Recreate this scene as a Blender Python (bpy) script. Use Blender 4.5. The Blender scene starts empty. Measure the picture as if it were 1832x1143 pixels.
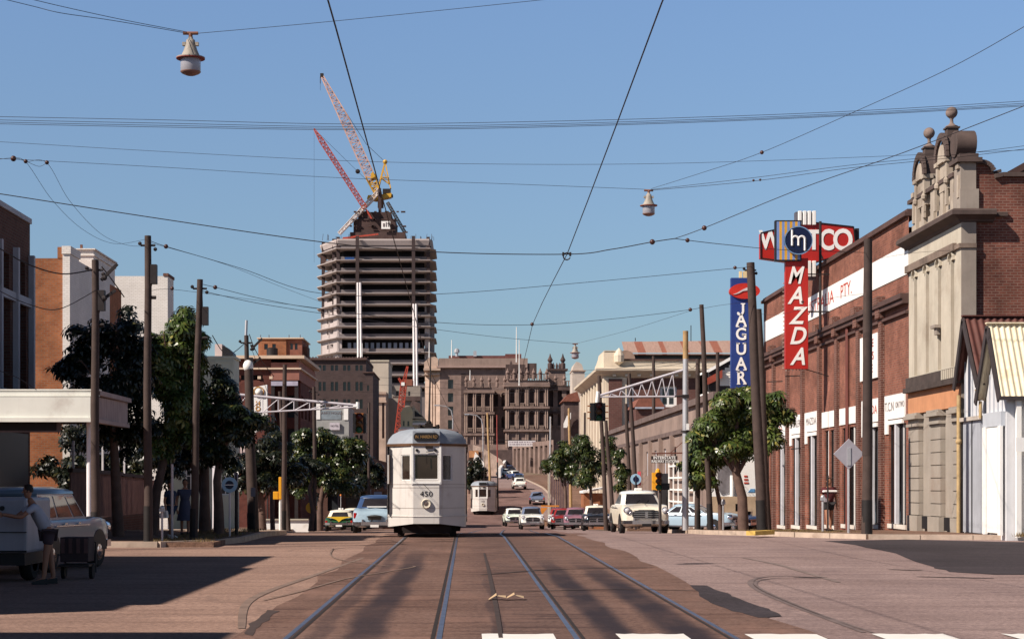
import bpy, math, random
from mathutils import Vector, Matrix
R = math.radians
C = bpy.context.scene.collection
# ---- the street frame: x right of the tram lane's axis, y along the street, z up; eye height 1.62 m
F, U0, V0, EYE = 3240., 835., 866., 1.62
def X(u, Y): return (u-U0)*Y/F
def Z(v, Y): return EYE+(V0-v)*Y/F
def L(u, v, Y): return Vector((X(u, Y), Y, Z(v, Y)))
# ---- ground profile along the street (flat crossing, dip, then the hill)
_K = [(-200, 0), (56, 0), (69, -.22), (77, -.48), (100, -.98), (113, -1.25), (130, -1.62), (150, -1.8), (168, -1.7), (182, -1.15), (196, -.4), (212, .35), (230, 1.1), (270, 1.9), (320, 2.9), (400, 5.2), (460, 6.2), (700, 8), (4000, 9)]
def _gs(Y):
    for (a, za), (b, zb) in zip(_K, _K[1:]):
        if a <= Y <= b:
            return za+(zb-za)*(Y-a)/(b-a)
    return 0
def _sm(Y): return sum(_gs(Y+k*2.5) for k in (-2, -1, 0, 1, 2))/5 if Y > 62 else _gs(Y)
YS = [-200, -60, 0] + [2*i for i in range(4, 31)] + [61.5+1.5*i for i in range(260)] + [470, 520, 600, 700, 1000, 4000]
_GV = [_sm(y) for y in YS]
def gz(Y):
    for i in range(len(YS)-1):
        if YS[i] <= Y <= YS[i+1]:
            t = (Y-YS[i])/(YS[i+1]-YS[i])
            return _GV[i]*(1-t)+_GV[i+1]*t
    return 0
# ---- mesh builder
class MB:
    def __init__(s): s.v = []; s.f = []
    def face(s, pts):
        n = len(s.v); s.v += [tuple(p) for p in pts]; s.f.append(tuple(range(n, n+len(pts)))); return s
    def box(s, x0, x1, y0, y1, z0, z1):
        n = len(s.v)
        s.v += [(x0, y0, z0), (x1, y0, z0), (x1, y1, z0), (x0, y1, z0), (x0, y0, z1), (x1, y0, z1), (x1, y1, z1), (x0, y1, z1)]
        for q in ((0, 3, 2, 1), (4, 5, 6, 7), (0, 1, 5, 4), (1, 2, 6, 5), (2, 3, 7, 6), (3, 0, 4, 7)):
            s.f.append(tuple(n+i for i in q))
        return s
    def prism(s, poly, a0, a1, ax='y'):
        # poly of 2d points extruded along ax; 'y': (x,z), 'x': (y,z), 'z': (x,y)
        def p(q, a): return {'y': (q[0], a, q[1]), 'x': (a, q[0], q[1]), 'z': (q[0], q[1], a)}[ax]
        n = len(s.v); k = len(poly)
        s.v += [p(q, a0) for q in poly]+[p(q, a1) for q in poly]
        s.f.append(tuple(range(n, n+k))); s.f.append(tuple(range(n+2*k-1, n+k-1, -1)))
        for i in range(k):
            j = (i+1) % k; s.f.append((n+i, n+k+i, n+k+j, n+j))
        return s
    def tube(s, pts, r, n=8, cap=True):
        pts = [Vector(p) for p in pts]; rs = r if isinstance(r, (list, tuple)) else [r]*len(pts)
        b = len(s.v); up = None
        for i, p in enumerate(pts):
            t = (pts[min(i+1, len(pts)-1)]-pts[max(i-1, 0)]).normalized()
            if up is None:
                up = Vector((0, 0, 1)) if abs(t.z) < .9 else Vector((1, 0, 0))
            a = t.cross(up).normalized(); up = a.cross(t).normalized()
            for k in range(n):
                an = 2*math.pi*k/n
                s.v.append(tuple(p+(a*math.cos(an)+up*math.sin(an))*rs[i]))
        for i in range(len(pts)-1):
            for k in range(n):
                s.f.append((b+i*n+k, b+i*n+(k+1) % n, b+(i+1)*n+(k+1) % n, b+(i+1)*n+k))
        if cap:
            s.f.append(tuple(b+k for k in reversed(range(n)))); s.f.append(tuple(b+(len(pts)-1)*n+k for k in range(n)))
        return s
    def bar(s, a, b, w, h=None):
        h = h or w; a = Vector(a); b = Vector(b); t = (b-a).normalized()
        u = Vector((0, 0, 1)) if abs(t.z) < .95 else Vector((0, 1, 0))
        x = t.cross(u).normalized()*w/2; y = x.cross(t).normalized()*h/2
        n = len(s.v)
        for p in (a, b): s.v += [tuple(p+x*i+y*j) for i, j in ((-1, -1), (1, -1), (1, 1), (-1, 1))]
        for q in ((0, 1, 2, 3), (7, 6, 5, 4), (0, 4, 5, 1), (1, 5, 6, 2), (2, 6, 7, 3), (3, 7, 4, 0)): s.f.append(tuple(n+i for i in q))
        return s
    def lathe(s, prof, c=(0, 0, 0), n=16, ax='z'):
        b = len(s.v)
        for (r, h) in prof:
            for k in range(n):
                a = 2*math.pi*k/n; q = (r*math.cos(a), r*math.sin(a), h)
                if ax == 'x': q = (q[2], q[0], q[1])
                if ax == 'y': q = (q[0], q[2], q[1])
                s.v.append((c[0]+q[0], c[1]+q[1], c[2]+q[2]))
        m = len(prof)
        for i in range(m-1):
            for k in range(n):
                s.f.append((b+i*n+k, b+i*n+(k+1) % n, b+(i+1)*n+(k+1) % n, b+(i+1)*n+k))
        if prof[0][0] > 1e-4: s.f.append(tuple(b+k for k in reversed(range(n))))
        if prof[-1][0] > 1e-4: s.f.append(tuple(b+(m-1)*n+k for k in range(n)))
        return s
    def ball(s, c, r, n=12, sz=1):
        return s.lathe([(max(r*math.sin(math.pi*i/8), 1e-5), -r*sz*math.cos(math.pi*i/8)) for i in range(9)], c, n)
    def rings(s, rs, close=True, cap0=False, cap1=False):
        b = len(s.v); n = len(rs[0])
        for r in rs: s.v += [tuple(p) for p in r]
        for i in range(len(rs)-1):
            for k in range(n if close else n-1):
                s.f.append((b+i*n+k, b+i*n+(k+1) % n, b+(i+1)*n+(k+1) % n, b+(i+1)*n+k))
        if cap0: s.f.append(tuple(b+k for k in reversed(range(n))))
        if cap1: s.f.append(tuple(b+(len(rs)-1)*n+k for k in range(n)))
        return s
    def wall(s, o, d, w, z0, z1, ops=(), dep=.2):
        # a wall face with real openings and reveals; outward normal = (d.y, -d.x)
        l = math.hypot(*d); d = (d[0]/l, d[1]/l); nx, ny = d[1], -d[0]
        def p(a, z, q=0): return (o[0]+d[0]*a-nx*q, o[1]+d[1]*a-ny*q, z)
        as_ = sorted({0, w, *[x for q in ops for x in q[:2]]}); zs = sorted({z0, z1, *[x for q in ops for x in q[2:4]]})
        for a, b in zip(as_, as_[1:]):
            run = None
            for z, t in zip(zs, zs[1:]):
                m, k = (a+b)/2, (z+t)/2
                hole = any(q[0] < m < q[1] and q[2] < k < q[3] for q in ops)
                if hole:
                    if run is not None: s.face((p(a, run), p(b, run), p(b, z), p(a, z))); run = None
                elif run is None: run = z
            if run is not None: s.face((p(a, run), p(b, run), p(b, zs[-1]), p(a, zs[-1])))
        for (a, b, z, t) in ops:
            s.face((p(a, z), p(a, z, dep), p(a, t, dep), p(a, t))); s.face((p(b, z), p(b, t), p(b, t, dep), p(b, z, dep)))
            s.face((p(a, t), p(a, t, dep), p(b, t, dep), p(b, t))); s.face((p(a, z), p(b, z), p(b, z, dep), p(a, z, dep)))
        return s
    def corr(s, p0, p1, q1, q0, n, amp):
        # corrugated sheet: p0->p1 across the ribs at the top edge, q0->q1 at the bottom edge
        p0, p1, q0, q1 = map(Vector, (p0, p1, q0, q1)); nrm = (p1-p0).cross(q0-p0).normalized()
        m = n*6; b = len(s.v)
        for i in range(m+1):
            t = i/m; o = nrm*amp*math.sin(2*math.pi*t*n)
            s.v.append(tuple(p0.lerp(p1, t)+o)); s.v.append(tuple(q0.lerp(q1, t)+o))
        for i in range(m): s.f.append((b+2*i, b+2*i+1, b+2*i+3, b+2*i+2))
        return s
    def build(s, name, mat, parent=None, smooth=None, bevel=0, label=None):
        me = bpy.data.meshes.new(name)
        off = Vector((0, 0, 0)); rz = 0
        root = parent
        while root is not None and root.parent is not None: root = root.parent
        if root is not None and root.get('_w'):    # static things are given in street coordinates
            off = Vector(root.location)
        me.from_pydata([(v[0]-off.x, v[1]-off.y, v[2]-off.z) for v in s.v], [], s.f)
        me.validate(); me.update()
        uv = me.uv_layers.new(name='UVMap')
        for poly in me.polygons:
            n = poly.normal
            if abs(n.z) > .75: ax = Vector((1, 0, 0)); ay = Vector((0, 1, 0))
            else:
                ax = Vector((-n.y, n.x, 0)).normalized(); ay = Vector((0, 0, 1)) if abs(n.z) < .3 else n.cross(ax)
            for li in poly.loop_indices:
                co = me.vertices[me.loops[li].vertex_index].co+off
                uv.data[li].uv = (co.dot(ax), co.dot(ay))
        if smooth is not None:
            for p in me.polygons: p.use_smooth = True
            me.set_sharp_from_angle(angle=R(smooth))
        ob = bpy.data.objects.new(name, me); C.objects.link(ob)
        me.materials.append(mat)
        if bevel:
            m = ob.modifiers.new('bevel', 'BEVEL'); m.width = bevel; m.segments = 2; m.limit_method = 'ANGLE'
        if parent is not None: ob.parent = parent
        if label: ob['label'] = label
        return ob
def thing(name, label, cat, loc=(0, 0, 0), rz=0, group=None, static=True):
    o = bpy.data.objects.new(name, None); C.objects.link(o); o.location = loc; o.rotation_euler.z = rz
    o.empty_display_size = .2
    o['label'] = label; o['category'] = cat
    if group: o['group'] = group
    if static: o['_w'] = 1
    return o
def tag(o, label, cat, group=None):
    o['label'] = label; o['category'] = cat
    if group: o['group'] = group
    return o
def struct(o, kind='structure'): o['kind'] = kind; return o
def dup(root, loc, rz, label, group=None):
    r = root.copy(); C.objects.link(r); r.location = loc; r.rotation_euler.z = rz; r['label'] = label
    if group: r['group'] = group
    def rec(a, b):
        for ch in a.children:
            c = ch.copy(); C.objects.link(c); c.parent = b; rec(ch, c)
    rec(root, r)
    return r
def recenter(o):
    # a thing that is one mesh gets its origin at its own foot
    me = o.data; xs = [v.co.x for v in me.vertices]; ys = [v.co.y for v in me.vertices]; zs = [v.co.z for v in me.vertices]
    c = Vector(((min(xs)+max(xs))/2, (min(ys)+max(ys))/2, min(zs))); me.transform(Matrix.Translation(-c)); o.location = c; return o
# ---- materials
_M = {}
def _new(name):
    m = bpy.data.materials.new(name); m.use_nodes = True; nt = m.node_tree
    return m, nt, nt.nodes['Principled BSDF']
def nd(nt, t, **k):
    n = nt.nodes.new(t)
    for a, b in k.items(): setattr(n, a, b)
    return n
def noise(nt, co, scale, detail=4, rough=.6):
    n = nd(nt, 'ShaderNodeTexNoise'); n.inputs['Scale'].default_value = scale; n.inputs['Detail'].default_value = detail; n.inputs['Roughness'].default_value = rough
    nt.links.new(co, n.inputs['Vector']); return n.outputs['Fac']
def ramp(nt, fac, a, b, c0=(0, 0, 0, 1), c1=(1, 1, 1, 1)):
    r = nd(nt, 'ShaderNodeValToRGB'); e = r.color_ramp.elements; e[0].position = a; e[1].position = b; e[0].color = c0; e[1].color = c1
    nt.links.new(fac, r.inputs['Fac']); return r.outputs['Color']
def mix(nt, fac, a, b, typ='MIX'):
    m = nd(nt, 'ShaderNodeMix', data_type='RGBA', blend_type=typ)
    for s_, v in ((m.inputs[0], fac), (m.inputs[6], a), (m.inputs[7], b)):
        if hasattr(v, 'is_linked'): nt.links.new(v, s_)
        elif isinstance(v, (int, float)): s_.default_value = v
        else: s_.default_value = (*v[:3], 1)
    return m.outputs[2]
def bump(nt, b, h, st, d=.02):
    n = nd(nt, 'ShaderNodeBump'); n.inputs['Strength'].default_value = st; n.inputs['Distance'].default_value = d
    nt.links.new(h, n.inputs['Height']); nt.links.new(n.outputs['Normal'], b.inputs['Normal'])
def vmap(nt, sock, sc):
    m = nd(nt, 'ShaderNodeMapping'); m.inputs['Scale'].default_value = sc; nt.links.new(sock, m.inputs['Vector']); return m.outputs['Vector']
def M(name, col, rough=.75, var=.25, scale=1.2, dirt=0, dcol=(.05, .04, .035), metal=0, bmp=0, streak=0, spec=.35, coat=0):
    if name in _M: return _M[name]
    m, nt, b = _new(name); tc = nd(nt, 'ShaderNodeTexCoord'); uv = tc.outputs['Object']
    hi = tuple(min(1, c*(1+var)) for c in col); lo = tuple(c*(1-var) for c in col)
    n1 = noise(nt, uv, scale, 6, .65); c = mix(nt, ramp(nt, n1, .3, .7), lo, hi)
    if dirt:
        c = mix(nt, ramp(nt, noise(nt, uv, scale*.6, 8, .7), .62-.3*dirt, .8), c, dcol)
    if streak:
        st = noise(nt, vmap(nt, uv, (1, 1, .08)), 3.5, 5, .7)
        c = mix(nt, ramp(nt, st, .5, .8, (0, 0, 0, 1), (streak, streak, streak, 1)), c, dcol)
    nt.links.new(c, b.inputs['Base Color'])
    b.inputs['Roughness'].default_value = rough; b.inputs['Metallic'].default_value = metal; b.inputs['Specular IOR Level'].default_value = spec
    b.inputs['Coat Weight'].default_value = coat; b.inputs['Coat Roughness'].default_value = .05
    if bmp: bump(nt, b, noise(nt, uv, scale*14, 6, .7), bmp)
    _M[name] = m; return m
def brick(name, c1, c2, mort, bw=.23, bh=.086, ms=.012, var=.5, stain=.3, stc=(.06, .03, .025)):
    if name in _M: return _M[name]
    m, nt, b = _new(name); tc = nd(nt, 'ShaderNodeTexCoord'); uv = tc.outputs['UV']
    t = nd(nt, 'ShaderNodeTexBrick'); nt.links.new(uv, t.inputs['Vector'])
    for k, v in (('Color1', (*c1, 1)), ('Color2', (*c2, 1)), ('Mortar', (*mort, 1))): t.inputs[k].default_value = v
    t.inputs['Scale'].default_value = 1; t.inputs['Mortar Size'].default_value = ms; t.inputs['Brick Width'].default_value = bw; t.inputs['Row Height'].default_value = bh; t.inputs['Bias'].default_value = 0
    c = t.outputs['Color']
    k = ramp(nt, noise(nt, uv, .55, 8, .7), .3, .75, (1-var, 1-var, 1-var, 1), (1+var*.5, 1+var*.5, 1+var*.5, 1))
    c = mix(nt, 1, c, k, 'MULTIPLY')
    st = noise(nt, vmap(nt, uv, (1, .25, 1)), .9, 7, .75)
    c = mix(nt, ramp(nt, st, .55, .75, (0, 0, 0, 1), (stain, stain, stain, 1)), c, stc)
    nt.links.new(c, b.inputs['Base Color']); b.inputs['Roughness'].default_value = .9; b.inputs['Specular IOR Level'].default_value = .15
    bump(nt, b, t.outputs['Fac'], -.5, .01)
    _M[name] = m; return m
def glass(name='window_glass', col=(.02, .022, .025), rough=.06):
    if name in _M: return _M[name]
    m, nt, b = _new(name); tc = nd(nt, 'ShaderNodeTexCoord')
    n = noise(nt, tc.outputs['Object'], .8, 3); c = mix(nt, ramp(nt, n, .35, .7), col, tuple(x*2.2 for x in col)); nt.links.new(c, b.inputs['Base Color'])
    b.inputs['Roughness'].default_value = rough; b.inputs['Specular IOR Level'].default_value = .6
    _M[name] = m; return m
def text(parent, s, loc, size, mat, rot=(90, 0, 0), sx=1, ext=.01, shear=0, name='lettering', bold=0, sp=1):
    cu = bpy.data.curves.new(name, 'FONT'); cu.body = s; cu.size = size; cu.extrude = ext; cu.shear = shear; cu.align_x = 'CENTER'; cu.align_y = 'CENTER'; cu.offset = bold; cu.space_character = sp
    cu.resolution_u = 4; t_ = bpy.data.objects.new(name, cu); C.objects.link(t_); bpy.context.view_layer.update()
    me = bpy.data.meshes.new_from_object(t_); bpy.data.objects.remove(t_); bpy.data.curves.remove(cu); me.name = name; me.materials.clear(); me.materials.append(mat)
    o = bpy.data.objects.new(name, me); C.objects.link(o)
    root = parent
    while root.parent is not None: root = root.parent
    off = Vector(root.location) if root.get('_w') else Vector((0, 0, 0))
    o.location = Vector(loc)-off; o.rotation_euler = [R(a) for a in rot]; o.scale = (sx, 1, 1); o.parent = parent
    return o
# palette
BRK = brick('red_brick', (.335, .118, .074), (.23, .078, .052), (.24, .16, .13), stain=.45, var=.6)
BRKP = brick('red_brick_pilaster', (.16, .062, .045), (.1, .04, .032), (.25, .17, .14), stain=.5)
BRKG = brick('stained_gable_brick', (.22, .08, .056), (.145, .052, .04), (.24, .15, .12), stain=.9, var=.7, stc=(.08, .035, .03))
BRKO = brick('orange_brick', (.42, .15, .06), (.33, .105, .042), (.3, .18, .12))
BRKW = brick('white_painted_brick', (.78, .74, .7), (.72, .68, .63), (.6, .56, .52), stain=.12, var=.15)
BRKD = brick('dark_brick', (.14, .06, .045), (.1, .042, .033), (.12, .09, .075))
CREAM = M('cream_render', (.47, .425, .345), .85, .14, .7, dirt=.35, dcol=(.27, .21, .155), streak=.45, bmp=.1)
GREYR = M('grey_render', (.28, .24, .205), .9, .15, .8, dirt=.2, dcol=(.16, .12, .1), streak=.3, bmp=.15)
STONE = M('brown_sandstone', (.225, .158, .135), .9, .28, .5, dirt=.35, dcol=(.12, .075, .06), streak=.5, bmp=.2)
STONEL = M('pale_sandstone', (.46, .34, .27), .9, .22, .6, dirt=.2, dcol=(.28, .18, .12), streak=.35)
STONED = M('sooty_stone', (.09, .06, .055), .95, .35, .7, dirt=.3, dcol=(.02, .016, .016), streak=.4, bmp=.2)
WHITE = M('white_paint', (.82, .81, .78), .6, .04, 1.5, dirt=.04, dcol=(.6, .55, .48), streak=.1)
WHITEP = M('weathered_white_boards', (.6, .61, .63), .75, .08, 1.5, dirt=.15, dcol=(.5, .42, .36), streak=.35)
GREYP = M('grey_blue_paint', (.36, .38, .42), .6, .12, 1.2, streak=.2)
TIMBER = M('weathered_pole_timber', (.062, .042, .036), .85, .3, 2.2, dirt=.2, dcol=(.05, .032, .026), streak=.5, bmp=.4)
TIMBERL = M('raw_pole_timber', (.42, .27, .13), .85, .25, 2.0, streak=.5, dcol=(.2, .11, .05))
TAR = M('tarred_pole_foot', (.016, .013, .013), .7, .3, 3)
IRON = M('dark_iron', (.03, .024, .024), .6, .3, 3, metal=.3)
RUST = M('rusty_iron', (.19, .085, .055), .85, .4, 3, dirt=.3, dcol=(.07, .03, .02))
CHROME = M('chrome', (.62, .64, .7), .16, .05, 3, metal=1)
STEEL = M('galvanised_steel', (.5, .5, .52), .45, .12, 2, metal=.5, streak=.2)
RUBBER = M('tyre_rubber', (.014, .012, .012), .85, .2, 4)
GLASS = glass()
CGLASS = glass('car_glass', (.018, .016, .018), .03)
SHOPG = glass('shop_glass', (.008, .007, .008), .12); SHOPG.node_tree.nodes['Principled BSDF'].inputs['Specular IOR Level'].default_value = .12
YELLOW = M('traffic_yellow', (.78, .36, .02), .45, .1, 3, streak=.1)
RED = M('sign_red', (.42, .022, .016), .4, .1, 1.2, streak=.15, dcol=(.2, .02, .02))
BLUE = M('sign_blue', (.02, .045, .2), .4, .1, 1.2, streak=.12, dcol=(.02, .03, .08))
NAVY = M('navy_enamel', (.008, .012, .045), .25, .1, 1)
BLACK = M('black_paint', (.012, .011, .012), .5, .2, 2)
def ops(n, w, m, ww, zs):
    # n evenly spaced openings of width ww on a wall of width w, margin m, rows zs=[(z0,z1)]
    g = (w-2*m-n*ww)/max(n-1, 1)
    return [(m+i*(ww+g), m+i*(ww+g)+ww, a, b) for (a, b) in zs for i in range(n)]
def panes(root, o, d, opl, dep, mat, frame=None, fw=.06, bars=(1, 1), nm='window', sill=None):
    l = math.hypot(*d); d = (d[0]/l, d[1]/l); nx, ny = d[1], -d[0]
    def p(a, z, q): return (o[0]+d[0]*a-nx*q, o[1]+d[1]*a-ny*q, z)
    for (a, b, z, t) in opl:
        if frame is None:
            MB().face((p(a, z, dep), p(b, z, dep), p(b, t, dep), p(a, t, dep))).face((p(b, z, dep+.03), p(a, z, dep+.03), p(a, t, dep+.03), p(b, t, dep+.03))).build(nm, mat, root)
            continue
        f = MB(); q = dep-.03
        def fr(a0, a1, z0, z1, q0=q, th=.05):
            P = [p(a0, z0, q0), p(a1, z0, q0), p(a1, z1, q0), p(a0, z1, q0)]; Q = [p(a0, z0, q0+th), p(a1, z0, q0+th), p(a1, z1, q0+th), p(a0, z1, q0+th)]
            f.face(P); f.face(Q[::-1])
            for i in range(4): f.face((P[i], Q[i], Q[(i+1) % 4], P[(i+1) % 4]))
        e = .004
        fr(a+e, a+fw, z+e, t-e); fr(b-fw, b-e, z+e, t-e); fr(a+fw, b-fw, z+e, z+fw); fr(a+fw, b-fw, t-fw, t-e)
        for i in range(1, bars[0]+1):
            c = a+(b-a)*i/(bars[0]+1); fr(c-fw*.35, c+fw*.35, z+fw, t-fw, q+.004)
        for i in range(1, bars[1]+1):
            c = z+(t-z)*i/(bars[1]+1); fr(a+fw, b-fw, c-fw*.35, c+fw*.35, q+.008)
        w = f.build(nm, frame, root)
        g = MB(); g.face((p(a+.01, z+.01, dep), p(b-.01, z+.01, dep), p(b-.01, t-.01, dep), p(a+.01, t-.01, dep))); g.build('pane', mat, w)
def block(root, x0, x1, y0, y1, z0, z1, mat, fo=(), lo=(), ro=(), dep=.25, gl=None, fr=None, bars=(1, 1), nm='wall', cap=True, fw=.08):
    m = MB(); w = x1-x0; dd = y1-y0; gl = gl or GLASS
    m.wall((x0, y0), (1, 0), w, z0, z1, fo, dep); m.wall((x0, y1), (0, -1), dd, z0, z1, lo, dep); m.wall((x1, y0), (0, 1), dd, z0, z1, ro, dep); m.wall((x1, y1), (-1, 0), w, z0, z1)
    if cap: m.face(((x0, y0, z1), (x1, y0, z1), (x1, y1, z1), (x0, y1, z1)))
    o = m.build(nm, mat, root)
    panes(root, (x0, y0), (1, 0), fo, dep, gl, fr, fw, bars); panes(root, (x0, y1), (0, -1), lo, dep, gl, fr, fw, bars); panes(root, (x1, y0), (0, 1), ro, dep, gl, fr, fw, bars)
    return o
# ================= ground, road, tram bed =================
def xc(Y):
    k = [(-200, 0), (62, 0), (100, .8), (140, 1.9), (177, 2.75), (200, 3.6), (250, 3.6), (320, 3.2), (400, 4.2), (4000, 4)]
    for (a, p), (b, q) in zip(k, k[1:]):
        if a <= Y <= b: return p+(q-p)*(Y-a)/(b-a)
def road_mat(name, base, warm, var, dark, scale=1.):
    m, nt, b = _new(name); co = nd(nt, 'ShaderNodeTexCoord').outputs['Object']
    c = mix(nt, ramp(nt, noise(nt, co, .16, 6, .6), .3, .7), base, warm)
    c = mix(nt, ramp(nt, noise(nt, vmap(nt, co, (1, .5, 1)), .33, 3, .5), .5, .6, (0, 0, 0, 1), (var*.8, var*.8, var*.8, 1)), c, dark)
    c = mix(nt, ramp(nt, noise(nt, vmap(nt, co, (1, .35, 1)), .7, 8, .7), .45, .8, (0, 0, 0, 1), (var, var, var, 1)), c, dark)
    c = mix(nt, 1, c, ramp(nt, noise(nt, co, 13*scale, 5, .85), .36, .64, (.6, .58, .6, 1), (1.4, 1.38, 1.38, 1)), 'MULTIPLY')
    # meandering cracks and small oil drips
    wv = nd(nt, 'ShaderNodeTexNoise'); wv.inputs['Scale'].default_value = .9; wv.inputs['Detail'].default_value = 5; nt.links.new(co, wv.inputs['Vector'])
    wm = nd(nt, 'ShaderNodeVectorMath', operation='MULTIPLY_ADD'); nt.links.new(wv.outputs['Color'], wm.inputs[0]); wm.inputs[1].default_value = (1.6, 1.6, 0); nt.links.new(co, wm.inputs[2])
    vo = nd(nt, 'ShaderNodeTexVoronoi', feature='DISTANCE_TO_EDGE'); vo.inputs['Scale'].default_value = .17; nt.links.new(wm.outputs[0], vo.inputs['Vector'])
    ck = ramp(nt, vo.outputs['Distance'], .0, .009, (.6, .6, .6, 1), (0, 0, 0, 1)); c = mix(nt, ck, c, dark)
    c = mix(nt, ramp(nt, noise(nt, vmap(nt, co, (1, .6, 1)), 2.3, 2, .4), .7, .76, (0, 0, 0, 1), (.5, .5, .5, 1)), c, dark)
    c = mix(nt, 1, c, ramp(nt, noise(nt, vmap(nt, co, (.22, 1.3, 1)), 1.1, 8, .8), .35, .68, (.72, .7, .7, 1), (1.14, 1.14, 1.14, 1)), 'MULTIPLY')
    nt.links.new(c, b.inputs['Base Color']); b.inputs['Roughness'].default_value = .93; b.inputs['Specular IOR Level'].default_value = .12
    bump(nt, b, noise(nt, co, 40, 4, .7), .35, .01); _M[name] = m; return m
ROADW = road_mat('worn_tan_bitumen', (.285, .188, .145), (.345, .235, .185), .4, (.21, .14, .115))
ROADG = road_mat('grey_aggregate_road', (.27, .198, .18), (.33, .25, .23), .45, (.19, .14, .135))
ASPH = road_mat('fresh_dark_bitumen', (.052, .045, .05), (.066, .056, .06), .5, (.04, .034, .036))
FOOT = road_mat('footpath_dirt_and_asphalt', (.2, .12, .085), (.25, .165, .12), .6, (.11, .065, .045))
EARTH = road_mat('bare_earth', (.2, .15, .11), (.26, .2, .15), .5, (.1, .08, .05))
KERB = M('kerb_stone', (.44, .35, .28), .9, .2, 2, dirt=.2, dcol=(.2, .13, .1), bmp=.3)
def trackmat():
    m, nt, b = _new('tram_bed_paving'); co = nd(nt, 'ShaderNodeTexCoord').outputs['Object']
    c = mix(nt, ramp(nt, noise(nt, co, .35, 6, .65), .3, .7), (.136, .08, .062), (.2, .125, .1))
    # transverse rows of setts and open joints
    w = noise(nt, vmap(nt, co, (.2, 2.0, 1)), 1.5, 6, .8)
    c = mix(nt, ramp(nt, w, .5, .62, (0, 0, 0, 1), (.8, .8, .8, 1)), c, (.06, .032, .026))
    c = mix(nt, 1, c, ramp(nt, noise(nt, co, 14, 5, .85), .36, .64, (.58, .56, .56, 1), (1.42, 1.42, 1.42, 1)), 'MULTIPLY')
    c = mix(nt, ramp(nt, noise(nt, vmap(nt, co, (1, .45, 1)), .8, 6, .7), .52, .66, (0, 0, 0, 1), (.55, .55, .55, 1)), c, (.26, .15, .115))
    # oil and rubber lanes left by the trams: dark bands at fixed x, broken up by noise
    sp = nd(nt, 'ShaderNodeSeparateXYZ'); nt.links.new(co, sp.inputs[0])
    wob = noise(nt, vmap(nt, co, (.2, .16, 1)), 1, 4, .6); tot = None
    for cx, wd, ya, yb, st in ((-1.12, .24, 14, 48, .85), (-1.62, .13, 24, 52, .5), (1.62, .22, 10, 44, .95), (2.38, .26, 8, 42, .95), (.36, .09, 10, 40, .6), (1.0, .9, 56, 90, .3)):
        a = nd(nt, 'ShaderNodeMath', operation='MULTIPLY_ADD'); nt.links.new(wob, a.inputs[0]); a.inputs[1].default_value = .5; a.inputs[2].default_value = -.25-cx
        s = nd(nt, 'ShaderNodeMath', operation='ADD'); nt.links.new(sp.outputs['X'], s.inputs[0]); nt.links.new(a.outputs[0], s.inputs[1])
        q = nd(nt, 'ShaderNodeMath', operation='ABSOLUTE'); nt.links.new(s.outputs[0], q.inputs[0])
        r = nd(nt, 'ShaderNodeMapRange', interpolation_type='SMOOTHERSTEP'); nt.links.new(q.outputs[0], r.inputs[0]); r.inputs[1].default_value = wd*1.5; r.inputs[2].default_value = wd*.35; r.inputs[3].default_value = 0; r.inputs[4].default_value = st
        y = nd(nt, 'ShaderNodeMapRange', interpolation_type='SMOOTHSTEP'); nt.links.new(sp.outputs['Y'], y.inputs[0]); y.inputs[1].default_value = yb; y.inputs[2].default_value = yb-14; y.inputs[3].default_value = 0; y.inputs[4].default_value = 1
        p = nd(nt, 'ShaderNodeMath', operation='MULTIPLY'); nt.links.new(r.outputs[0], p.inputs[0]); nt.links.new(y.outputs[0], p.inputs[1])
        if tot is None: tot = p.outputs[0]
        else:
            t = nd(nt, 'ShaderNodeMath', operation='MAXIMUM'); nt.links.new(tot, t.inputs[0]); nt.links.new(p.outputs[0], t.inputs[1]); tot = t.outputs[0]
    br = ramp(nt, noise(nt, vmap(nt, co, (1, .3, 1)), 1.3, 5, .6), .25, .55, (.6, .6, .6, 1), (1, 1, 1, 1))
    t = nd(nt, 'ShaderNodeMath', operation='MULTIPLY'); nt.links.new(tot, t.inputs[0]); nt.links.new(br, t.inputs[1])
    c = mix(nt, t.outputs[0], c, (.028, .022, .028))
    nt.links.new(c, b.inputs['Base Color']); b.inputs['Roughness'].default_value = .9; b.inputs['Specular IOR Level'].default_value = .15
    bump(nt, b, noise(nt, vmap(nt, co, (.6, 2, 1)), 9, 5, .7), .5, .02); return m
TRACK = trackmat()
def strip(name, xl, xr, y0, y1, dz, mat, skirt=None, kind='structure'):
    ys = sorted({y0, y1, *[y for y in YS if y0 < y < y1]}); f = MB()
    fl = xl if callable(xl) else (lambda y: xl); fr = xr if callable(xr) else (lambda y: xr)
    for a, b in zip(ys, ys[1:]):
        f.face(((fl(a), a, gz(a)+dz), (fr(a), a, gz(a)+dz), (fr(b), b, gz(b)+dz), (fl(b), b, gz(b)+dz)))
    return struct(f.build(name, mat), kind)
def sheet(name, poly, dz, mat, zf=True, thick=0):
    # flat polygon lying on the ground; with thick > 0 it gets a real upstand
    f = MB(); g = (lambda y: gz(y)) if zf else (lambda y: 0)
    f.face([(x, y, g(y)+dz) for x, y in poly])
    if thick:
        for (a, b) in zip(poly, poly[1:]+poly[:1]): f.face(((a[0], a[1], g(a[1])+dz-thick), (b[0], b[1], g(b[1])+dz-thick), (b[0], b[1], g(b[1])+dz), (a[0], a[1], g(a[1])+dz)))
    return struct(f.build(name, mat))
strip('ground', -1600, 1600, -200, 4000, 0, EARTH)
rnd = random.Random(3)
_jl = [rnd.uniform(-.13, .13) for _ in range(400)]
def jag(Y, o=0): return _jl[(int(Y/1.5)+o) % 400]
strip('road', lambda y: -30 if y < 62 else (xc(y)-10.5), lambda y: 0.4 if y < 62 else xc(y)+.4, -40, 470, .004, ROADW)
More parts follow.
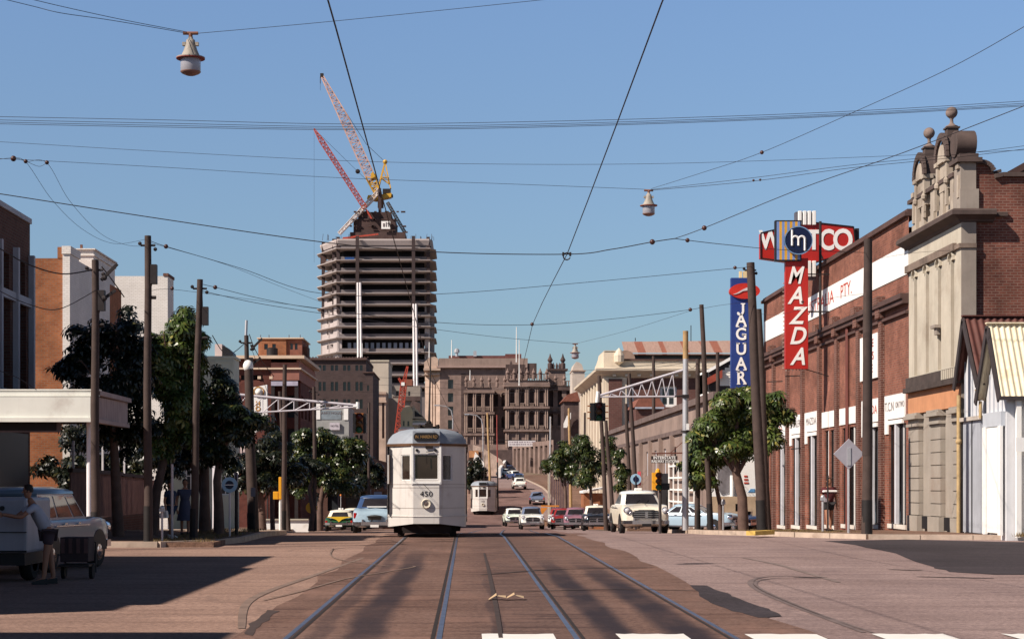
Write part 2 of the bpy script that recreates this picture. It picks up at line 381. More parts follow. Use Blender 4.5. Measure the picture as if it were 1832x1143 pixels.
strip('road', lambda y: 0.4 if y < 62 else xc(y)+.4, lambda y: 60 if y < 62 else (28 if y < 100 else xc(y)+7.2), -40, 470, .0045, ROADG)
def ledge(y):
    if y > 62: return xc(y)-2.9
    return -2.5-.12*(y > 38)+jag(y)*.8+.05*math.sin(y*2.3)
def redge(y):
    if y > 62: return xc(y)+4.2
    return 3.68+jag(y, 7)*.9+.06*math.sin(y*2.9)
strip('tram_track_bed', ledge, redge, 4, 64, .009, TRACK)
strip('tram_track_bed', ledge, redge, 64, 232, .009, road_mat('far_bed_setts', (.2, .125, .11), (.25, .165, .145), .6, (.1, .062, .056)))
RAIL = M('polished_rail_steel', (.2, .21, .27), .4, .3, 3, metal=.8)
GROOVE = M('rail_groove_dirt', (.022, .016, .015), .95, .3, 5)
for i, rx in enumerate((-1.89, -.29, 1.15, 2.82)):
    strip('tram_rail', lambda y: rx+xc(y)-.029, lambda y: rx+xc(y)+.029, 4, 120, .014, RAIL)
    s_ = 1 if i in (0, 2) else -1
    strip('rail_groove', lambda y: rx+xc(y)+s_*.068-.022, lambda y: rx+xc(y)+s_*.068+.022, 4, 120, .0125, GROOVE)
# painted crossing bars at the near edge
PAINT = M('road_paint', (.78, .76, .72), .7, .06, 3, dirt=.12, dcol=(.45, .38, .33))
for xa, xb in ((.16, .93), (1.6, 2.33), (2.98, 3.75), (4.35, 5.12), (5.75, 6.5), (7.15, 7.9)):
    f = MB(); n = 8; e = [19.45+rnd.uniform(-.05, .05) for _ in range(n+1)]
    for k in range(n):
        a, b = xa+(xb-xa)*k/n, xa+(xb-xa)*(k+1)/n; f.face(((a, 15.6, .0165), (b, 15.6, .0165), (b, e[k+1], .0165), (a, e[k], .0165)))
    struct(f.build('crossing_stripe', PAINT))
# dark resealed patch on the right arm of the crossing, and a tar spill beside the bed
def blob(pts, k=3, j=.06, seed=1):
    rr = random.Random(seed); out = []
    for (a, b) in zip(pts, pts[1:]+pts[:1]):
        for i in range(k): out.append((a[0]+(b[0]-a[0])*i/k+rr.uniform(-j, j), a[1]+(b[1]-a[1])*i/k+rr.uniform(-j, j)))
    return out
def px(u, v): Y = EYE*F/(v-V0); return (X(u, Y), Y)
sheet('asphalt_patch', blob([px(1478, 968), px(1530, 975), px(1600, 990), px(1665, 1014), px(1700, 1023), px(1780, 1028), (17.5, 31.8), (40, 32), (40, 52.0), px(1832, 970), px(1700, 967), px(1620, 965)], 3, .05), .0105, ASPH)
sheet('tar_patch', blob([px(1236, 1047), px(1262, 1048), px(1300, 1062), px(1320, 1072), px(1372, 1090), px(1398, 1103), px(1362, 1106), px(1310, 1094), px(1262, 1075)], 4, .035, 4), .0125, ASPH)
sheet('tar_patch', blob([px(436, 1132), px(452, 1112), px(482, 1092), px(500, 1094), px(470, 1116), px(448, 1138)], 4, .03, 5), .0125, M('old_tar', (.06, .04, .035), .9, .2, 3))
SKID = M('skid_rubber', (.15, .112, .105), .9, .3, 2.5)
def ribbon(name, pts, w, mat, dz=.0115):
    P = []; m = len(pts)
    for i in range(m-1):
        p0, p1, p2, p3 = pts[max(i-1, 0)], pts[i], pts[i+1], pts[min(i+2, m-1)]
        for k in range(8):
            t = k/8; P.append(tuple(.5*(2*p1[j]+(p2[j]-p0[j])*t+(2*p0[j]-5*p1[j]+4*p2[j]-p3[j])*t*t+(3*p1[j]-p0[j]-3*p2[j]+p3[j])*t**3) for j in (0, 1)))
    P.append(pts[-1]); f = MB()
    for i in range(len(P)-1):
        a, b = Vector(P[i]), Vector(P[i+1]); n = (b-a).normalized(); n = Vector((-n.y, n.x))*w/2*(.6+.4*math.sin(math.pi*(i+.5)/len(P)))
        f.face(((a-n)[:]+(dz,), (b-n)[:]+(dz,), (b+n)[:]+(dz,), (a+n)[:]+(dz,)))
    return struct(f.build(name, mat))
ribbon('tyre_mark', [px(u, v) for u, v in ((1470, 1033), (1400, 1031), (1358, 1034), (1342, 1043), (1358, 1057), (1402, 1077), (1460, 1100), (1545, 1132))], .1, SKID)
ribbon('tyre_mark', [px(u, v) for u, v in ((1462, 1035), (1404, 1034), (1366, 1037), (1351, 1044), (1366, 1057), (1410, 1077), (1470, 1101), (1560, 1132))], .07, SKID)
ribbon('tyre_mark', [px(u, v) for u, v in ((1330, 998), (1390, 1010), (1440, 1024), (1500, 1042))], .12, M('faint_rubber', (.2, .15, .135), .9, .3, 2))
ribbon('tyre_mark', [px(u, v) for u, v in ((650, 998), (560, 1030), (480, 1058), (440, 1082), (432, 1125))], .13, M('faint_rubber_tan', (.2, .138, .11), .9, .3, 2))
ribbon('tyre_mark', [px(u, v) for u, v in ((596, 982), (592, 994), (618, 1004), (690, 1013), (742, 1014), (690, 1024), (620, 1036), (540, 1058), (470, 1075))], .06, M('faint_rubber_tan', (.2, .138, .11)), .0175)
ribbon('joint_and_shadow_line', [px(u, v) for u, v in ((860, 1029), (900, 1026), (1000, 1019), (1170, 1016))], .12, M('joint_and_shadow_tone', (.05, .034, .03), .9, .3, 3), .0175)  # dark lines drawn across the track bed
ribbon('joint_and_shadow_line', [px(u, v) for u, v in ((905, 1060), (980, 1058), (1100, 1055), (1250, 1058))], .09, M('joint_and_shadow_tone', (.05, .034, .03)), .0175)
ribbon('joint_and_shadow_line', [px(u, v) for u, v in ((866, 990), (872, 1012), (878, 1040), (888, 1090), (896, 1143))], .07, M('joint_and_shadow_tone', (.05, .034, .03)), .0178)  # tarred joint between the two tracks
for a, b in (((1640, 1032), (1778, 1035)), ((1590, 1019), (1650, 1021)), ((1420, 1033), (1480, 1034))):  # pole and wire shadows painted onto the road as dark ribbons
    ribbon('joint_and_shadow_line', [px(*a), ((px(*a)[0]+px(*b)[0])/2, (px(*a)[1]+px(*b)[1])/2), px(*b)], .16, M('joint_and_shadow_tone', (.05, .034, .03)), .013)
# footpaths with real kerbs
def path(name, poly, mat=FOOT): return sheet(name, poly, .13, mat, True, .13)
def kerb(pts):
    f = MB()
    for a, b in zip(pts, pts[1:]):
        n = max(1, int(math.hypot(b[0]-a[0], b[1]-a[1])/1.2))
        for i in range(n):
            p = (a[0]+(b[0]-a[0])*i/n, a[1]+(b[1]-a[1])*i/n); q = (a[0]+(b[0]-a[0])*(i+.985)/n, a[1]+(b[1]-a[1])*(i+.985)/n)
            z0, z1 = gz(p[1])+.075, gz(q[1])+.075; f.bar((p[0], p[1], z0), (q[0], q[1], z1), .16, .155)
    return struct(f.build('kerb', KERB))
RW = 15.45   # the plane of the right-hand street fronts
path('footpath', [(40, 52.6), (16.2, 52.6), (11.9, 53.4), (10.2, 55.6), (9.0, 59.5), (8.3, 62.5), (8.3, 64), (40, 64)])
kerb([(34, 52.5), (16.2, 52.5), (11.8, 53.3), (10.1, 55.5), (8.9, 59.4), (8.2, 62.5), (8.2, 64.5)])
f = MB(); 
for a, b in zip([64, 66, 68, 70, 72, 74], [66, 68, 70, 72, 74, 75.5]):
    f.face(((8.3, a, gz(a)+.13), (40, a, gz(a)+.13), (40, b, gz(b)+.13), (8.3, b, gz(b)+.13))); f.face(((8.3, a, gz(a)), (8.3, a, gz(a)+.13), (8.3, b, gz(b)+.13), (8.3, b, gz(b))))
struct(f.build('footpath', FOOT)); kerb([(8.2, 64.5), (8.2, 70), (8.2, 75.5)])
def fstrip(xl, xr, y0, y1, nm='footpath', mat=FOOT):
    ys = sorted({y0, y1, *[y for y in YS if y0 < y < y1]}); f = MB(); g = lambda q, y: q(y) if callable(q) else q
    for a, b in zip(ys, ys[1:]):
        f.face(((g(xl, a), a, gz(a)+.13), (g(xr, a), a, gz(a)+.13), (g(xr, b), b, gz(b)+.13), (g(xl, b), b, gz(b)+.13)))
        for q in (xl, xr): f.face(((g(q, a), a, gz(a)), (g(q, b), b, gz(b)), (g(q, b), b, gz(b)+.13), (g(q, a), a, gz(a)+.13)))
    f.face(((g(xl, y0), y0, gz(y0)), (g(xr, y0), y0, gz(y0)), (g(xr, y0), y0, gz(y0)+.13), (g(xl, y0), y0, gz(y0)+.13)))
    struct(f.build(nm, mat))
RK = lambda y: xc(y)+(8.3 if y < 140 else 6.2)
fstrip(lambda y: RK(y), lambda y: 14.4 if y < 200 else xc(y)+12, 104, 330)
kerb([(RK(y)-.08, y) for y in range(104, 330, 6)])
fstrip(-14, lambda y: -6.5 if y < 52 else -6.35, 46.5, 62, )
kerb([(-13.5, 46.4), (-7.9, 46.4), (-6.7, 48), (-6.3, 50.5), (-6.25, 62.1), (-13, 62.2)])
LK = lambda y: xc(y)-9.6 if y < 130 else xc(y)-7
fstrip(-18, LK, 90, 240); kerb([(-16, 89.9)]+[(LK(y)+.06, y) for y in range(90, 240, 6)])
f = MB().bar((*px(1343, 962), .145), (*px(1378, 960), .145), .3, .13).build('kerb', M('yellow_kerb_paint', (.6, .4, .1), .7, .2, 3)); struct(f)
# paper litter on the bed
f = MB(); c = px(905, 1074); rr = random.Random(5)
pts = [(-.24, 0, 0), (-.13, .05, .05), (.0, -.03, .02), (.12, .05, .06), (.25, .03, .01)]
for a, b in zip(pts, pts[1:]):
    f.face(((a[0], a[1]-.1, a[2]), (b[0], b[1]-.1, b[2]+.01), (b[0], b[1]+.1, b[2]+.03), (a[0], a[1]+.08, a[2])))
o = f.build('paper_litter', M('brown_paper', (.5, .36, .22), .9, .2, 6)); o.location = (c[0], c[1], .02); tag(o, 'crumpled brown paper lying between the tram tracks', 'litter')
# ================= right side =================
g0 = gz(64)
# ---- long red brick showroom
T = thing('brick_showroom', 'long two storey red brick car showroom with white lettered band and tall shop windows', 'building', (RW, 64, gz(80)))
yA, yB = 63.3, 94.2            # near and far ends
pil = [90.8, 86.9, 83.0, 79.0, 75.3, 71.1, 67.2]
bays = list(zip([yB-.4]+[p-.25 for p in pil], [p+.25 for p in pil]+[yA+.2]))   # (far, near) per bay
opl = []; kinds = []
W_ = yB-yA
for i, (a, b) in enumerate(bays):
    f0, n0 = a-.15, b+.15; zb = gz((a+b)/2)+.35
    a0 = yB-f0; a1 = yB-n0
    if i in (5, 4, 0):      # paired narrow openings with a brick mullion
        m_ = (a0+a1)/2
        opl += [(a0+.4, m_-.12, zb, 3.92), (m_+.12, a1-.05, zb, 3.92)]; kinds += [1, 1]
    else:
        opl.append((a0+.55, a1-.02, zb, 3.78)); kinds.append(0)
w = MB(); w.wall((RW, yB), (0, -1), W_, gz(94)-.4, 11.0, opl, .11); w.wall((RW+22, yB), (-1, 0), 22, gz(94)-.4, 11.0)
w.wall((RW+22, yA), (0, 1), W_, -1, 11.0); w.face(((RW, yA, 10.6), (RW+22, yA, 10.6), (RW+22, yB, 10.6), (RW, yB, 10.6)))
w.build('wall', BRK, T)
panes(T, (RW, yB), (0, -1), [o for o, k in zip(opl, kinds) if k == 0], .1, SHOPG, IRON, .05, (0, 0), 'shop_window')
panes(T, (RW, yB), (0, -1), [o for o, k in zip(opl, kinds) if k == 1], .1, SHOPG, IRON, .05, (0, 1), 'shop_window')
SILLM = M('white_sill', (.62, .58, .52), .8, .12, 2, dirt=.2, dcol=(.3, .22, .17))
POSTG = M('pale_grey_window_post', (.55, .55, .58), .7, .08, 2, streak=.2)
for (a, b, z, t), k in zip(opl, kinds):
    MB().box(RW-.06, RW+.3, yB-b-.05, yB-a+.05, z-.16, z).build('sill', SILLM, T)
    if k == 0: MB().box(RW-.08, RW+.06, yB-a-1.35, yB-a-1.15, z, t).build('window_post', POSTG, T, bevel=.01); MB().box(RW+.05, RW+.075, yB-b+.55, yB-b+.6, z, t).build('window_post', WHITE, T)
    else: MB().box(RW+.03, RW+.07, yB-a-.75, yB-a-.68, z, t).build('window_post', WHITE, T)
for p in pil:
    m_ = MB(); m_.box(RW-.13, RW+.02, p-.25, p+.25, gz(p)-.1, 8.0); m_.box(RW-.24, RW, p-.32, p+.32, 7.75, 8.25).box(RW-.32, RW, p-.36, p+.36, 8.25, 8.55)
    m_.build('pilaster', BRKP, T)
c = MB(); DK = M('dark_moulding', (.085, .048, .042), .85, .3, 1, streak=.3)
c.box(RW-.22, RW+.01, yA, yB, 7.95, 8.12).box(RW-.3, RW+.01, yA, yB, 8.12, 8.3).box(RW-.12, RW+.01, yA, yB, 7.6, 7.7); c.build('string_course', DK, T)
c = MB(); c.box(RW-.14, RW+.4, yA, yB+.1, 11.0, 11.14).box(RW-.05, RW+.3, yA, yB, 11.14, 11.24); c.build('coping', DK, T)
b_ = MB().box(RW-.03, RW+.01, yA, yB-.15, 8.98, 10.02).build('painted_band', WHITE, T, label='white painted band with red lettering reading AUSTRALIA PTY.')
RT = M('faded_red_letters', (.42, .05, .03), .7, .2, 3, dirt=.15, dcol=(.6, .5, .45))
text(b_, 'AUSTRALIA', (RW-.035, 79.55, 9.5), .78, RT, (90, 0, -90), sx=1.75, ext=.004)
text(b_, 'PTY.', (RW-.035, 73.6, 9.5), .78, RT, (90, 0, -90), sx=1.5, ext=.004)
DT = M('grey_sign_letters', (.16, .13, .13), .7, .2, 3)
names = {6: ('MAZDA', RT), 7: ('T.C.N', DT), 3: ('MAZDA', DT), 2: ('DAIMLER', DT), 1: ('S.S.', RT)}
for i, (a, b) in enumerate(bays):
    f0, n0 = a-.1, b+.1
    if i in (0, 4, 5):
        m_ = (f0+n0)/2; sg = [(m_+.1, f0-.08), (n0+.12, m_-.1)]; zz = (4.05, 4.72)
    else: sg = [(n0+.1, f0-.08)]; zz = (3.98, 4.85)
    for (y0, y1) in sg:
        pn = MB().box(RW-.05, RW+.01, y0, y1, *zz)
        if len(sg) == 1: pn.box(RW-.05, RW+.01, y1-.5, y1, 3.45, 3.98)
        pn = pn.build('fascia_panel', WHITE, T)
        if i in names:
            s_, m_ = names[i]
            text(pn, s_, (RW-.055, (y0+y1)/2+(.75 if i == 7 else 0), 4.42), .46, m_, (90, 0, -90), sx=1.5 if i != 7 else 1.2, ext=.003)
            if i == 7: text(pn, 'ON TWO', (RW-.055, (y0+y1)/2-.85, 4.45), .3, m_, (90, 0, -90), sx=1.0, ext=.003)
    if len(sg) == 1: MB().box(RW-.1, RW-.02, n0+.3, f0-.75, 3.78, 3.93).build('window_hood', WHITE, T)
s_ = MB().box(RW-.09, RW-.03, 67.75, 70.75, 5.62, 7.3).build('painted_notice', WHITE, T)
for k, t_ in enumerate(('SPARE', 'PARTS', 'HERE')): text(s_, t_, (RW-.1, 69.2, 6.95-k*.48), .42, RT, (90, 0, -90), sx=1.5, ext=.003)
dp = MB()
for y in (73.2, 73.0): dp.tube([(RW-.1, y, 8), (RW-.1, y, gz(73))], .05, 6)
dp.build('downpipe', M('red_brown_pipe', (.14, .04, .03), .6), T)
# guy rods from signs to wall
# sawtooth roof gable peeping behind the parapet
T = thing('factory_roof', 'brick gable of a warehouse roof with a dark barge at the right edge', 'building', (19, 60, 9))
T_y = 62.5
MB().prism([(X(1776, T_y), 9), (X(1776, T_y), Z(333, T_y)), (X(1832, T_y), Z(300, T_y)), (X(1960, T_y), Z(232, T_y)), (30, 9)], T_y, T_y+.4, 'y').build('gable_wall', BRKD, T)
MB().bar((X(1774, T_y), T_y-.05, Z(330, T_y)), (X(1960, T_y), T_y-.05, Z(226, T_y)), .2, .22).build('barge', DK, T)
# ---- Italianate corner building
y0, y1 = 56.6, 63.28
T = thing('italianate_building', 'narrow cream rendered building with arched pediments and two stone balls on its parapet', 'building', (RW, y0, 0))
fr_x = X(1746, y0)
Wd = y1-y0
hs = [y1-.95-i*1.58 for i in range(4)]
opl = [(y1-h-.2, y1-h+.2, 5.35, 8.75) for h in hs]
w = MB(); w.wall((RW, y1), (0, -1), Wd, 4.95, 9.8, opl, .26); w.wall((RW, y0), (1, 0), fr_x-RW, 0, 9.8)
w.build('render_wall', CREAM, T)
# arched heads and blind panels
for h in hs:
    a = MB(); n = 9
    for k in range(n):
        t0, t1 = math.pi*k/n, math.pi*(k+1)/n
        a.bar((RW-.03, h+.29*math.cos(t0), 8.72+.29*math.sin(t0)), (RW-.03, h+.29*math.cos(t1), 8.72+.29*math.sin(t1)), .12, .07)
    pn = MB().face(((RW+.2, h+.2, 5.35), (RW+.2, h-.2, 5.35), (RW+.2, h-.2, 8.75), (RW+.2, h+.2, 8.75))).build('window', M('blind_panel', (.22, .17, .12), .9, .12, 1), T)
    a.build('arch_moulding', CREAM, pn)
    MB().box(RW+.12, RW+.2, h-.19, h+.19, 8.45, 8.75).build('louvre', BLACK, pn)
MB().box(RW-.2, RW, 59.0, 59.6, 6.72, 6.82).box(RW-.12, RW, 59.1, 59.4, 6.5, 6.72).build('bracket', GREYR, T)
MB().box(RW+.0, fr_x, y0-.035, y0, 0, 9.8).build('corner_pier', GREYR, T)  # this side's weaker light is put into the greyer render colour
# entablature: frieze mouldings, deep cornice
c = MB(); c.box(RW-.08, fr_x, y0-.08, y1+.1, 9.0, 9.14).box(RW-.13, RW, y0+.5, y1+.1, 8.98, 9.22); c.build('architrave', M('weathered_moulding', (.2, .15, .12), .9, .3, 1.5, dirt=.3, streak=.4), T)
CORN = M('shaded_cornice', (.085, .06, .053), .9, .3, 1, dirt=.3, streak=.4)  # the cornice's underside shadow is put into this dark tone
c = MB(); q = [(0, 9.78), (-.06, 9.82), (-.1, 9.88), (-.3, 9.98), (-.37, 10.0), (-.37, 10.13), (-.31, 10.19), (0.3, 10.24)]
ringl = []
for (o, z) in q: ringl.append([(fr_x+.55, y0+o if o < 0 else y0+.3, z), (RW+min(o, 0.3), y0+min(o, .3), z), (RW+min(o, .3), y1+.35, z)])
c.rings(ringl, close=False)
c.face([(fr_x+.55, y0+o if o < 0 else y0+.3, z) for o, z in q]); c.face([(RW+min(o, .3), y1+.35, z) for o, z in q][::-1])
c.build('cornice', CORN, T)
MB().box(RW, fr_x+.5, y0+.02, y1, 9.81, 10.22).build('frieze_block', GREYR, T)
# parapet: dies, balusters, coping
PR = M('parapet_render', (.38, .325, .265), .9, .2, 1.2, dirt=.35, dcol=(.15, .11, .09), streak=.5, bmp=.2)
pw = MB(); pw.box(RW+.1, RW+.5, y0+.1, y1, 10.2, 10.62)
dies = [57.7, 58.95, 60.15, 61.35, 62.45]
for d_ in dies: pw.box(RW+.0, RW+.5, d_-.2, d_+.2, 10.2, 11.55)
pw.build('parapet', PR, T)
bl = MB()
for a, b in zip([y0+.8]+dies, dies+[y1]):
    n = max(1, int((b-a-.4)/.26))
    for k in range(n):
        yy = a+.2+(b-a-.4)*(k+.5)/n
        bl.lathe([(.06, 0), (.06, .08), (.1, .22), (.1, .3), (.045, .5), (.045, .6), (.07, .68), (.07, .75)], (RW+.25, yy, 10.62), 8)
bl.build('balustrade', PR, T, smooth=40)
MB().box(RW-.06, RW+.56, y0+.8, y1, 11.37, 11.5).build('rail_coping', CORN, T)
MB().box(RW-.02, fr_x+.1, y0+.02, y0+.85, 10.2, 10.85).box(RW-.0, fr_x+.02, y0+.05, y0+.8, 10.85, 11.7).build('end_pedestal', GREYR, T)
MB().box(RW-.14, fr_x+.18, y0-.1, y0+.95, 11.68, 11.82).box(RW-.05, fr_x+.08, y0-.02, y0+.88, 11.82, 11.95).build('pedestal_cap', CORN, T)
def arch_ped(yc_, hw, zb, zt, ball):
    P = MB(); n = 14; x0_, x1_ = RW-.1, RW+.62
    arc = [(yc_-hw*math.cos(math.pi*k/n), zb+(zt-zb)*math.sin(math.pi*k/n)) for k in range(n+1)]
    P.prism(arc, x0_+.1, x1_, 'x')
    pd = P.build('arched_pediment', CORN, T, smooth=35)
    r_ = MB()
    for (a, b) in zip(arc, arc[1:]): r_.bar((x0_, a[0], a[1]+.02), (x0_, b[0], b[1]+.02), .09, .24)
    r_.build('arch_rim', CORN, pd)
    MB().prism([(yc_+(y_-yc_)*.62, zb+(z_-zb)*.66+.02) for y_, z_ in arc], x0_-.01, x0_+.12, 'x').build('carved_tympanum', PR, pd)
    MB().box(RW-.02, RW+.5, yc_-hw*.8, yc_+hw*.8, zb-.95, zb).build('pediment_base', PR, pd)
    for s_ in (-1, 1): MB().box(RW-.1, RW+.1, yc_+s_*hw*.82-.1, yc_+s_*hw*.82+.1, zb-.6, zb-.1).box(RW-.15, RW+.2, yc_+s_*hw*.82-.16, yc_+s_*hw*.82+.16, zb-.1, zb+.03).lathe([(.001, -.18), (.09, -.1), (.1, 0), (.06, .08)], (RW-.08, yc_+s_*hw*.82, zb-.68), 8).build('scroll_bracket', PR, pd)
    MB().box(RW-.12, RW+.3, yc_-hw*1.0, yc_+hw*1.0, zb-.05, zb+.05).build('pediment_sill', PR, pd)
    if ball:
        MB().box(RW+.06, RW+.42, yc_-.18, yc_+.18, zt-.1, zt+.27).box(RW+.02, RW+.46, yc_-.22, yc_+.22, zt+.27, zt+.32).build('ball_plinth', CORN, pd)
        MB().lathe([(.2, 0), (.2, .04), (.12, .08), (.06, .14), (.05, .26), (.09, .32)], (RW+.24, yc_, zt+.32), 16).lathe([(.19*math.sin(math.pi*k/12)+.0001, -.19*math.cos(math.pi*k/12)) for k in range(13)], (RW+.24, yc_, zt+.8), 20).build('stone_ball', M('lichened_stone', (.2, .15, .13), .95, .35, 3, dirt=.3, dcol=(.06, .05, .045), bmp=.4), pd, smooth=50)
arch_ped(58.6, .7, 12.05, 12.83, True); arch_ped(61.45, .7, 11.98, 12.72, True)
for k in range(5): MB().box(RW-.05, RW+.02, 56.75+k*1.42, 56.95+k*1.42, 10.6, 11.3).box(RW-.08, RW, 56.7+k*1.42, 57.0+k*1.42, 11.5, 11.66).build('parapet_moulding', PR, T)
n = 14; cyl = [(y0+.47+.44*math.cos(2*math.pi*k/n), 12.32+.42*math.sin(2*math.pi*k/n)) for k in range(n)]
MB().prism(cyl, RW-.1, fr_x+.05, 'x').build('scroll_block', CORN, T, smooth=35)
# middle band with carved frieze, orange fascia, rusticated ground floor piers
MB().box(RW-.12, RW+.3, y0-.02, y1, 4.95, 5.3).box(RW-.22, RW+.3, y0-.1, y1, 4.78, 4.95).build('storey_band', M('black_grime_render', (.06, .045, .04), .9, .4, 2), T)
bl = MB()
for k in range(7): bl.box(RW-.15, RW-.1, 56.9+k*.24, 57.0+k*.24, 4.98, 5.28)
bl.build('frieze_ribs', CREAM, T)
MB().box(RW-.03, RW+.25, y0+.0, y1, 4.05, 4.78).build('fascia_board', M('orange_fascia', (.5, .235, .12), .8, .15, 1.2, streak=.3, dcol=(.25, .1, .05)), T)
gp = M('ground_floor_render', (.31, .275, .235), .9, .14, .8, dirt=.25, dcol=(.26, .2, .16), streak=.35, bmp=.15)
for (ya, yb) in ((56.62, 57.55), (58.9, 60.35), (61.75, 63.2)):
    m_ = MB(); z = .14; m_.box(RW-.1, RW+.3, ya, yb, gz(60)+.05, .55)
    zz = .55
    while zz < 3.55:
        m_.box(RW-.04, RW+.3, ya+.02, yb-.02, zz+.03, min(zz+.42, 3.6)); m_.box(RW-.0, RW+.3, ya+.03, yb-.03, zz, zz+.03); zz += .42
    m_.box(RW-.12, RW+.3, ya-.04, yb+.04, 3.6, 3.7).box(RW-.05, RW+.3, ya, yb, 3.7, 3.85).box(RW-.2, RW+.3, ya-.1, yb+.1, 3.85, 3.97).box(RW-.13, RW+.3, ya-.05, yb+.05, 3.97, 4.06); m_.build('pier', gp, T)
for (ya, yb) in ((57.55, 58.9), (60.35, 61.75)):
    MB().box(RW+.12, RW+.3, ya, yb, 0, 4.05).box(RW+.05, RW+.12, ya+.12, ya+.3, .6, 3.9).build('infill', gp, T)
    MB().box(RW+.0, RW+.13, ya+.25, yb-.25, .12, .55).build('cellar_grate', BLACK, T)
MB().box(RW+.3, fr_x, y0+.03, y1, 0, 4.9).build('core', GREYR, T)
# ---- the brick gable wall of the same block (its own building)
T = thing('brick_gable_building', 'stained red brick side wall of the block beside the cream rendered building', 'building', (fr_x, y0+.1, 0))
yw = y0+.12; w = MB(); x1_ = 34
prof = [(fr_x+.005, 0), (x1_, 0), (x1_, 11.25), (X(1793, yw), 11.25)]
for k in range(9):
    t = k/8*math.pi*.5; prof.append((X(1748, yw)+.42*math.sin(math.pi/2-t)+.12, 11.2+.45*math.sin(t)))
prof += [(fr_x+.005, 11.65)]
w.face([(x, yw, z) for x, z in prof]); w.face([(x, yw+.4, z) for x, z in reversed(prof)])
for a, b in zip(prof, prof[1:]+prof[:1]): w.face(((a[0], yw, a[1]), (a[0], yw+.4, a[1]), (b[0], yw+.4, b[1]), (b[0], yw, b[1])))
w.build('wall', BRKG, T)
c = MB(); tp = prof[2:]
for a, b in zip(tp, tp[1:]): c.bar((a[0], yw+.15, a[1]+.05), (b[0], yw+.15, b[1]+.05), .56, .13)
c.build('coping', CORN, T)
MB().box(fr_x+.3, fr_x+1.0, yw-.12, yw, 10.0, 10.12).build('cornice_return', CORN, T)
# ---- corrugated iron sheds
CI_R = M('red_rusted_corrugated_iron', (.1, .036, .029), .7, .35, 1.5, dirt=.3, dcol=(.09, .03, .02), streak=.4)
CI_C = M('cream_rust_streaked_corrugated_iron', (.74, .66, .48), .65, .12, 1.2, dirt=.25, dcol=(.4, .2, .08), streak=.45)
def shed(nm, lab, ya, yb, zt, ze, zb, roofm, n, ridge_t=.45, xw=RW+.05):
    T = thing(nm, lab, 'shed', (xw, ya, 0)); ym = ya+(yb-ya)*ridge_t; xe = 34
    w = MB(); w.face(((xw, yb, 0), (xw, ya, 0), (xw, ya, ze-.1), (xw, ym, zt-.2), (xw, yb, ze-.1))); w.wall((xw, ya), (1, 0), xe-xw, 0, ze-.1)
    w.build('board_wall', WHITEP, T)
    bt = MB(); k = ya+.35
    while k < yb-.1:
        hz = ze-.15+(zt-ze)*(1-abs(k-ym)/max(yb-ym, ym-ya))*.9; bt.box(xw-.03, xw, k-.025, k+.025, .2, max(hz, ze-.3)); k += .42
    bt.build('cover_strips', GREYP, T)
    o = .3
    r = MB(); r.corr((xw-o, ym, zt), (xe, ym, zt), (xe, ya-.22, ze-.18), (xw-o, ya-.22, ze-.18), n, .028); r.corr((xe, ym, zt), (xw-o, ym, zt), (xw-o, yb+.2, ze-.18), (xe, yb+.2, ze-.18), n, .028)
    r.build('roof', roofm, T, smooth=60)
    b_ = MB(); b_.bar((xw-o+.02, ym, zt-.1), (xw-o+.02, ya-.2, ze-.28), .05, .22); b_.bar((xw-o+.02, ym, zt-.1), (xw-o+.02, yb+.2, ze-.28), .05, .22); b_.build('bargeboard', M('dark_barge', (.045, .035, .035), .7, .3, 2), T)
    MB().bar((xw-o, ya-.24, ze-.22), (xe, ya-.24, ze-.22), .13, .11).build('gutter', M('gutter_iron', (.05, .04, .04), .6, .2, 2), T)
    MB().bar((xw-o, ym, zt+.03), (xe, ym, zt+.03), .22, .04).build('ridge_cap', roofm, T)
    return T
A = shed('iron_roofed_shed', 'small white board shed with a red rusted iron roof against the brick wall', 54.25, 56.4, 6.75, 4.85, 0, CI_R, 90, .62)
MB().box(RW-.02, RW+.05, 54.4, 56.3, .15, 3.55).build('wide_door', GREYP, A); MB().bar((RW-.06, 54.2, 3.62), (RW-.06, 56.4, 3.62), .1, .12).build('door_rail', M('worn_beam', (.45, .4, .35), .8, .2, 2), A)
MB().box(RW-.045, RW-.02, 55.25, 55.3, .15, 3.55).build('door_gap', BLACK, A)
B = shed('iron_roofed_shed', 'small white shed under a cream rust streaked corrugated roof at the right edge', 52.0, 54.0, 6.3, 4.3, 0, CI_C, 110, .5)
MB().box(RW-.08, RW+.04, 52.1, 53.95, 3.3, 3.72).build('lintel', M('pale_grey_board', (.45, .48, .52), .7, .1, 2), B)
MB().box(RW-.06, RW+.04, 52.55, 53.55, .2, 3.28).build('door', M('white_door', (.85, .84, .8), .6, .05, 1, streak=.1), B)
MB().box(RW-.11, RW-.03, 53.6, 53.9, .15, 3.3).box(RW-.11, RW-.03, 52.08, 52.35, .15, 3.3).build('door_post', WHITE, B)
fr = MB()
for x_ in (RW+.35, RW+.75): fr.box(x_-.07, x_+.07, 51.8, 51.95, .1, 4.1)
fr.build('corner_post', WHITE, B)
dp = MB(); dp.tube([(RW+.62, 51.7, 4.1), (RW+.62, 51.72, .1)], .05, 8).tube([(RW+.62, 51.68, 4.15), (RW+.62, 51.68, 3.85)], .075, 8); dp.build('downpipe', M('yellowed_pipe', (.5, .42, .22), .6, .25, 2), B)
MB().box(X(1818, 51.5), X(1840, 51.5), 51.5, 51.55, 2.55, 2.95).build('small_notice', WHITE, B)
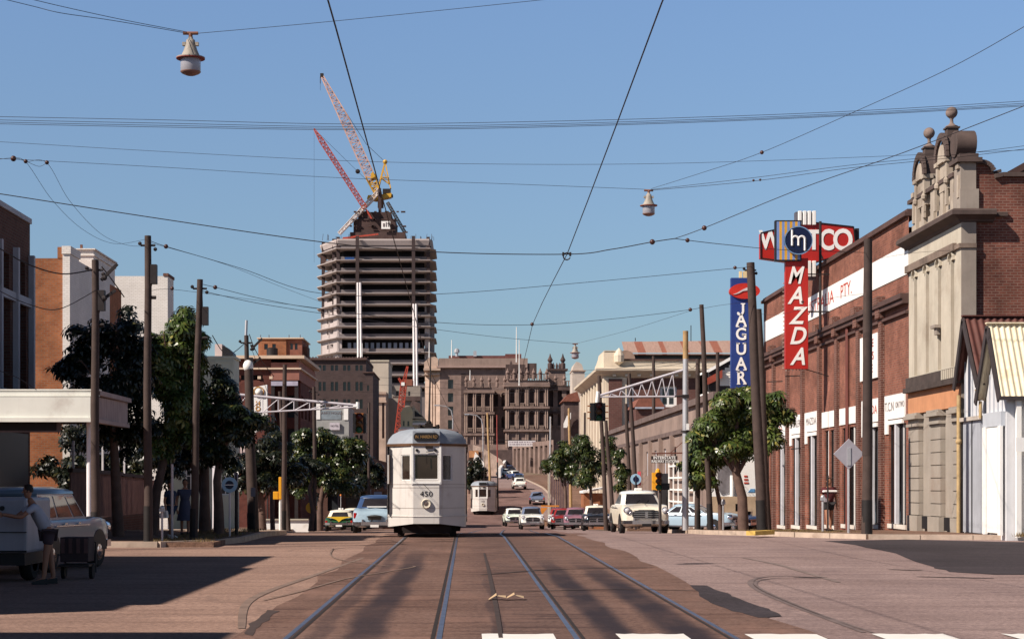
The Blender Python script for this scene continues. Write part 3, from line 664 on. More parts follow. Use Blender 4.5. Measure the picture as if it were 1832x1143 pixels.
dp = MB(); dp.tube([(RW-.1, 56.5, 4.4), (RW-.1, 56.52, .1)], .065, 8).ball((RW-.1, 56.5, 2.95), .1, 8); o = dp.build('drain_pipe', M('rusty_cream_pipe', (.42, .3, .15), .7, .4, 1.3, dirt=.4, dcol=(.1, .06, .03)), None, smooth=50); recenter(o); tag(o, 'rust stained cream drain pipe on the corner between the shed and the rendered building', 'pipe')
dp = MB(); dp.tube([(RW-.1, 54.12, 4.1), (RW-.1, 54.12, 3.6)], .05, 8).tube([(RW-.1, 54.12, 4.3), (RW-.25, 54.1, 4.45)], .04, 6); o = dp.build('drain_pipe', M('rusty_cream_pipe', (.42, .3, .15)), None, smooth=50); recenter(o); tag(o, 'short stub of drain pipe under the valley between the two iron roofs', 'pipe')
# ---- signs hung from the showroom
def sign_frame(T, x0, x1, y, z0, z1, th, mat, nm='panel'): return MB().box(x0, x1, y, y+th, z0, z1).build(nm, mat, T, bevel=.01)
YM = 77.
mx0, mx1 = X(1405, YM), X(1446, YM)
T = thing('vertical_sign', 'vertical red sign reading MAZDA in slanted white letters below a striped badge', 'sign', ((mx0+mx1)/2, YM, Z(660, YM)))
p = sign_frame(T, mx0, mx1, YM, Z(660, YM), Z(462, YM), .28, RED)
for i, ch in enumerate('MAZDA'):
    v = (494, 530, 566, 602, 639)[i]
    cx = X(1425+(i-2)*1.4, YM)
    text(p, ch, (cx-.02, YM-.012, Z(v, YM)), 1.02, WHITE, (90, 0, 0), sx=.86 if ch != 'M' else .74, shear=.32, bold=.02)
bd = MB()
for k in range(26):
    z = Z(658, YM)+k*.18
    if z < Z(500, YM): bd.tube([(mx0-.03, YM+.1, z), (mx0-.09, YM+.08, z)], .025, 5)
for k in range(7): bd.tube([(mx0+.06+k*.14, YM+.1, Z(660, YM)), (mx0+.06+k*.14, YM+.1, Z(660, YM)-.07)], .025, 5)
bd.build('edge_lamps', M('sign_bulbs', (.5, .4, .35), .4), T)
s0, s1 = X(1386, YM), X(1433, YM); zt, zb = Z(395, YM), Z(468, YM)
sp = sign_frame(T, s0, s1, YM-.14, zb, zt, .3, BLACK, 'striped_panel')
st = MB(); st2 = MB(); n = 9
for k in range(n):
    a = s0+.06+(s1-s0-.12)*k/n; b = s0+.06+(s1-s0-.12)*(k+1)/n
    (st if k % 2 == 0 else st2).box(a, b, YM-.152, YM-.14, zb+.06, zt-.06)
st2.build('stripes', M('ochre_stripe', (.62, .33, .04), .5, .1, 2), sp); st.build('stripes', M('pale_blue_stripe', (.16, .25, .5), .5, .1, 2), sp)
cx, cz, cr = X(1426, YM), Z(432, YM), .585
dsk = MB().lathe([(cr, -.17), (cr, .1)], (cx, YM-.15, cz), 40, 'y').build('round_badge', NAVY, T, smooth=30)
rm = MB(); n = 40
for k in range(n):
    a, b = 2*math.pi*k/n, 2*math.pi*(k+1)/n
    rm.bar((cx+cr*math.cos(a), YM-.325, cz+cr*math.sin(a)), (cx+cr*math.cos(b), YM-.325, cz+cr*math.sin(b)), .03, .045)
rm.build('badge_rim', CHROME, dsk)
# the m emblem: tall left stroke, two arches, long tail on the right
em = MB(); y_ = YM-.335; r_ = .05
em.tube([(cx-.27, y_, cz+.44), (cx-.27, y_, cz-.22)], r_, 6)
def archp(xa, xb, zt_, zl, zr): return [(xa, y_, zl)]+[((xa+xb)/2-(xb-xa)/2*math.cos(math.pi*k/8), y_, zt_-(xb-xa)/2+(xb-xa)/2*math.sin(math.pi*k/8)) for k in range(9)]+[(xb, y_, zr)]
em.tube(archp(-.27+cx, .0+cx, cz+.17, cz+.0, cz-.22), r_, 6); em.tube(archp(0+cx, .27+cx, cz+.17, cz+.0, cz-.44), r_, 6)
em.build('m_emblem', WHITE, dsk, smooth=50)
br = MB(); br.bar((mx1, YM+.15, Z(490, YM)), (RW, YM+.15, Z(490, YM)), .05); br.bar((mx1, YM+.15, Z(557, YM)), (RW, YM+.15, Z(557, YM)), .06); br.bar((mx1-.5, YM+.15, Z(655, YM)), (RW, YM+.3, Z(672, YM)), .035)
br.tube([(mx1+.55, YM+.2, Z(395, YM)), (mx1+.55, YM+.2, Z(590, YM))], .06, 8)
br.build('wall_brackets', IRON, T)
YW = 79.2
T = thing('lozenge_sign', 'long red sign with white letters WATCO and a fluted white mast behind the striped badge', 'sign', (X(1446, YW), YW, Z(470, YW)))
poly = [(X(1361, YW), Z(417, YW)), (X(1446, YW), Z(397, YW)), (X(1527, YW), Z(406, YW)), (X(1531, YW), Z(447, YW)), (X(1446, YW), Z(474, YW)), (X(1361, YW), Z(462, YW))]
p = MB().prism(poly, YW, YW+.5, 'y').build('panel', RED, T, bevel=.015)
ed = MB()
for a, b in zip(poly, poly[1:]+poly[:1]): ed.bar((a[0], YW-.01, a[1]), (b[0], YW-.01, b[1]), .05, .05)
ed.build('panel_rim', BLACK, p)
for ch, u, s_ in (('W', 1378, 1.12), ('A', 1420, 1.12), ('T', 1456, 1.18), ('C', 1479.5, 1.24), ('O', 1508, 1.28)): text(p, ch, (X(u, YW), YW-.012, Z(431, YW)), s_, WHITE, (90, 0, 0), sx={'W': .78, 'C': .74, 'O': .84}.get(ch, .85), bold=.035)
fl = MB()
fl2 = MB()
for k in range(4):
    xx = X(1430+k*8.5, YW); fl.box(xx-.06, xx+.09, YW-.12, YW+.02, Z(403, YW), Z(378, YW)); fl2.box(xx-.06, xx+.09, YW-.12, YW+.02, Z(495, YW), Z(467, YW))
fl.build('fluted_mast', WHITE, T, bevel=.02); fl2.build('fluted_mast', WHITE, T, bevel=.02)
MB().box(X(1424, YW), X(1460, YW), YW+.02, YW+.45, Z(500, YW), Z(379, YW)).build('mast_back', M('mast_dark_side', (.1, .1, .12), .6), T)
MB().tube([(X(1467, YW), YW-.15, Z(455, YW)), (X(1482, YW), YW-.1, Z(488, YW))], .035, 6).build('strut', IRON, T); bk = MB(); bk.box(X(1531, YW), X(1538, YW), YW+.1, YW+.4, Z(447, YW), Z(408, YW)); bk.tube([(X(1536, YW), YW+.2, Z(436, YW)), (X(1550, YW), YW+.3, Z(433, YW))], .04, 6); bk.build('strut', IRON, T)
YJ = 93.
T = thing('vertical_sign', 'tall blue sign reading JAGUAR downwards with a red oval at the top', 'sign', (X(1327, YJ), YJ, Z(692, YJ)))
p = sign_frame(T, X(1308, YJ), X(1345, YJ), YJ, Z(694, YJ), Z(497, YJ), .35, BLUE)
MB().box(X(1345, YJ), X(1349, YJ), YJ+.1, YJ+.4, Z(694, YJ), Z(497, YJ)).build('cream_edge', CREAM, T)
def serifs(root, ch, cx, cz, s):
    # slab serifs on the plain letters
    k = {'J': [], 'A': [(-.3, -.5), (.3, -.5)], 'G': [(.22, -.02)], 'U': [(-.26, .5), (.26, .5)], 'R': [(-.22, -.5), (-.22, .5), (.3, -.5)]}[ch]
    for (a, b) in k: m = MB(); m.box(cx+a*s*.72-.1*s, cx+a*s*.72+.1*s, YJ-.03, YJ-.01, cz+b*s*.71-.03*s, cz+b*s*.71+.03*s); m.build('serif', WHITE, root)

for i, ch in enumerate('JAGUAR'):
    v = (553, 573.5, 598.5, 625, 651, 676)[i]; cxx = X(1326, YJ)
    if ch == 'J':
        zc = Z(v, YJ); J = [(-.02, .3), (.2, .3), (.2, .25), (.15, .24), (.15, -.14), (.1, -.26), (-.02, -.33), (-.17, -.31), (-.22, -.22), (-.19, -.15), (-.11, -.16), (-.07, -.24), (.0, -.22), (.04, -.12), (.04, .24), (-.02, .25)]
        MB().prism([(cxx+a, zc+b) for a, b in J], YJ-.03, YJ-.005, 'y').build('lettering', WHITE, p); continue
    text(p, ch, (cxx, YJ-.02, Z(v, YJ)), .86, WHITE, (90, 0, 0), sx=.92, bold=.018); serifs(p, ch, cxx, Z(v, YJ), .86)
ox, oz = X(1332, YJ), Z(521, YJ)
ov = MB().prism([(ox+.78*math.cos(2*math.pi*k/36), oz+.4*math.sin(2*math.pi*k/36)) for k in range(36)], YJ-.12, YJ+.3, 'y').build('red_oval', M('oval_red', (.5, .03, .018), .35), T)
cat = [(-.62, -.2), (-.45, -.14), (-.3, -.06), (-.1, .06), (.1, .15), (.25, .17), (.33, .13), (.4, .14), (.36, .07), (.45, .02), (.55, -.02), (.42, -.05), (.25, .02), (.1, .0), (-.1, -.03), (-.3, -.14), (-.5, -.2)]
MB().prism([(ox+a, oz+b+.02) for a, b in cat], YJ-.16, YJ-.12, 'y').build('leaping_cat', M('cat_silver', (.55, .5, .5), .4, .1, 2), ov)
MB().box(X(1323, YJ), X(1328, YJ), YJ+.05, YJ+.2, Z(497, YJ), Z(485, YJ)).box(X(1330, YJ), X(1337, YJ), YJ+.05, YJ+.2, Z(497, YJ), Z(485, YJ)).box(X(1345, YJ), X(1349, YJ), YJ+.05, YJ+.2, Z(510, YJ), Z(490, YJ)).build('top_stubs', M('cream_stub', (.7, .55, .3), .6), T)
# small iron arms on the wall (flag brackets)
for (u0, v0, u1, v1, Y) in ((1400, 682, 1372, 683, 88), (1432, 672, 1405, 673, 84), (1405, 801, 1372, 803, 88), (1456, 800, 1415, 803, 83), (1470, 791, 1495, 791, 79)):
    o = MB().bar((X(u0, Y), Y, Z(v0, Y)), (X(u1, Y), Y, Z(v1, Y)), .045).build('wall_arm', IRON); recenter(o); tag(o, 'thin iron arm sticking out of the brick showroom front', 'bracket', 'iron arms on the showroom wall')
# ================= left side =================
FIN = M('pale_grey_fin', (.4, .4, .44), .8, .12, 1, streak=.25)
LX = -13.
T = thing('brick_office', 'shaded brick office with tall pale framed windows at the left edge', 'building', (LX, 46, 0))
y0, y1 = 46.3, 53.9
opl = []
for k in range(4):
    a = .35+k*1.85; opl += [(a, a+1.25, 4.3, 6.9), (a+.12, a+1.1, 7.05, 8.15)]
block(T, LX-12, LX, y0, y1, 0, 9.35, BRKD, (), (), opl, .3, GLASS, FIN, (1, 1))  # dark brick tone carries this wall's shade in its colour
f = MB()
for k in range(5):
    yy = y0+.12+k*1.85; f.box(LX, LX+.16, yy-.09, yy+.09, 4.15, 8.4)
f.box(LX, LX+.12, y0, y1, 4.1, 4.3).box(LX, LX+.1, y0, y1, 6.85, 7.1); f.build('window_fins', FIN, T)
MB().box(LX-.3, LX+.06, y0, y1, 9.35, 9.5).build('coping', FIN, T)
MB().box(LX-.06, LX+.02, y0+.2, y1-.3, .2, 3.1).build('shopfront', BLACK, T)
# metal awning on posts
T = thing('awning', 'white fascia awning over the footpath with a bright front edge', 'awning', (-13, 46, 3.2))
AW = M('awning_white', (.72, .72, .66), .7, .06, 1, dirt=.12, dcol=(.5, .45, .4), streak=.2)
AWP = M('awning_side', (.42, .34, .33), .8, .15, 1.5, streak=.5)
MB().box(-26, -9.56, 46.0, 46.12, 3.3, 3.84).box(-26, -9.5, 45.92, 46.0, 3.2, 3.31).build('front_fascia', AW, T)
MB().box(-26, -9.4, 46.12, 46.4, 3.86, 4.0).box(-26, -9.36, 46.1, 46.45, 4.0, 4.04).build('top_flashing', AW, T)
s_ = MB(); s_.corr((-9.52, 46.12, 3.86), (-9.52, 50.75, 3.9), (-9.52, 50.75, 3.3), (-9.52, 46.12, 3.3), 15, .03); s_.box(-9.6, -9.45, 46.12, 50.78, 3.2, 3.3).box(-9.6, -9.4, 46.3, 50.78, 3.9, 4.02); s_.build('side_fascia', AWP, T)
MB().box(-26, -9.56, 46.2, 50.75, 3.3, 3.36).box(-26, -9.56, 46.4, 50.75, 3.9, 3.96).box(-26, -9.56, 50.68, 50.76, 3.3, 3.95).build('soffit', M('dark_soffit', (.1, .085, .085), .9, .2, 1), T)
MB().tube([(X(160, 46.6), 46.6, 3.3), (X(160, 46.6), 46.6, .13)], .075, 10).build('post', M('post_white', (.75, .72, .74), .5, .06, 2), T, smooth=50)
hs = MB().box(X(-60, 46.3), X(108, 46.3), 46.25, 46.4, Z(773, 46.3), Z(750, 46.3)).build('hanging_sign', M('hanging_sign_frame', (.13, .1, .1), .7), T)
MB().box(X(-50, 46.3), X(102, 46.3), 46.24, 46.25, Z(770, 46.3), Z(753, 46.3)).build('sign_face', BLACK, hs)
# off-frame neighbour whose shadow lies across the near roadway
T = thing('corner_shop', 'taller rendered shop nearest the viewer on the left', 'building', (-13, 4, 0))
block(T, -24, -13, 2, 13.8, 0, 10.0, CREAM, (), (), ops(4, 11.8, 1, 1.4, [(5.8, 7.8), (.8, 2.9)]), .2, GLASS, WHITE)
T = thing('corner_shop', 'plain brick corner shop beside the near left roadway', 'building', (-13, 19, 0))
block(T, -26, -13.1, 18.3, 35.8, 0, 8.2, BRKO, ops(4, 13, 1, 1.2, [(4.8, 6.6)]), (), ops(6, 17.4, 1.5, 1.2, [(4.8, 6.6), (.8, 2.9)]), .2, GLASS, WHITE)
MB().box(-13.05, -12.95, 30, 35.85, 8.0, 8.22).box(-13.05, -12.8, 19.4, 30, 8.1, 8.3).build('cornice', CREAM, T)
# ---- tall brick and white painted warehouse, stepping back
T = thing('brick_warehouse', 'tall orange brick warehouse with white painted brick blocks behind the dark trees', 'building', (-16, 72, 0))
Y = 72.
block(T, X(30, Y), X(114, Y), Y, Y+12, gz(Y)-.5, Z(462, Y), BRKO, [(1.2, 1.5, 5.0, 5.2)], (), (), .1, GLASS)
MB().box(X(103, Y), X(114, Y)-.01, Y-.02, Y+2, Z(462, Y), Z(442, Y)).build('corner_block', BRKO, T)
m_ = MB(); m_.box(X(113, Y), X(126, Y), Y-.1, Y+1.6, gz(Y)-.5, Z(452, Y)).box(X(112, Y), X(128, Y), Y-.16, Y+1.7, Z(455, Y), Z(441, Y)); m_.build('white_pier', BRKW, T)
MB().box(X(126, Y)-.3, X(126, Y)-.05, Y+1.6, 80.2, gz(Y), Z(444, Y)-.3).build('recess_wall', BRKW, T)
Y = 80.
block(T, X(118, Y), X(167, Y), Y, 84.9, gz(Y)-.5, Z(447, Y), BRKW, nm='white_block')
m_ = MB(); m_.box(X(117, Y), X(167, Y)+.06, Y-.06, 84.95, Z(458, Y), Z(460, Y)+.12).box(X(117, Y), X(167, Y)+.1, Y-.1, 85, Z(447, Y), Z(445, Y)); m_.build('coping', BRKW, T)
MB().box(X(139, Y), X(143, Y), Y+.5, Y+.6, Z(447, Y), Z(435, Y)).build('vent_pipe', RUST, T)
Y = 100.
block(T, X(170, Y), X(300, Y), Y, 102, gz(Y)-.5, Z(494, Y), BRKW, nm='white_block')
MB().box(X(292, Y), X(300, Y)+.04, Y-.05, 102.1, Z(494, Y), Z(489, Y)).build('coping', BRKP, T)
# ---- paling fence along the footpath
T = thing('paling_fence', 'brown paling fence with a dark rail top and brick base on the left footpath', 'fence', (-11.8, 54, .13))
PAL = M('paling_timber', (.16, .085, .075), .9, .3, 2.5, streak=.6, dcol=(.05, .028, .025))
m_ = MB(); rr = random.Random(8); y = 54.
while y < 69:
    w_ = .19; m_.box(-11.84+rr.uniform(-.01, .01), -11.8, y, y+w_-.025, gz(y)+.62, gz(y)+2.0+rr.uniform(-.02, .03)); y += w_
m_.build('paling', PAL, T)
m_ = MB()
for a, b in zip(range(54, 68, 2), range(56, 70, 2)): m_.box(-11.9, -11.74, a, b, gz(a)+1.98, gz(a)+2.1)
m_.build('top_rail', M('dark_rail', (.05, .03, .03), .8), T)
MB().box(-11.95, -11.7, 54, 69, gz(69)-.2, gz(60)+.62).build('base_wall', BRKD, T)
for y in (55.5, 60, 61.6, 62.7, 63.8): MB().box(-12.1, -12.04, y, y+.09, 2.0, 2.95).build('pipe_post', M('pale_pipes', (.6, .58, .6), .5), T)
# ---- pale warehouse block across the side street
T = thing('rendered_warehouse', 'pale green-grey rendered block with pink parapet partly behind the left trees', 'building', (-14, 110, 0))
PG = M('pale_green_render', (.5, .53, .44), .85, .08, .8, dirt=.15, dcol=(.35, .33, .27), streak=.25)
Y = 104.
block(T, X(300, Y), X(418, Y), Y, Y+2.5, -1.6, Z(641, Y), PG, [(1, 1.6, 1.0, 3.2), (3, 3.6, 1, 3.2)], (), (), .2, GLASS, WHITE)
MB().box(X(300, Y), X(419, Y)+.06, Y-.08, Y+2.5, Z(641, Y), Z(637, Y)).box(X(300, Y), X(419, Y), Y-.05, Y, Z(648, Y), Z(646, Y)).build('coping', PG, T)
MB().box(X(380, Y), X(393, Y), Y+1, Y+2.4, Z(641, Y), Z(613, Y)).build('chimney', M('pink_render', (.6, .48, .46), .85, .1, 1), T)
MB().prism([(X(393, Y), Z(641, Y)), (X(416, Y), Z(641, Y)), (X(412, Y), Z(628, Y)), (X(400, Y), Z(618, Y)), (X(393, Y), Z(616, Y))], Y+1, Y+2.4, 'y').build('dark_roof', BLACK, T)
# ---- corner hotel
Y = 130.
T = thing('corner_hotel', 'red brick corner hotel with cream cornice bands and a vertical white sign', 'building', (-14, Y, -1.6))
HB = brick('hotel_brick', (.16, .05, .036), (.12, .038, .03), (.12, .06, .05))
x0, x1 = X(416, Y), X(533, Y); yb = 144.
xm = X(485, Y)
opl = []
for a in (1.2, 3.6, 5.9): opl.append((a-1, a-.2, 2.0, 4.2))
block(T, x0, xm, Y, yb, -1.8, Z(640, Y), HB, ops(4, xm-x0, .6, .55, [(Z(680, Y), Z(671, Y))])+ops(3, xm-x0, .8, .7, [(2.2, 4.2)]), (), (), .3, BLACK)
block(T, xm, x1, Y+2.0, yb, -1.8, Z(640, Y)-.2, HB, ops(2, x1-xm, .25, .7, [(Z(745, Y), Z(705, Y)), (Z(798, Y), Z(765, Y))]), (), ops(4, 12, .6, 1.6, [(Z(745, Y), Z(705, Y)), (Z(798, Y), Z(765, Y))]), .3, BLACK, nm='verandah_wall')
CB = M('cream_band', (.62, .48, .36), .8, .1, 1, streak=.2, dcol=(.4, .25, .18))
cb = MB()
for (v, h, o) in ((642, .22, .5), (661, .12, .25)): cb.box(x0, x1+o, Y-o, yb, Z(v, Y), Z(v, Y)+h)
cb.build('cornice_band', CB, T)
cb = MB()
for u in (420, 461, 482): cb.box(X(u, Y), X(u+6, Y), Y-.12, Y, Z(678, Y), Z(673, Y))
cb.build('band_blocks', CB, T)
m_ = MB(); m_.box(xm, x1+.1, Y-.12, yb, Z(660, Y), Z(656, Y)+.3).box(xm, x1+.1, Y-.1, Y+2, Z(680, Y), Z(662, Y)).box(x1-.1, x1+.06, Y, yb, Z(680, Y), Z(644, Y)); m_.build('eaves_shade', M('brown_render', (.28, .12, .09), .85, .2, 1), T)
m_ = MB(); m_.box(xm, x1, Y-.06, Y+.05, Z(690, Y), Z(682, Y)); m_.build('pale_panel', M('lavender_panel', (.36, .34, .42), .8), T)
m_ = MB()
for u in (488, 508, 530): m_.box(X(u, Y)-.12, X(u, Y)+.12, Y, Y+.25, -1.6, Z(690, Y))
m_.build('verandah_post', IRON, T)
# upper lift house
Yp = 136.
ph = block(T, X(462, Yp), X(512, Yp), Yp, Yp+6, Z(645, Y), Z(606, Yp), BRKO, [(.45, .72, Z(625, Yp), Z(615, Yp)), (1.05, 1.32, Z(625, Yp), Z(615, Yp))], (), (), .15, GLASS, nm='penthouse')
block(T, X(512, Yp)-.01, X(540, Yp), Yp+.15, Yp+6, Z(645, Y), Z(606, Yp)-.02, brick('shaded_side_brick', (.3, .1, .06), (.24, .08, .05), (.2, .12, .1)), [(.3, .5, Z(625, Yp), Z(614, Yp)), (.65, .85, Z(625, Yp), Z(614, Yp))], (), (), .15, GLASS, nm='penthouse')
MB().box(X(460, Yp), X(543, Yp), Yp-.12, Yp+6.1, Z(606, Yp), Z(604, Yp)).build('flat_roof', CB, T)
MB().lathe([(.42, 0), (.42, .75), (.3, .82)], (X(489, Yp), Yp-.8, Z(643, Yp)), 14).build('water_tank', IRON, T, smooth=40)
m_ = MB()
for u in (465, 480, 516, 536): m_.tube([(X(u, Yp), Yp+.5, Z(606, Yp)), (X(u, Yp), Yp+.5, Z(598, Yp))], .025, 5)
m_.box(X(540, Yp), X(548, Yp), Yp+1, Yp+3, Z(645, Yp), Z(618, Yp)); m_.build('flue', BRKD, T)
# verandah awning
Y2 = 124.
T2 = thing('awning', 'pinkish grey corrugated street awning under the hotel among the trees', 'awning', (X(447, Y2), Y2, 0))
MB().corr((X(418, Y2), Y2, Z(797, Y2)), (X(481, Y2), Y2, Z(797, Y2)), (X(481, Y2), Y2, Z(823, Y2)), (X(418, Y2), Y2, Z(815, Y2)), 12, .03).box(X(418, Y2), X(481, Y2), Y2+.05, Y2+5, Z(799, Y2), Z(797, Y2)).build('fascia', AWP, T2)
MB().tube([(X(478, Y2), Y2+.3, Z(815, Y2)), (X(478, Y2), Y2+.3, gz(Y2))], .06, 6).build('post', IRON, T2)
# hotel's vertical sign
Y3 = 118.
T = thing('vertical_sign', 'tall white hotel sign with a round crest and ochre letters reading HOTEL', 'sign', (X(468, Y3), Y3, Z(778, Y3)))
pp = [(X(454, Y3), Z(778, Y3)), (X(470, Y3), Z(760, Y3)), (X(479, Y3), Z(757, Y3)), (X(478, Y3), Z(688, Y3)), (X(453, Y3), Z(693, Y3))]
p = MB().prism(pp, Y3, Y3+.3, 'y').build('panel', WHITE, T, bevel=.02)
OC = M('ochre_letters', (.45, .22, .04), .6, .1, 3)
for i, ch in enumerate('HOTEL'): text(p, ch, (X(461.5, Y3), Y3-.02, Z(722+i*9.2, Y3)), .42, OC, (90, 0, 0), bold=.01)
n = 20; m_ = MB(); cx, cz = X(463, Y3), Z(701, Y3)
for k in range(n):
    a, b = 2*math.pi*k/n, 2*math.pi*(k+1)/n; m_.bar((cx+.33*math.cos(a), Y3-.04, cz+.33*math.sin(a)), (cx+.33*math.cos(b), Y3-.04, cz+.33*math.sin(b)), .05, .06)
m_.build('crest_ring', OC, p); MB().ball((cx, Y3-.02, cz), .24, 14).build('crest_globe', M('crest_white', (.75, .72, .66), .4), p, smooth=60)
MB().tube([(X(470, Y3), Y3+.3, Z(700, Y3)), (X(470, Y3), Y3+11.5, Z(700, Y3))], .05, 6).build('arm', IRON, T)
# ---- big grey brown office block
Y = 250.
T = thing('office_block', 'wide grey-brown office block with rows of small windows left of the tower', 'building', (-18, Y, 1))
GB = brick('grey_brown_brick', (.085, .06, .058), (.07, .05, .05), (.09, .065, .06), .5, .2, .02, .25)
xa, xb = X(540, Y), X(655, Y); w_ = xb-xa
zs = [(Z(663, Y), Z(653, Y)), (Z(699, Y), Z(683, Y)), (Z(731, Y), Z(714, Y)), (Z(762, Y), Z(746, Y)), (Z(794, Y), Z(778, Y))]
o_ = []
for (a, b) in zs:
    for c in (.9, 1.5, 2.5, 3.1, 4.2, 4.8, 5.9, 6.5, 7.6, 8.2): o_.append((c-.2, c+.2, a, b))
block(T, xa, xb, Y, Y+18, 0, Z(644, Y), GB, o_, (), (), .25, GLASS)
block(T, xb-.3, X(668, Y), Y-1.2, Y+16, 0, Z(668, Y), GB, [(.5, .75, Z(700, Y), Z(690, Y)), (.5, .75, Z(740, Y), Z(730, Y))], (), (), .2, GLASS, nm='side_wing')
c = MB(); c.box(xa-.3, xb+.1, Y-.35, Y+18, Z(644, Y), Z(640, Y)); c.box(xb-.4, X(670, Y), Y-1.45, Y+16, Z(668, Y), Z(666, Y)); c.build('cornice', M('dark_cornice', (.09, .055, .05), .9), T)
m_ = MB()
for k in range(22): m_.box(xa+.2+k*.42, xa+.38+k*.42, Y-.3, Y-.1, Z(640, Y), Z(638.5, Y))
m_.build('cresting', M('dark_cornice', (.09, .055, .05)), T)
# small rooftop clutter left of it and white sign strips
m_ = MB(); 
T = thing('blade_sign', 'narrow white and blue street sign high on the hotel corner', 'sign', (X(554, 143), 143, Z(694, 143)))
MB().box(X(551, 143), X(556, 143), 143, 143.2, Z(680, 143), Z(664, 143)).box(X(551, 143), X(556, 143), 143, 143.2, Z(695, 143), Z(682, 143)).build('panel', M('blue_white_sign', (.6, .66, .8), .5, .35, 6), T)
# white house-front seen through the signal arm
Y = 215.
T = thing('rendered_shop', 'low grey shopfront with white end piers and a lettered parapet behind the left signal arm', 'building', (X(595, Y), Y, 0))
block(T, X(566, Y), X(624, Y), Y, Y+10, -.2, Z(728, Y), M('grey_shop_render', (.3, .3, .29), .85, .15, 1), [(.9, 1.3, Z(800, Y), Z(785, Y))], (), (), .2, GLASS)
for q in ((566, 573, .1, 750, 722), (615, 623, .1, 751, 722), (604, 627, .15, 725, 721)): MB().box(X(q[0], Y), X(q[1], Y), Y-q[2], Y+.3, Z(q[3], Y), Z(q[4], Y)).build('end_pier' if q[3] > 730 else 'ledge', WHITE, T)
pn = MB().box(X(575, Y), X(610, Y), Y-.06, Y, Z(750, Y), Z(734, Y)).build('name_panel', M('blue_grey_panel', (.2, .24, .27), .8), T)
text(pn, 'BARRY HOUSE', (X(592, Y), Y-.08, Z(739, Y)), .42, DT, (90, 0, 0), ext=.003)
pn = MB().box(X(590, Y), X(608, Y), Y-.3, Y-.1, Z(769, Y), Z(756, Y)).build('motel_sign', M('pale_lilac_board', (.5, .46, .5), .7), T); text(pn, 'MOTEL', (X(599, Y), Y-.32, Z(762, Y)), .3, DT, (90, 0, 0), ext=.003)
# ---- cream slab tower & castle like church group
Y = 300.
T = thing('rendered_office', 'tall plain cream rendered wall block in front of the unfinished tower', 'building', (X(685, Y), Y, 0))
block(T, X(663, Y), X(695, Y), Y, Y+14, 2, Z(647, Y), M('cream_grey_render', (.47, .41, .34), .9, .08, .4, streak=.12), [(1.1, 1.5, Z(720, Y), Z(716, Y))])
MB().box(X(662, Y), X(696, Y), Y-.15, Y+14, Z(647, Y), Z(644, Y)).build('coping', CREAM, T)
block(T, X(695, Y)-.02, X(718, Y), Y+.3, Y+12, 2, Z(712, Y), GREYR, (), nm='lower_wing')
block(T, X(672, Y), X(692, Y), Y-4, Y, 2, Z(706, Y), STONEL, ops(2, 1.85, .2, .4, [(Z(785, Y), Z(722, Y))]), (), (), .2, STONED, nm='ornate_bay')
MB().box(X(671, Y), X(693, Y), Y-4.3, Y, Z(722, Y), Z(718, Y)).box(X(671, Y), X(693, Y), Y-4.3, Y, Z(707, Y), Z(703, Y)).ball((X(672, Y), Y-4, Z(702, Y)), .25).build('bay_cornice', STONEL, T)
Y = 330.
T = thing('stone_church', 'grey stone building with a corner turret and small arched windows below the tower', 'building', (X(720, Y), Y, 0))
block(T, X(697, Y), X(752, Y), Y, Y+12, 3, Z(690, Y), GREYR, [(1.2, 1.7, Z(708, Y), Z(699, Y)), (2.6, 2.95, Z(708, Y), Z(700, Y)), (3.4, 3.75, Z(708, Y), Z(700, Y))], (), (), .2, GLASS)
MB().box(X(722, Y), X(738, Y), Y-.1, Y+6, Z(690, Y), Z(678, Y)).build('red_roof', M('red_roof', (.22, .08, .05), .8), T)
MB().lathe([(.0, -.9), (.42, -.5), (.42, .1), (.0, 1.3)], (X(697, Y), Y-.3, Z(692, Y)), 10).build('turret', STONED, T)
MB().box(X(703, Y), X(752, Y), Y-.5, Y, Z(717, Y), Z(709, Y)).prism([(X(704, Y), Z(790, Y)), (X(752, Y), Z(790, Y)), (X(752, Y), Z(722, Y)), (X(738, Y), Z(716, Y))], Y-1, Y-.6, 'y').build('dark_parapet', STONED, T)
Y = 262.
T = thing('gabled_house', 'small pale yellow gabled house with two round windows just above the tram roof', 'house', (X(735, Y), Y, 0))
YL = M('pale_yellow_wall', (.72, .66, .42), .8, .08, 1, streak=.15)
block(T, X(717, Y), X(738, Y), Y, Y+9, 1, Z(738, Y), YL, [(.3, .55, Z(762, Y), Z(753, Y)), (.95, 1.25, Z(762, Y), Z(753, Y))], (), (), .15, GLASS)
MB().prism([(X(716, Y), Z(739, Y)), (X(739, Y), Z(739, Y)), (X(735, Y), Z(726, Y)), (X(722, Y), Z(729, Y))], Y-.1, Y+9, 'y').build('parapet', YL, T)
block(T, X(738, Y)+.01, X(762, Y), Y+.4, Y+9, 1, Z(750, Y), M('cream_gable', (.5, .46, .34), .8), (), nm='gable_wing')
MB().prism([(X(737, Y), Z(748, Y)), (X(762, Y), Z(750, Y)), (X(738, Y), Z(724, Y))], Y+.1, Y+9, 'y').build('gable', M('cream_gable', (.5, .46, .34)), T)
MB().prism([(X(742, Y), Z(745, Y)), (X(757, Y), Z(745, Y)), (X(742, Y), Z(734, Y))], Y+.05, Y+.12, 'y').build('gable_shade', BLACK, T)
MB().box(X(715, Y), X(741, Y), Y-.3, Y, Z(768, Y), Z(764, Y)).box(X(738, Y), X(764, Y), Y-.1, Y+.3, Z(760, Y), Z(756, Y)).build('ledge', WHITE, T)
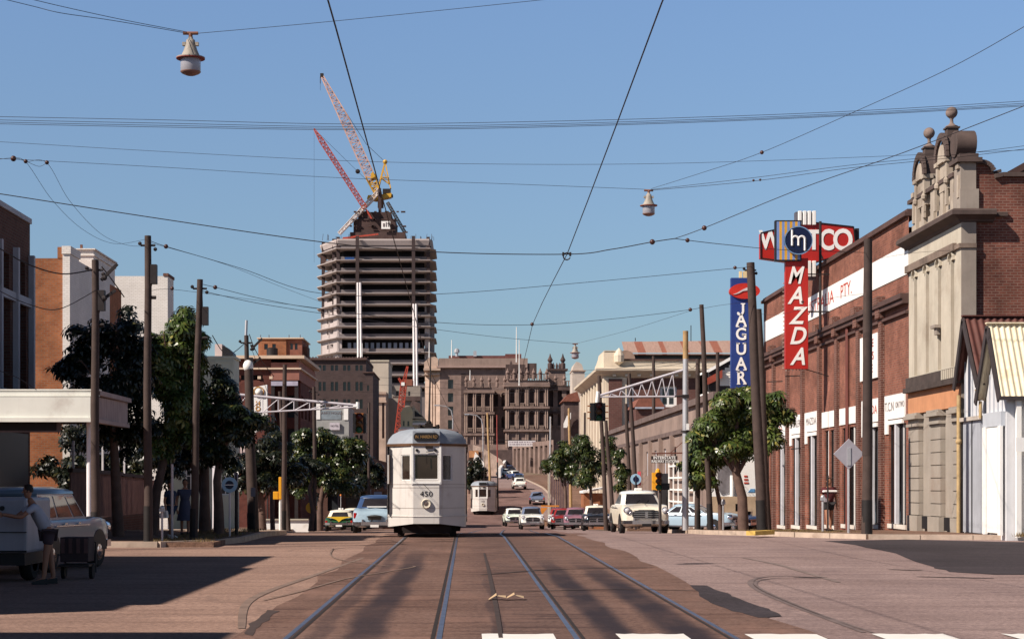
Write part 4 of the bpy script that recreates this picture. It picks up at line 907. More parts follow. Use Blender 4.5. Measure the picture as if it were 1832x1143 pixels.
# small street furniture shops deep left
Y = 165.
T = thing('box_sign', 'small white box sign over the left footpath among the trees', 'sign', (X(537, 100), 100, Z(858, 100)))
MB().box(X(526, 100), X(547, 100), 100, 101.2, Z(858, 100), Z(847, 100)).build('panel', WHITE, T)
MB().bar((X(556, 100), 100.5, Z(850, 100)), (X(540, 100), 100.5, Z(846, 100)), .05).build('arm', IRON, T)
T = thing('low_white_wall', 'low white wall glowing in the side street between the left trunks', 'wall', (-10, 92, gz(92)))
MB().box(X(470, 92), X(552, 92), 92, 92.3, gz(92), Z(930, 92)).build('wall', WHITE, T)
MB().box(X(470, 92), X(552, 92), 91.9, 92.35, Z(930, 92), Z(928, 92)).build('capping', CREAM, T)
T = thing('row_shops', 'dark low row of shops behind the left street trees', 'building', (-12, 150, 0))
block(T, X(545, 150), X(650, 150), 150, 200, -2.2, Z(815, 150), BRKD, ops(3, 4.8, .4, 1, [(-.6, .9)]), (), ops(10, 50, 2, 2, [(-.6, .9)]), .2, GLASS)
MB().box(X(560, 150), X(676, 150), 148, 190, Z(862, 150), Z(856, 150)).build('street_awning', M('dim_awning', (.2, .17, .17), .8), T)
for (u, v, w2, h2, c_) in ((605, 868, 10, 12, (.25, .16, .16)), (663, 862, 18, 10, (.5, .48, .5)), (540, 886, 9, 10, (.35, .32, .36)), (676, 884, 14, 9, (.4, .42, .5))):
    o = MB().box(X(u-w2/2, 146), X(u+w2/2, 146), 146, 146.15, Z(v+h2/2, 146), Z(v-h2/2, 146)).tube([(X(u, 146), 146.07, Z(v, 146)), (X(u, 146), 146.07, gz(146))], .04, 6).build('shop_sign', M('dull_sign_%d' % u, c_, .6)); recenter(o)
    tag(o, {605: 'dull pinkish board sign on a thin post left of the blue roofed car', 663: 'pale grey board sign on a thin post above the blue roofed car', 540: 'grey board sign on a thin post left of the yellow disc sign', 676: 'bluish board sign on a thin post right beside the tram'}[u], 'sign', 'small signs on posts down the left side')
T = thing('red_roof_shop', 'dark shop with an orange signboard and white awning beyond the tram at the bend', 'building', (X(856, 215), 215, 0))
block(T, X(838, 215), X(862, 215), 215, 222, 0, Z(808, 215), BRKD, [(.4, .9, 1.5, 2.6)])
MB().box(X(839, 215), X(856, 215), 214.8, 215, Z(818, 215), Z(806, 215)).build('signboard', M('orange_wall', (.4, .19, .09), .8, .2, 1), T)
MB().prism([(X(846, 215), Z(828, 215)), (X(866, 215), Z(838, 215)), (X(866, 215), Z(828, 215)), (X(850, 215), Z(808, 215))], 214.5, 215, 'y').build('white_awning', WHITE, T)
# ================= middle distance right and the hill =================
CS = M('concrete_grime_wall', (.26, .19, .16), .92, .25, .35, dirt=.3, dcol=(.13, .09, .08), streak=.6, bmp=.2)
xw = 14.4
T = thing('concrete_viaduct', 'long stained concrete retaining wall stepping down beside the right footpath', 'wall', (xw, 104, 0))
o_ = []
for k in range(7): a = 14+k*6.5; o_.append((a, a+1.5, 2.3, 4.2))
block(T, xw, xw+8, 104, 186, -2.4, 6.75, CS, (), [(82-b, 82-a, c, d) for a, b, c, d in o_], (), .12, M('pale_blind_panel', (.5, .52, .58), .8, .1, 1), None)
m_ = MB(); m_.box(xw-.25, xw, 104, 186, 6.55, 6.95).box(xw-.16, xw, 104, 186, 5.0, 5.3); m_.build('string_course', M('dark_concrete_ledge', (.14, .1, .09), .9, .25, .8, streak=.4), T)
for k in range(9): MB().box(xw-.3, xw, 118+k*7.5, 118.5+k*7.5, -2.3, 5.0).build('buttress', CS, T)
m_ = MB()
for z in (.1, .9, 1.7, 2.5, 3.3): m_.box(xw-.36, xw-.28, 112, 126, z-.5, z-.38)
for y in (112, 114.8, 117.6, 120.4, 123.2, 126): m_.box(xw-.38, xw-.3, y-.06, y+.06, -1.3, 3.2)
m_.build('white_lattice', WHITE, T)
MB().box(xw-.12, xw-.02, 129, 139, -1.8, 2.4).build('dark_doorway', BLACK, T)
# bright hoarding and low yard behind the big right tree
Y = 97.
T = thing('billboard', 'big white hoarding with a rounded dark panel behind the right street tree', 'billboard', (X(1320, Y), Y, gz(Y)))
p = MB().box(X(1272, Y), X(1352, Y), Y, Y+.3, Z(893, Y), Z(812, Y)).build('panel', WHITE, T)
n = 8; pp = [(X(1283, Y), Z(826, Y)), (X(1315, Y), Z(836, Y)), (X(1312, Y), Z(868, Y)), (X(1303, Y), Z(881, Y)), (X(1290, Y), Z(884, Y)), (X(1284, Y), Z(872, Y))]
MB().prism(pp, Y-.06, Y, 'y').build('dark_shape', M('grey_boards', (.16, .15, .16), .8, .3, 3, streak=.5), p)
for k in range(3): MB().box(X(1331, Y), X(1337+k, Y), Y-.03, Y, Z(853+k*6, Y), Z(850+k*6, Y)).build('red_mark', RT, p)
MB().prism([(X(1338, Y), Z(880, Y)), (X(1350, Y), Z(880, Y)), (X(1350, Y), Z(874, Y)), (X(1343, Y), Z(874, Y))], Y-.03, Y, 'y').build('blue_mark', M('blue_mark', (.1, .25, .45), .5), p)
MB().tube([(X(1309, Y), Y-.2, gz(Y)), (X(1309, Y), Y-.2, Z(850, Y))], .12, 8).box(X(1274, Y), X(1276, Y), Y+.3, Y+.5, gz(Y), Z(890, Y)).box(X(1348, Y), X(1351, Y), Y+.3, Y+.5, gz(Y), Z(890, Y)).build('post', WHITE, T)
T = thing('yard_wall', 'low tan yard wall with dark openings under the white hoarding', 'wall', (X(1315, 95), 95, gz(95)))
w = MB(); w.wall((X(1268, 95), 95), (1, 0), X(1352, 95)-X(1268, 95), gz(95)-.1, Z(888, 95), [(1.4, 1.7, .2, .6), (1.75, 2.3, -.8, .2)], .3); w.face(((X(1268, 95), 95, Z(888, 95)), (X(1352, 95), 95, Z(888, 95)), (X(1352, 95), 96, Z(888, 95)), (X(1268, 95), 96, Z(888, 95)))); w.build('wall', M('tan_wall', (.4, .3, .2), .9, .2, 1, dirt=.3), T)
MB().box(X(1268, 95)+1.2, X(1352, 95)-.2, 95.32, 95.4, -1, .7).build('dark_inside', BLACK, T)
# weatherboard house on the wall
Y = 140.
T = thing('weatherboard_house', 'white weatherboard house gable behind the blue vertical sign', 'house', (X(1290, Y), Y, 5))
wb = MB(); zz = Z(690, Y)
while zz < Z(652, Y)+1.5:
    half = 1; xl = X(1288, Y); xr = X(1345, Y); zt_ = Z(683, Y)
    cut = xl+max(0, (zz-Z(668, Y)))*1.55
    if cut < xr: wb.prism([(Y+.0, zz), (Y-.05, zz), (Y-.0, zz+.2)], cut, xr, 'x')
    zz += .2
wb.build('weatherboards', M('weatherboard_white', (.72, .7, .64), .8, .06, 1, streak=.15), T)
MB().box(X(1268, Y), X(1290, Y), Y+.5, Y+6, 4, Z(660, Y)).build('side_wall', WHITE, T)
MB().bar((X(1266, Y), Y-.2, Z(664, Y)), (X(1345, Y), Y-.2, Z(620, Y)), .3, .22).build('bargeboard', WHITE, T)
MB().prism([(X(1262, Y), Z(690, Y)), (X(1291, Y), Z(676, Y)), (X(1291, Y), Z(662, Y)), (X(1262, Y), Z(678, Y))], Y-.4, Y-.1, 'y').build('red_awning', M('red_awning', (.25, .05, .03), .8), T)
m_ = MB()
for u in (1272, 1279): m_.box(X(u, Y), X(u+4, Y), Y+.4, Y+.5, Z(700, Y), Z(684, Y))
m_.build('window', GLASS, T)
MB().prism([(X(1268, Y), Z(662, Y)-.1), (X(1345, Y), Z(622, Y)-.1), (X(1345, Y), Z(700, Y)), (X(1268, Y), Z(700, Y))], Y, Y+8, 'y').build('roof', IRON, T)
# ---- cream colonial building with the rust striped roof
Y = 190.
CL = M('cream_colonial', (.64, .55, .43), .85, .1, .5, dirt=.15, dcol=(.4, .3, .2), streak=.3)
RD = brick('dull_red_brick', (.15, .068, .058), (.125, .058, .05), (.15, .1, .085), .5, .2, .02, .3)
x0 = X(1085, Y); yb = 228.
T = thing('colonial_building', 'cream cornered old civic building with tall pilasters and a stepped parapet at the bend', 'building', (x0, Y, -.8))
zc, zt = Z(660, Y), Z(641, Y)
lo = []
for k in range(4):
    a = 3+k*9.2; lo += [(a, a+2.2, Z(790, Y), Z(745, Y)), (a, a+2.2, Z(732, Y), Z(680, Y)), (a+3.4, a+4.6, Z(732, Y), Z(680, Y))]
fo = [(1.6, 2.9, Z(728, Y), Z(690, Y)), (5.6, 7.4, Z(728, Y), Z(690, Y)), (10.5, 12.5, Z(724, Y), Z(690, Y)), (1.6, 2.9, Z(780, Y), Z(752, Y))]
block(T, x0, x0+26, Y, yb, -1.2, Z(672, Y), RD, fo, lo, (), .4, GLASS, WHITE, (1, 1), fw=.3)
m_ = MB()
for k in range(9): yy = Y+.4+k*4.6; m_.box(x0-.35, x0+.02, yy-.65, yy+.65, -1, Z(675, Y))
m_.box(x0-.1, x0+2.2-.1, Y-.3, Y+.1, -1, Z(675, Y)-.0)
m_.build('pilaster', CL, T)
MB().box(x0+.2, x0+1.6, Y-.5, Y-.28, -1, Z(678, Y)).build('corner_strip', RD, T)
c = MB(); q = [(0, Z(676, Y)), (-.3, Z(672, Y)), (-.7, Z(668, Y)), (-1.15, Z(664, Y)), (-1.2, Z(660, Y)), (-.3, Z(657, Y))]
c.rings([[(x0+27, Y+o, z), (x0+o, Y+o, z), (x0+o, yb, z)] for o, z in q], close=False); c.build('cornice', CL, T)
m_ = MB()
for k in range(20): m_.box(x0+.6+k*1.3, x0+.95+k*1.3, Y-.7, Y-.35, Z(674, Y), Z(670, Y))
m_.build('brackets', CL, T)
pr = MB(); pr.box(x0, x0+27, Y+.2, Y+.8, Z(660, Y), Z(643, Y)); pr.box(x0-.2, x0+.5, Y, yb, Z(660, Y), Z(650, Y)); pr.build('parapet', CL, T)
pr = MB(); pr.prism([(Y-.2, Z(658, Y)), (Y-.2, Z(630, Y)), (Y+7, Z(628, Y)), (Y+8.5, Z(634, Y)), (Y+11, Z(641, Y)), (Y+13, Z(643, Y)), (Y+13, Z(658, Y))], x0-.3, x0+1.4, 'x').lathe([(.0, -.3), (.5, 0), (.55, .7), (.3, 1.2), (.0, 1.5)], (x0+1.3, Y-.3, Z(648, Y)), 10); pr.build('stepped_parapet', CL, T)
MB().box(x0-.25, x0+1.5, Y-.25, Y+7, Z(629, Y), Z(627, Y)).build('parapet_cap', CREAM, T)
MB().box(x0+1.5, x0+27, Y+.05, Y+.3, Z(645, Y), Z(642, Y)).build('parapet_rail', DK, T)
Y = 205.
RS = M('striped_rust_roof', (.3, .19, .155), .85, .12, .3)
m, nt, b = _new('rust_striped_sheeting'); co = nd(nt, 'ShaderNodeTexCoord').outputs['Object']
s_ = noise(nt, vmap(nt, co, (1, 0, 0)), .8, 2, .3); c_ = mix(nt, ramp(nt, s_, .52, .56), (.36, .235, .19), (.27, .095, .06)); c_ = mix(nt, 1, c_, ramp(nt, noise(nt, vmap(nt, co, (6, 1, .5)), 1, 4), .3, .7, (.8, .8, .8, 1), (1.1, 1.1, 1.1, 1)), 'MULTIPLY'); nt.links.new(c_, b.inputs['Base Color']); b.inputs['Roughness'].default_value = .85
T = thing('big_roof_hall', 'long hall roof of striped rusty sheeting above the cream civic building', 'building', (X(1118, Y), Y, 8))
MB().face(((X(1117, Y), Y, Z(631, Y)), (X(1330, Y), Y, Z(631, Y)), (X(1330, Y), Y+5, Z(603, Y)), (X(1119, Y), Y+5, Z(605, Y)))).box(X(1117, Y), X(1330, Y), Y+.0, Y+5, Z(632, Y)-.15, Z(632, Y)-.05).build('roof', m, T)
MB().box(X(1121, Y), X(1330, Y), Y+.8, Y+12, 6, Z(632, Y)-.2).build('clerestory', M('dark_clerestory', (.05, .06, .06), .5), T)
MB().box(X(1097, Y), X(1118, Y), Y+1, Y+6, 6, Z(629, Y)).build('red_turret', M('dull_red', (.2, .06, .05), .8), T)
MB().prism([(X(1112, Y)+1.05*math.cos(math.pi*k/12)+.3, Z(644, Y)+.95*math.sin(math.pi*k/12)) for k in range(13)], Y-2, Y, 'y').build('lunette', M('brown_lunette', (.3, .2, .15), .8), T)
m_ = MB()
for u in (1144, 1246): m_.tube([(X(u, Y), Y+5, Z(604, Y)), (X(u, Y), Y+5, Z(598 if u == 1144 else 575, Y))], .05, 5)
m_.build('roof_mast', IRON, T)
# lower red-roofed wing and small eaves bits in front
Y = 170.
T = thing('tiled_annexe', 'low red tiled annexe roof in front of the civic building', 'building', (X(1160, Y), Y, 0))
MB().prism([(X(1135, Y), Z(728, Y)), (X(1190, Y), Z(728, Y)), (X(1180, Y), Z(713, Y)), (X(1143, Y), Z(713, Y))], Y, Y+8, 'y').build('tiled_roof', M('brown_tiles', (.2, .075, .05), .85, .3, 2), T)
MB().box(X(1136, Y), X(1188, Y), Y-.1, Y+.1, Z(731, Y), Z(728, Y)).build('eaves', M('blue_grey_eaves', (.35, .38, .45), .7), T)
MB().box(X(1138, Y), X(1185, Y), Y+.3, Y+7, -1, Z(730, Y)).build('wall', RD, T)
for k, (u, v, w2) in enumerate(((1118, 775, 28), (1156, 750, 26))):
    Y = 178.
    T = thing('street_awning', ('dark drooping awning at the foot of the civic building', 'dark drooping awning at the left end of the retaining wall')[k], 'awning', (X(u, Y), Y, Z(v, Y)))
    MB().prism([(X(u-w2/2, Y), Z(v-4, Y)), (X(u+w2/2, Y), Z(v-5, Y)), (X(u+w2/3, Y), Z(v+3, Y)), (X(u-w2/4, Y), Z(v+4, Y))], Y-1.5, Y, 'y').build('canopy', IRON, T)
# narrow stone chimney-like tower & ornate fronts between
Y = 260.
T = thing('gabled_stone_building', 'narrow pale stone gable front with a rounded top left of the civic building', 'building', (X(1035, Y), Y, 1))
MB().prism([(X(1024, Y), 1), (X(1046, Y), 1), (X(1046, Y), Z(668, Y)), (X(1041, Y), Z(652, Y)), (X(1036, Y), Z(648, Y)), (X(1031, Y), Z(647, Y)), (X(1027, Y), Z(652, Y)), (X(1024, Y), Z(663, Y))], Y, Y+6, 'y').build('wall', M('pale_stone', (.5, .43, .37), .9, .12, .8, streak=.3), T)
MB().box(X(1023, Y), X(1048, Y), Y-.2, Y+6, Z(664, Y), Z(662, Y)).box(X(1042, Y), X(1050, Y), Y-.3, Y+.2, Z(705, Y), Z(690, Y)).bar((X(1040, Y), Y-.3, Z(738, Y)), (X(1056, Y), Y-.3, Z(716, Y)), .4).build('ledges', STONEL, T)
Y = 240.
T = thing('hip_roof_house', 'small dark hip roofed house with white wall right of the ornate stone building', 'house', (X(1025, Y), Y, 1))
MB().prism([(X(1005, Y), Z(718, Y)), (X(1038, Y), Z(718, Y)), (X(1033, Y), Z(700, Y)), (X(1015, Y), Z(706, Y))], Y, Y+8, 'y').build('roof', M('brown_tiles', (.2, .075, .05)), T)
MB().box(X(1009, Y), X(1036, Y), Y+.3, Y+8, 0, Z(718, Y)).build('wall', STONED, T)
MB().prism([(X(1008, Y), Z(765, Y)), (X(1014, Y), Z(765, Y)), (X(1021, Y), Z(748, Y)), (X(1021, Y), Z(738, Y)), (X(1014, Y), Z(744, Y)), (X(1008, Y), Z(758, Y))], Y-.5, Y-.2, 'y').build('white_hood', WHITE, T)
T = thing('row_of_shopfronts', 'row of stepped stone shopfronts between the civic building and the bend', 'building', (X(1060, 215), 215, 0))
for k in range(4):
    Yk = 262-k*10; xk = X(1034+k*10, Yk)
    block(T, xk, xk+6, Yk, Yk+9, 0, Z((735, 728, 716, 722)[k], Yk), (STONEL, STONE, STONEL, STONE)[k], ops(1, 3, 1, 1, [(Z(790, Yk), Z(760, Yk))]), ops(2, 9, 1.5, 1.6, [(Z(800, Yk), Z(775, Yk)), (Z(765, Yk), Z(745, Yk))]), (), .3, GLASS, nm='shopfront')
STONEM = M('mid_sandstone', (.31, .225, .185), .9, .25, .6, dirt=.3, dcol=(.15, .1, .08), streak=.4)
# ---- ornate sandstone government building on the hill (two pavilions and a wing)
Y = 420.
T = thing('ornate_stone_building', 'ornate brown sandstone government building with columned pavilions, balustrades and roof urns', 'building', (X(930, Y), Y, 5))
def pavilion(u0, u1, Y, vt, levels, ncol, nm, left=True):
    x0, x1 = X(u0, Y), X(u1, Y); w_ = x1-x0; dd = 9
    fo = []; lo = []
    for (va, vb) in levels:
        for k in range(ncol):
            cxk = w_*(k+.5)/ncol; fo.append((cxk-.5, cxk+.5, Z(va, Y), Z(vb, Y)))
        for k in range(4): lo.append((.9+k*2.1, 1.7+k*2.1, Z(va, Y), Z(vb, Y)))
    o = block(T, x0, x1, Y, Y+dd, 4, Z(vt, Y), STONE, fo, lo, (), .9, STONED, nm=nm)
    for (a, b, z0_, z1_) in fo:
        hd = MB(); sl_ = MB(); c_ = x0+(a+b)/2; hd.prism([(c_+.5*math.cos(math.pi*k/8), z1_-.02+.55*math.sin(math.pi*k/8)) for k in range(9)], Y-.04, Y+.02, 'y')
        for k in range(8): sl_.bar((c_+.62*math.cos(math.pi*k/8), Y-.1, z1_+.62*math.sin(math.pi*k/8)), (c_+.62*math.cos(math.pi*(k+1)/8), Y-.1, z1_+.62*math.sin(math.pi*(k+1)/8)), .18, .2)
        n_ = 5
        for k in range(n_): sl_.box(x0+a+(b-a)*k/n_, x0+a+(b-a)*(k+.5)/n_, Y-.3, Y-.15, z0_, z0_+.75)
        sl_.box(x0+a-.1, x0+b+.1, Y-.35, Y-.1, z0_+.75, z0_+.9)
        hd.build('window_head', STONED, o); sl_.build('carved_surround', STONEM, o)
    return x0, x1
def bands(x0, x1, Y, vs, d=.6, mat=STONE, dd=9):
    m_ = MB()
    for (va, vb) in vs: m_.box(x0-d, x1+d, Y-d, Y+dd, Z(va, Y), Z(vb, Y))
    m_.build('cornice_band', mat, T)
def cols(x0, x1, Y, lv, n, mat=STONEL):
    m_ = MB()
    for (va, vb) in lv:
        for k in range(n+1):
            xx = x0+(x1-x0)*k/n
            for q in (-.22, .22): m_.tube([(xx+q, Y-.3, Z(va, Y)), (xx+q, Y-.3, Z(vb, Y))], [.17, .14], 6)
        for k in range(5): m_.box(x0-.45, x0-.05, Y+.3+k*2.1, Y+.75+k*2.1, Z(va, Y), Z(vb, Y))
    m_.build('columns', mat, T)
def bal(x0, x1, Y, v, nurn, hh=1.0, dd=9):
    m_ = MB(); z = Z(v, Y)
    k = 0; n = int((x1-x0)/.55)
    for k in range(n): m_.box(x0+k*.55, x0+k*.55+.28, Y-.5, Y-.25, z, z+hh)
    m_.box(x0-.5, x1+.5, Y-.55, Y-.2, z+hh, z+hh+.18)
    for k in range(nurn):
        xx = x0+(x1-x0)*k/max(1, nurn-1); m_.lathe([(.35, 0), (.35, .9), (.22, 1.0), (.5, 1.5), (.2, 2.1), (.15, 2.3), (.0, 2.6)], (xx, Y-.4, z+.2), 7)
    m_.build('balustrade', STONE, T)
pa = pavilion(834, 880, Y+1, 693, [(734, 703), (772, 745)], 3, 'pavilion'); pavilion(880, 908, Y+4, 697, [(734, 706), (772, 748)], 2, 'link_wing')
bands(pa[0], pa[1], Y+1, [(703, 697), (741, 737), (779, 775)]); cols(pa[0], pa[1], Y+1, [(736, 704), (774, 742), (800, 780)], 3, STONEM); bal(pa[0], pa[1]+3, Y+1, 693, 6, .9)
pb = pavilion(908, 978, Y-3, 680, [(728, 698), (768, 738)], 4, 'pavilion')
bands(pb[0], pb[1], Y-3, [(692, 684), (731, 727), (772, 768)], .8); cols(pb[0], pb[1], Y-3, [(726, 693), (766, 733), (800, 774)], 4, STONEM); bal(pb[0], pb[1], Y-3, 680, 7, 1.3)
m_ = MB(); yy = Y-2.4; m_.prism([(X(908, Y), Z(664, Y)), (X(920, Y), Z(664, Y)), (X(914, Y), Z(645, Y))], yy, yy+1, 'y').box(X(905, Y), X(940, Y), yy+2, yy+6, Z(675, Y), Z(652, Y)).box(X(944, Y), X(960, Y), yy+2, yy+6, Z(675, Y), Z(650, Y)); m_.build('attic_storey', STONED, T)
pc = pavilion(978, 1025, Y+3, 690, [(735, 700), (768, 742)], 3, 'dark_wing'); bands(pc[0], pc[1], Y+3, [(698, 692), (740, 736)], .5, STONED); bal(pc[0], pc[1], Y+3, 690, 4)
m_ = MB(); m_.box(X(984, Y), X(1014, Y), Y+5, Y+9, 10, Z(660, Y)); m_.build('roof_turret', STONE, T)
m_ = MB(); m_.box(X(982, Y), X(1018, Y), Y+4.5, Y+9.5, Z(660, Y), Z(657, Y))
for u in (986, 1009): m_.lathe([(.6, 0), (.6, 1.2), (.3, 1.4), (.65, 2.0), (.25, 2.8), (.1, 3.4), (.0, 3.6)], (X(u, Y), Y+5, Z(657, Y)), 8)
for u in (992, 998, 1003): m_.lathe([(.25, 0), (.3, .8), (.15, 1.1), (.0, 1.5)], (X(u, Y), Y+5, Z(657, Y)), 6)
m_.build('roof_urn', STONED, T)
m_ = MB().box(X(834, Y), X(925, Y), Y-2, Y+9, 3, Z(795, Y)); m_.build('basement', STONE, T)
# flagpoles
for i, (u, va, vb, Y_, lab) in enumerate(((924, 648, 585, 418, 'tall white flagpole above the ornate stone building'), (929, 690, 608, 412, 'thin white flagpole just right of the tallest flagpole'), (841, 680, 662, 424, 'short flagpole on the left stone pavilion'), (808, 640, 608, 440, 'thin white mast on the long stone block roof'), (768, 640, 612, 436, 'white flagpole over the corner pediment of the long stone block'), (648, 660, 614, 560, 'white mast against the unfinished tower'))):
    o = MB().tube([(X(u, Y_), Y_, Z(va, Y_)), (X(u, Y_), Y_, Z(vb, Y_))], [.16, .09], 6).build('flagpole', WHITE); recenter(o); tag(o, lab, 'flagpole')
# ---- long classical stone block behind
Y = 450.
T = thing('classical_stone_block', 'long classical sandstone office block with a bright columned corner below the tower', 'building', (X(785, Y), Y, 6))
x0, x1 = X(787, Y), X(944, Y)
fo = [(2.2, 3.7, Z(715, Y), Z(680, Y)-0), ]
fo = [(2.0, 3.3, Z(v+16, Y), Z(v, Y)) for v in (679, 703, 727, 751)]+[(8, 9.2, Z(v+14, Y), Z(v, Y)) for v in (700, 727)]
block(T, x0, x1, Y, Y+30, 5, Z(658, Y), STONE, fo, (), (), .5, GLASS)
MB().box(X(825, Y), X(833, Y), Y-.06, Y, 5, Z(668, Y)).build('shadow_joint', STONED, T)
m_ = MB(); m_.box(x0-.3, x1, Y-.4, Y+30, Z(655, Y), Z(641, Y)); m_.build('parapet', M('parapet_stone', (.27, .195, .165), .9, .15, .5, streak=.3), T)
MB().box(x0-.8, x1, Y-1.1, Y+30, Z(658, Y), Z(655, Y)).build('cornice', M('pinkish_cornice', (.34, .24, .21), .9, .1, 1), T)
# west face, its sunlight put into the paler stone colour
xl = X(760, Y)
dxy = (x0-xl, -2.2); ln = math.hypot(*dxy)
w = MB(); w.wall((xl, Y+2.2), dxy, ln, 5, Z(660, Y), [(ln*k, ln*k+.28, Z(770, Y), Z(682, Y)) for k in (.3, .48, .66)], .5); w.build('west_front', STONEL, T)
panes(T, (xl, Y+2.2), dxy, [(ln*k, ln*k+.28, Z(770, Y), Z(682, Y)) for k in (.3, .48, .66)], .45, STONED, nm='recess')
MB().box(X(758, Y), X(788, Y), Y-1.3, Y+8, Z(663, Y), Z(659, Y)).box(X(759, Y), X(787, Y), Y-.6, Y+8, Z(671, Y), Z(668, Y)).prism([(X(759, Y), Z(659, Y)), (X(784, Y), Z(659, Y)), (X(784, Y), Z(642, Y)), (X(778, Y), Z(638, Y)), (X(768, Y), Z(640, Y)), (X(759, Y), Z(648, Y))], Y-.5, Y+6, 'y').build('corner_pediment', STONEL, T)
MB().box(X(802, Y), X(915, Y), Y+8, Y+20, Z(641, Y), Z(632, Y)).box(X(905, Y), X(934, Y), Y+6, Y+16, Z(641, Y), Z(630, Y)).build('roof_storey', M('dark_red_roof', (.13, .05, .045), .8, .3, 1), T)
MB().lathe([(.35, 0), (.35, .9), (.7, 1.0), (.7, 1.6), (.3, 2.0)], (X(817, Y), Y+7, Z(634, Y)), 10).build('roof_vent', STEEL, T)
MB().box(X(850, Y)-.4, X(850, Y)+.4, Y+7, Y+8, Z(634, Y), Z(624, Y)).build('roof_vent', STEEL, T)
# ---- arcaded embankment wall below
Y = 372.
T = thing('arcaded_embankment', 'dark embankment wall with tall narrow stone piers along the uphill bend', 'wall', (X(955, Y), Y, 4))
a_, b_ = (X(917, Y), Y), (X(990, 330), 330.)
d_ = (b_[0]-a_[0], b_[1]-a_[1]); ln = math.hypot(*d_)
n = 9; opl = [(ln*(k+.22)/n, ln*(k+.8)/n, 3.4, Z(803, Y)) for k in range(n)]
w = MB().wall(a_, d_, ln, 1, Z(799, Y)+.4, opl, 1.6).build('wall', STONE, T)
panes(T, a_, d_, opl, 1.5, STONED, nm='recess')
MB().box(a_[0]-6, b_[0]+6, Y+12, Y+30, 2, Z(800, Y)-.3).build('terrace', STONED, T)
T = thing('banner', 'long white lettered banner hung across above the hill road', 'banner', (X(934, 350), 350, Z(798, 350)))
p = MB().box(X(909, 350), X(958, 350), 350, 350.1, Z(798, 350), Z(788, 350)).build('cloth', M('banner_cloth', (.72, .68, .68), .8, .15, 4), T)
# plain blurred strokes of lettering
m_ = MB(); rr = random.Random(2)
for r_ in range(2):
    xx = X(911, 350)
    while xx < X(955, 350):
        l_ = rr.uniform(.12, .4); m_.box(xx, xx+l_, 349.97, 350, Z(795.5-r_*4, 350), Z(793.3-r_*4, 350)); xx += l_+rr.uniform(.08, .2)
m_.build('writing', M('faded_ink', (.35, .3, .33), .8), p)
MB().bar((X(860, 350), 350.2, Z(786, 350)), (X(1010, 350), 350.2, Z(789, 350)), .12).bar((X(875, 350), 350.2, Z(792, 350)), (X(1010, 350), 350.2, Z(796, 350)), .1).build('cable', IRON, T)
T = thing('embankment', 'pale rocky bank and wall left of the hill road', 'wall', (X(880, 330), 330, 2))
MB().prism([(X(846, 330), 1), (X(903, 330), 2.5), (X(903, 330), Z(834, 330)), (X(897, 330), Z(822, 330)), (X(862, 330), Z(800, 330)), (X(846, 330), Z(795, 330))], 330, 345, 'y').build('bank', M('pale_bank', (.45, .34, .28), .95, .4, .6, dirt=.4), T)
MB().bar((X(893, 300), 300, Z(846, 300)), (X(905, 400), 400, Z(827, 400)), .5, 1.5).build('white_parapet', WHITE, T)
# ---- the unfinished tower
Y = 600.
T = thing('unfinished_tower', 'unfinished concrete office tower with open floors and twin white columns under two cranes', 'building', (X(690, Y), Y, 6))
TC = M('tower_concrete', (.42, .365, .35), .9, .1, .25, streak=.2); TCD = M('tower_spandrel', (.17, .145, .145), .9, .15, .15, streak=.3); TCX = M('tower_core', (.02, .016, .018), .95, .3, .3)  # dark spandrel and core tones hold the floors' shade in their colour
SX = [X(u, Y) for u in (606, 766)]
def plan(o, skew=0):   # octagonal floor outline, offset outwards by o
    xa, xb = SX
    return [(xa-o*.4, Y-o), (xb+o*.4, Y-o), (xb+.6+o, Y+3), (xb+.6+o, Y+26), (xb-4, Y+34+o), (xa-2, Y+34+o), (X(577, Y+15)-o, Y+22), (X(577, Y+15)-o, Y+15)]
def ring(o, z): return [(p[0], p[1], z) for p in plan(o)]
fl = [446, 467, 487, 506, 526, 546, 566, 585, 605, 631, 651, 672, 693]
for i, v in enumerate(fl):
    z = Z(v, Y)
    MB().rings([ring(-.2, z-.28), ring(1.9, z-.02), ring(1.95, z+.25), ring(1.2, z+.3)], cap0=True, cap1=True).build('floor_slab', TC, T)
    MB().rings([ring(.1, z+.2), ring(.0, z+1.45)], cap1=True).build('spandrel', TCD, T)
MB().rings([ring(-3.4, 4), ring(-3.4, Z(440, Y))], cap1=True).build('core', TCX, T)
MB().rings([ring(.3, Z(439, Y)), ring(.9, Z(431, Y)), ring(.8, Z(428, Y))], cap1=True).build('top_edge_beam', TC, T)
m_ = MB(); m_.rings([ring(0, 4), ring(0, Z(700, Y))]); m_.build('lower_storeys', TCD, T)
gw = MB(); x_ = SX[0]+3
while x_ < SX[1]-2: gw.box(x_, x_+1.1, Y-.02+.2, Y+.3, Z(629, Y)+.2, Z(613, Y)); x_ += 1.9
gw.build('fitted_windows', M('tower_windows', (.16, .17, .22), .15, .3, .3), T)
m_ = MB()
for (xx, yy) in ((SX[0]+.2, Y+.3), (X(577, Y+15)+.2, Y+15.3), (X(592, Y+8), Y+8), (SX[1]-.3, Y+.3), (SX[1]+1.2, Y+5)): m_.box(xx-.8, xx+.8, yy, yy+1.4, 4, Z(545, Y))
m_.build('corner_column', TC, T)
m_ = MB()
for (xx, yy) in ((SX[0]-.2, Y-.3), (X(580, Y+12)-.4, Y+13), (X(597, Y+4), Y+4.5), (SX[1], Y-.3), (X(640, Y), Y-2.5), (X(740, Y), Y-2.5)): m_.box(xx-.55, xx+.55, yy, yy+.9, Z(560, Y), Z(424, Y))
m_.build('steel_column', M('dark_column', (.05, .033, .033), .8), T)
m_ = MB()
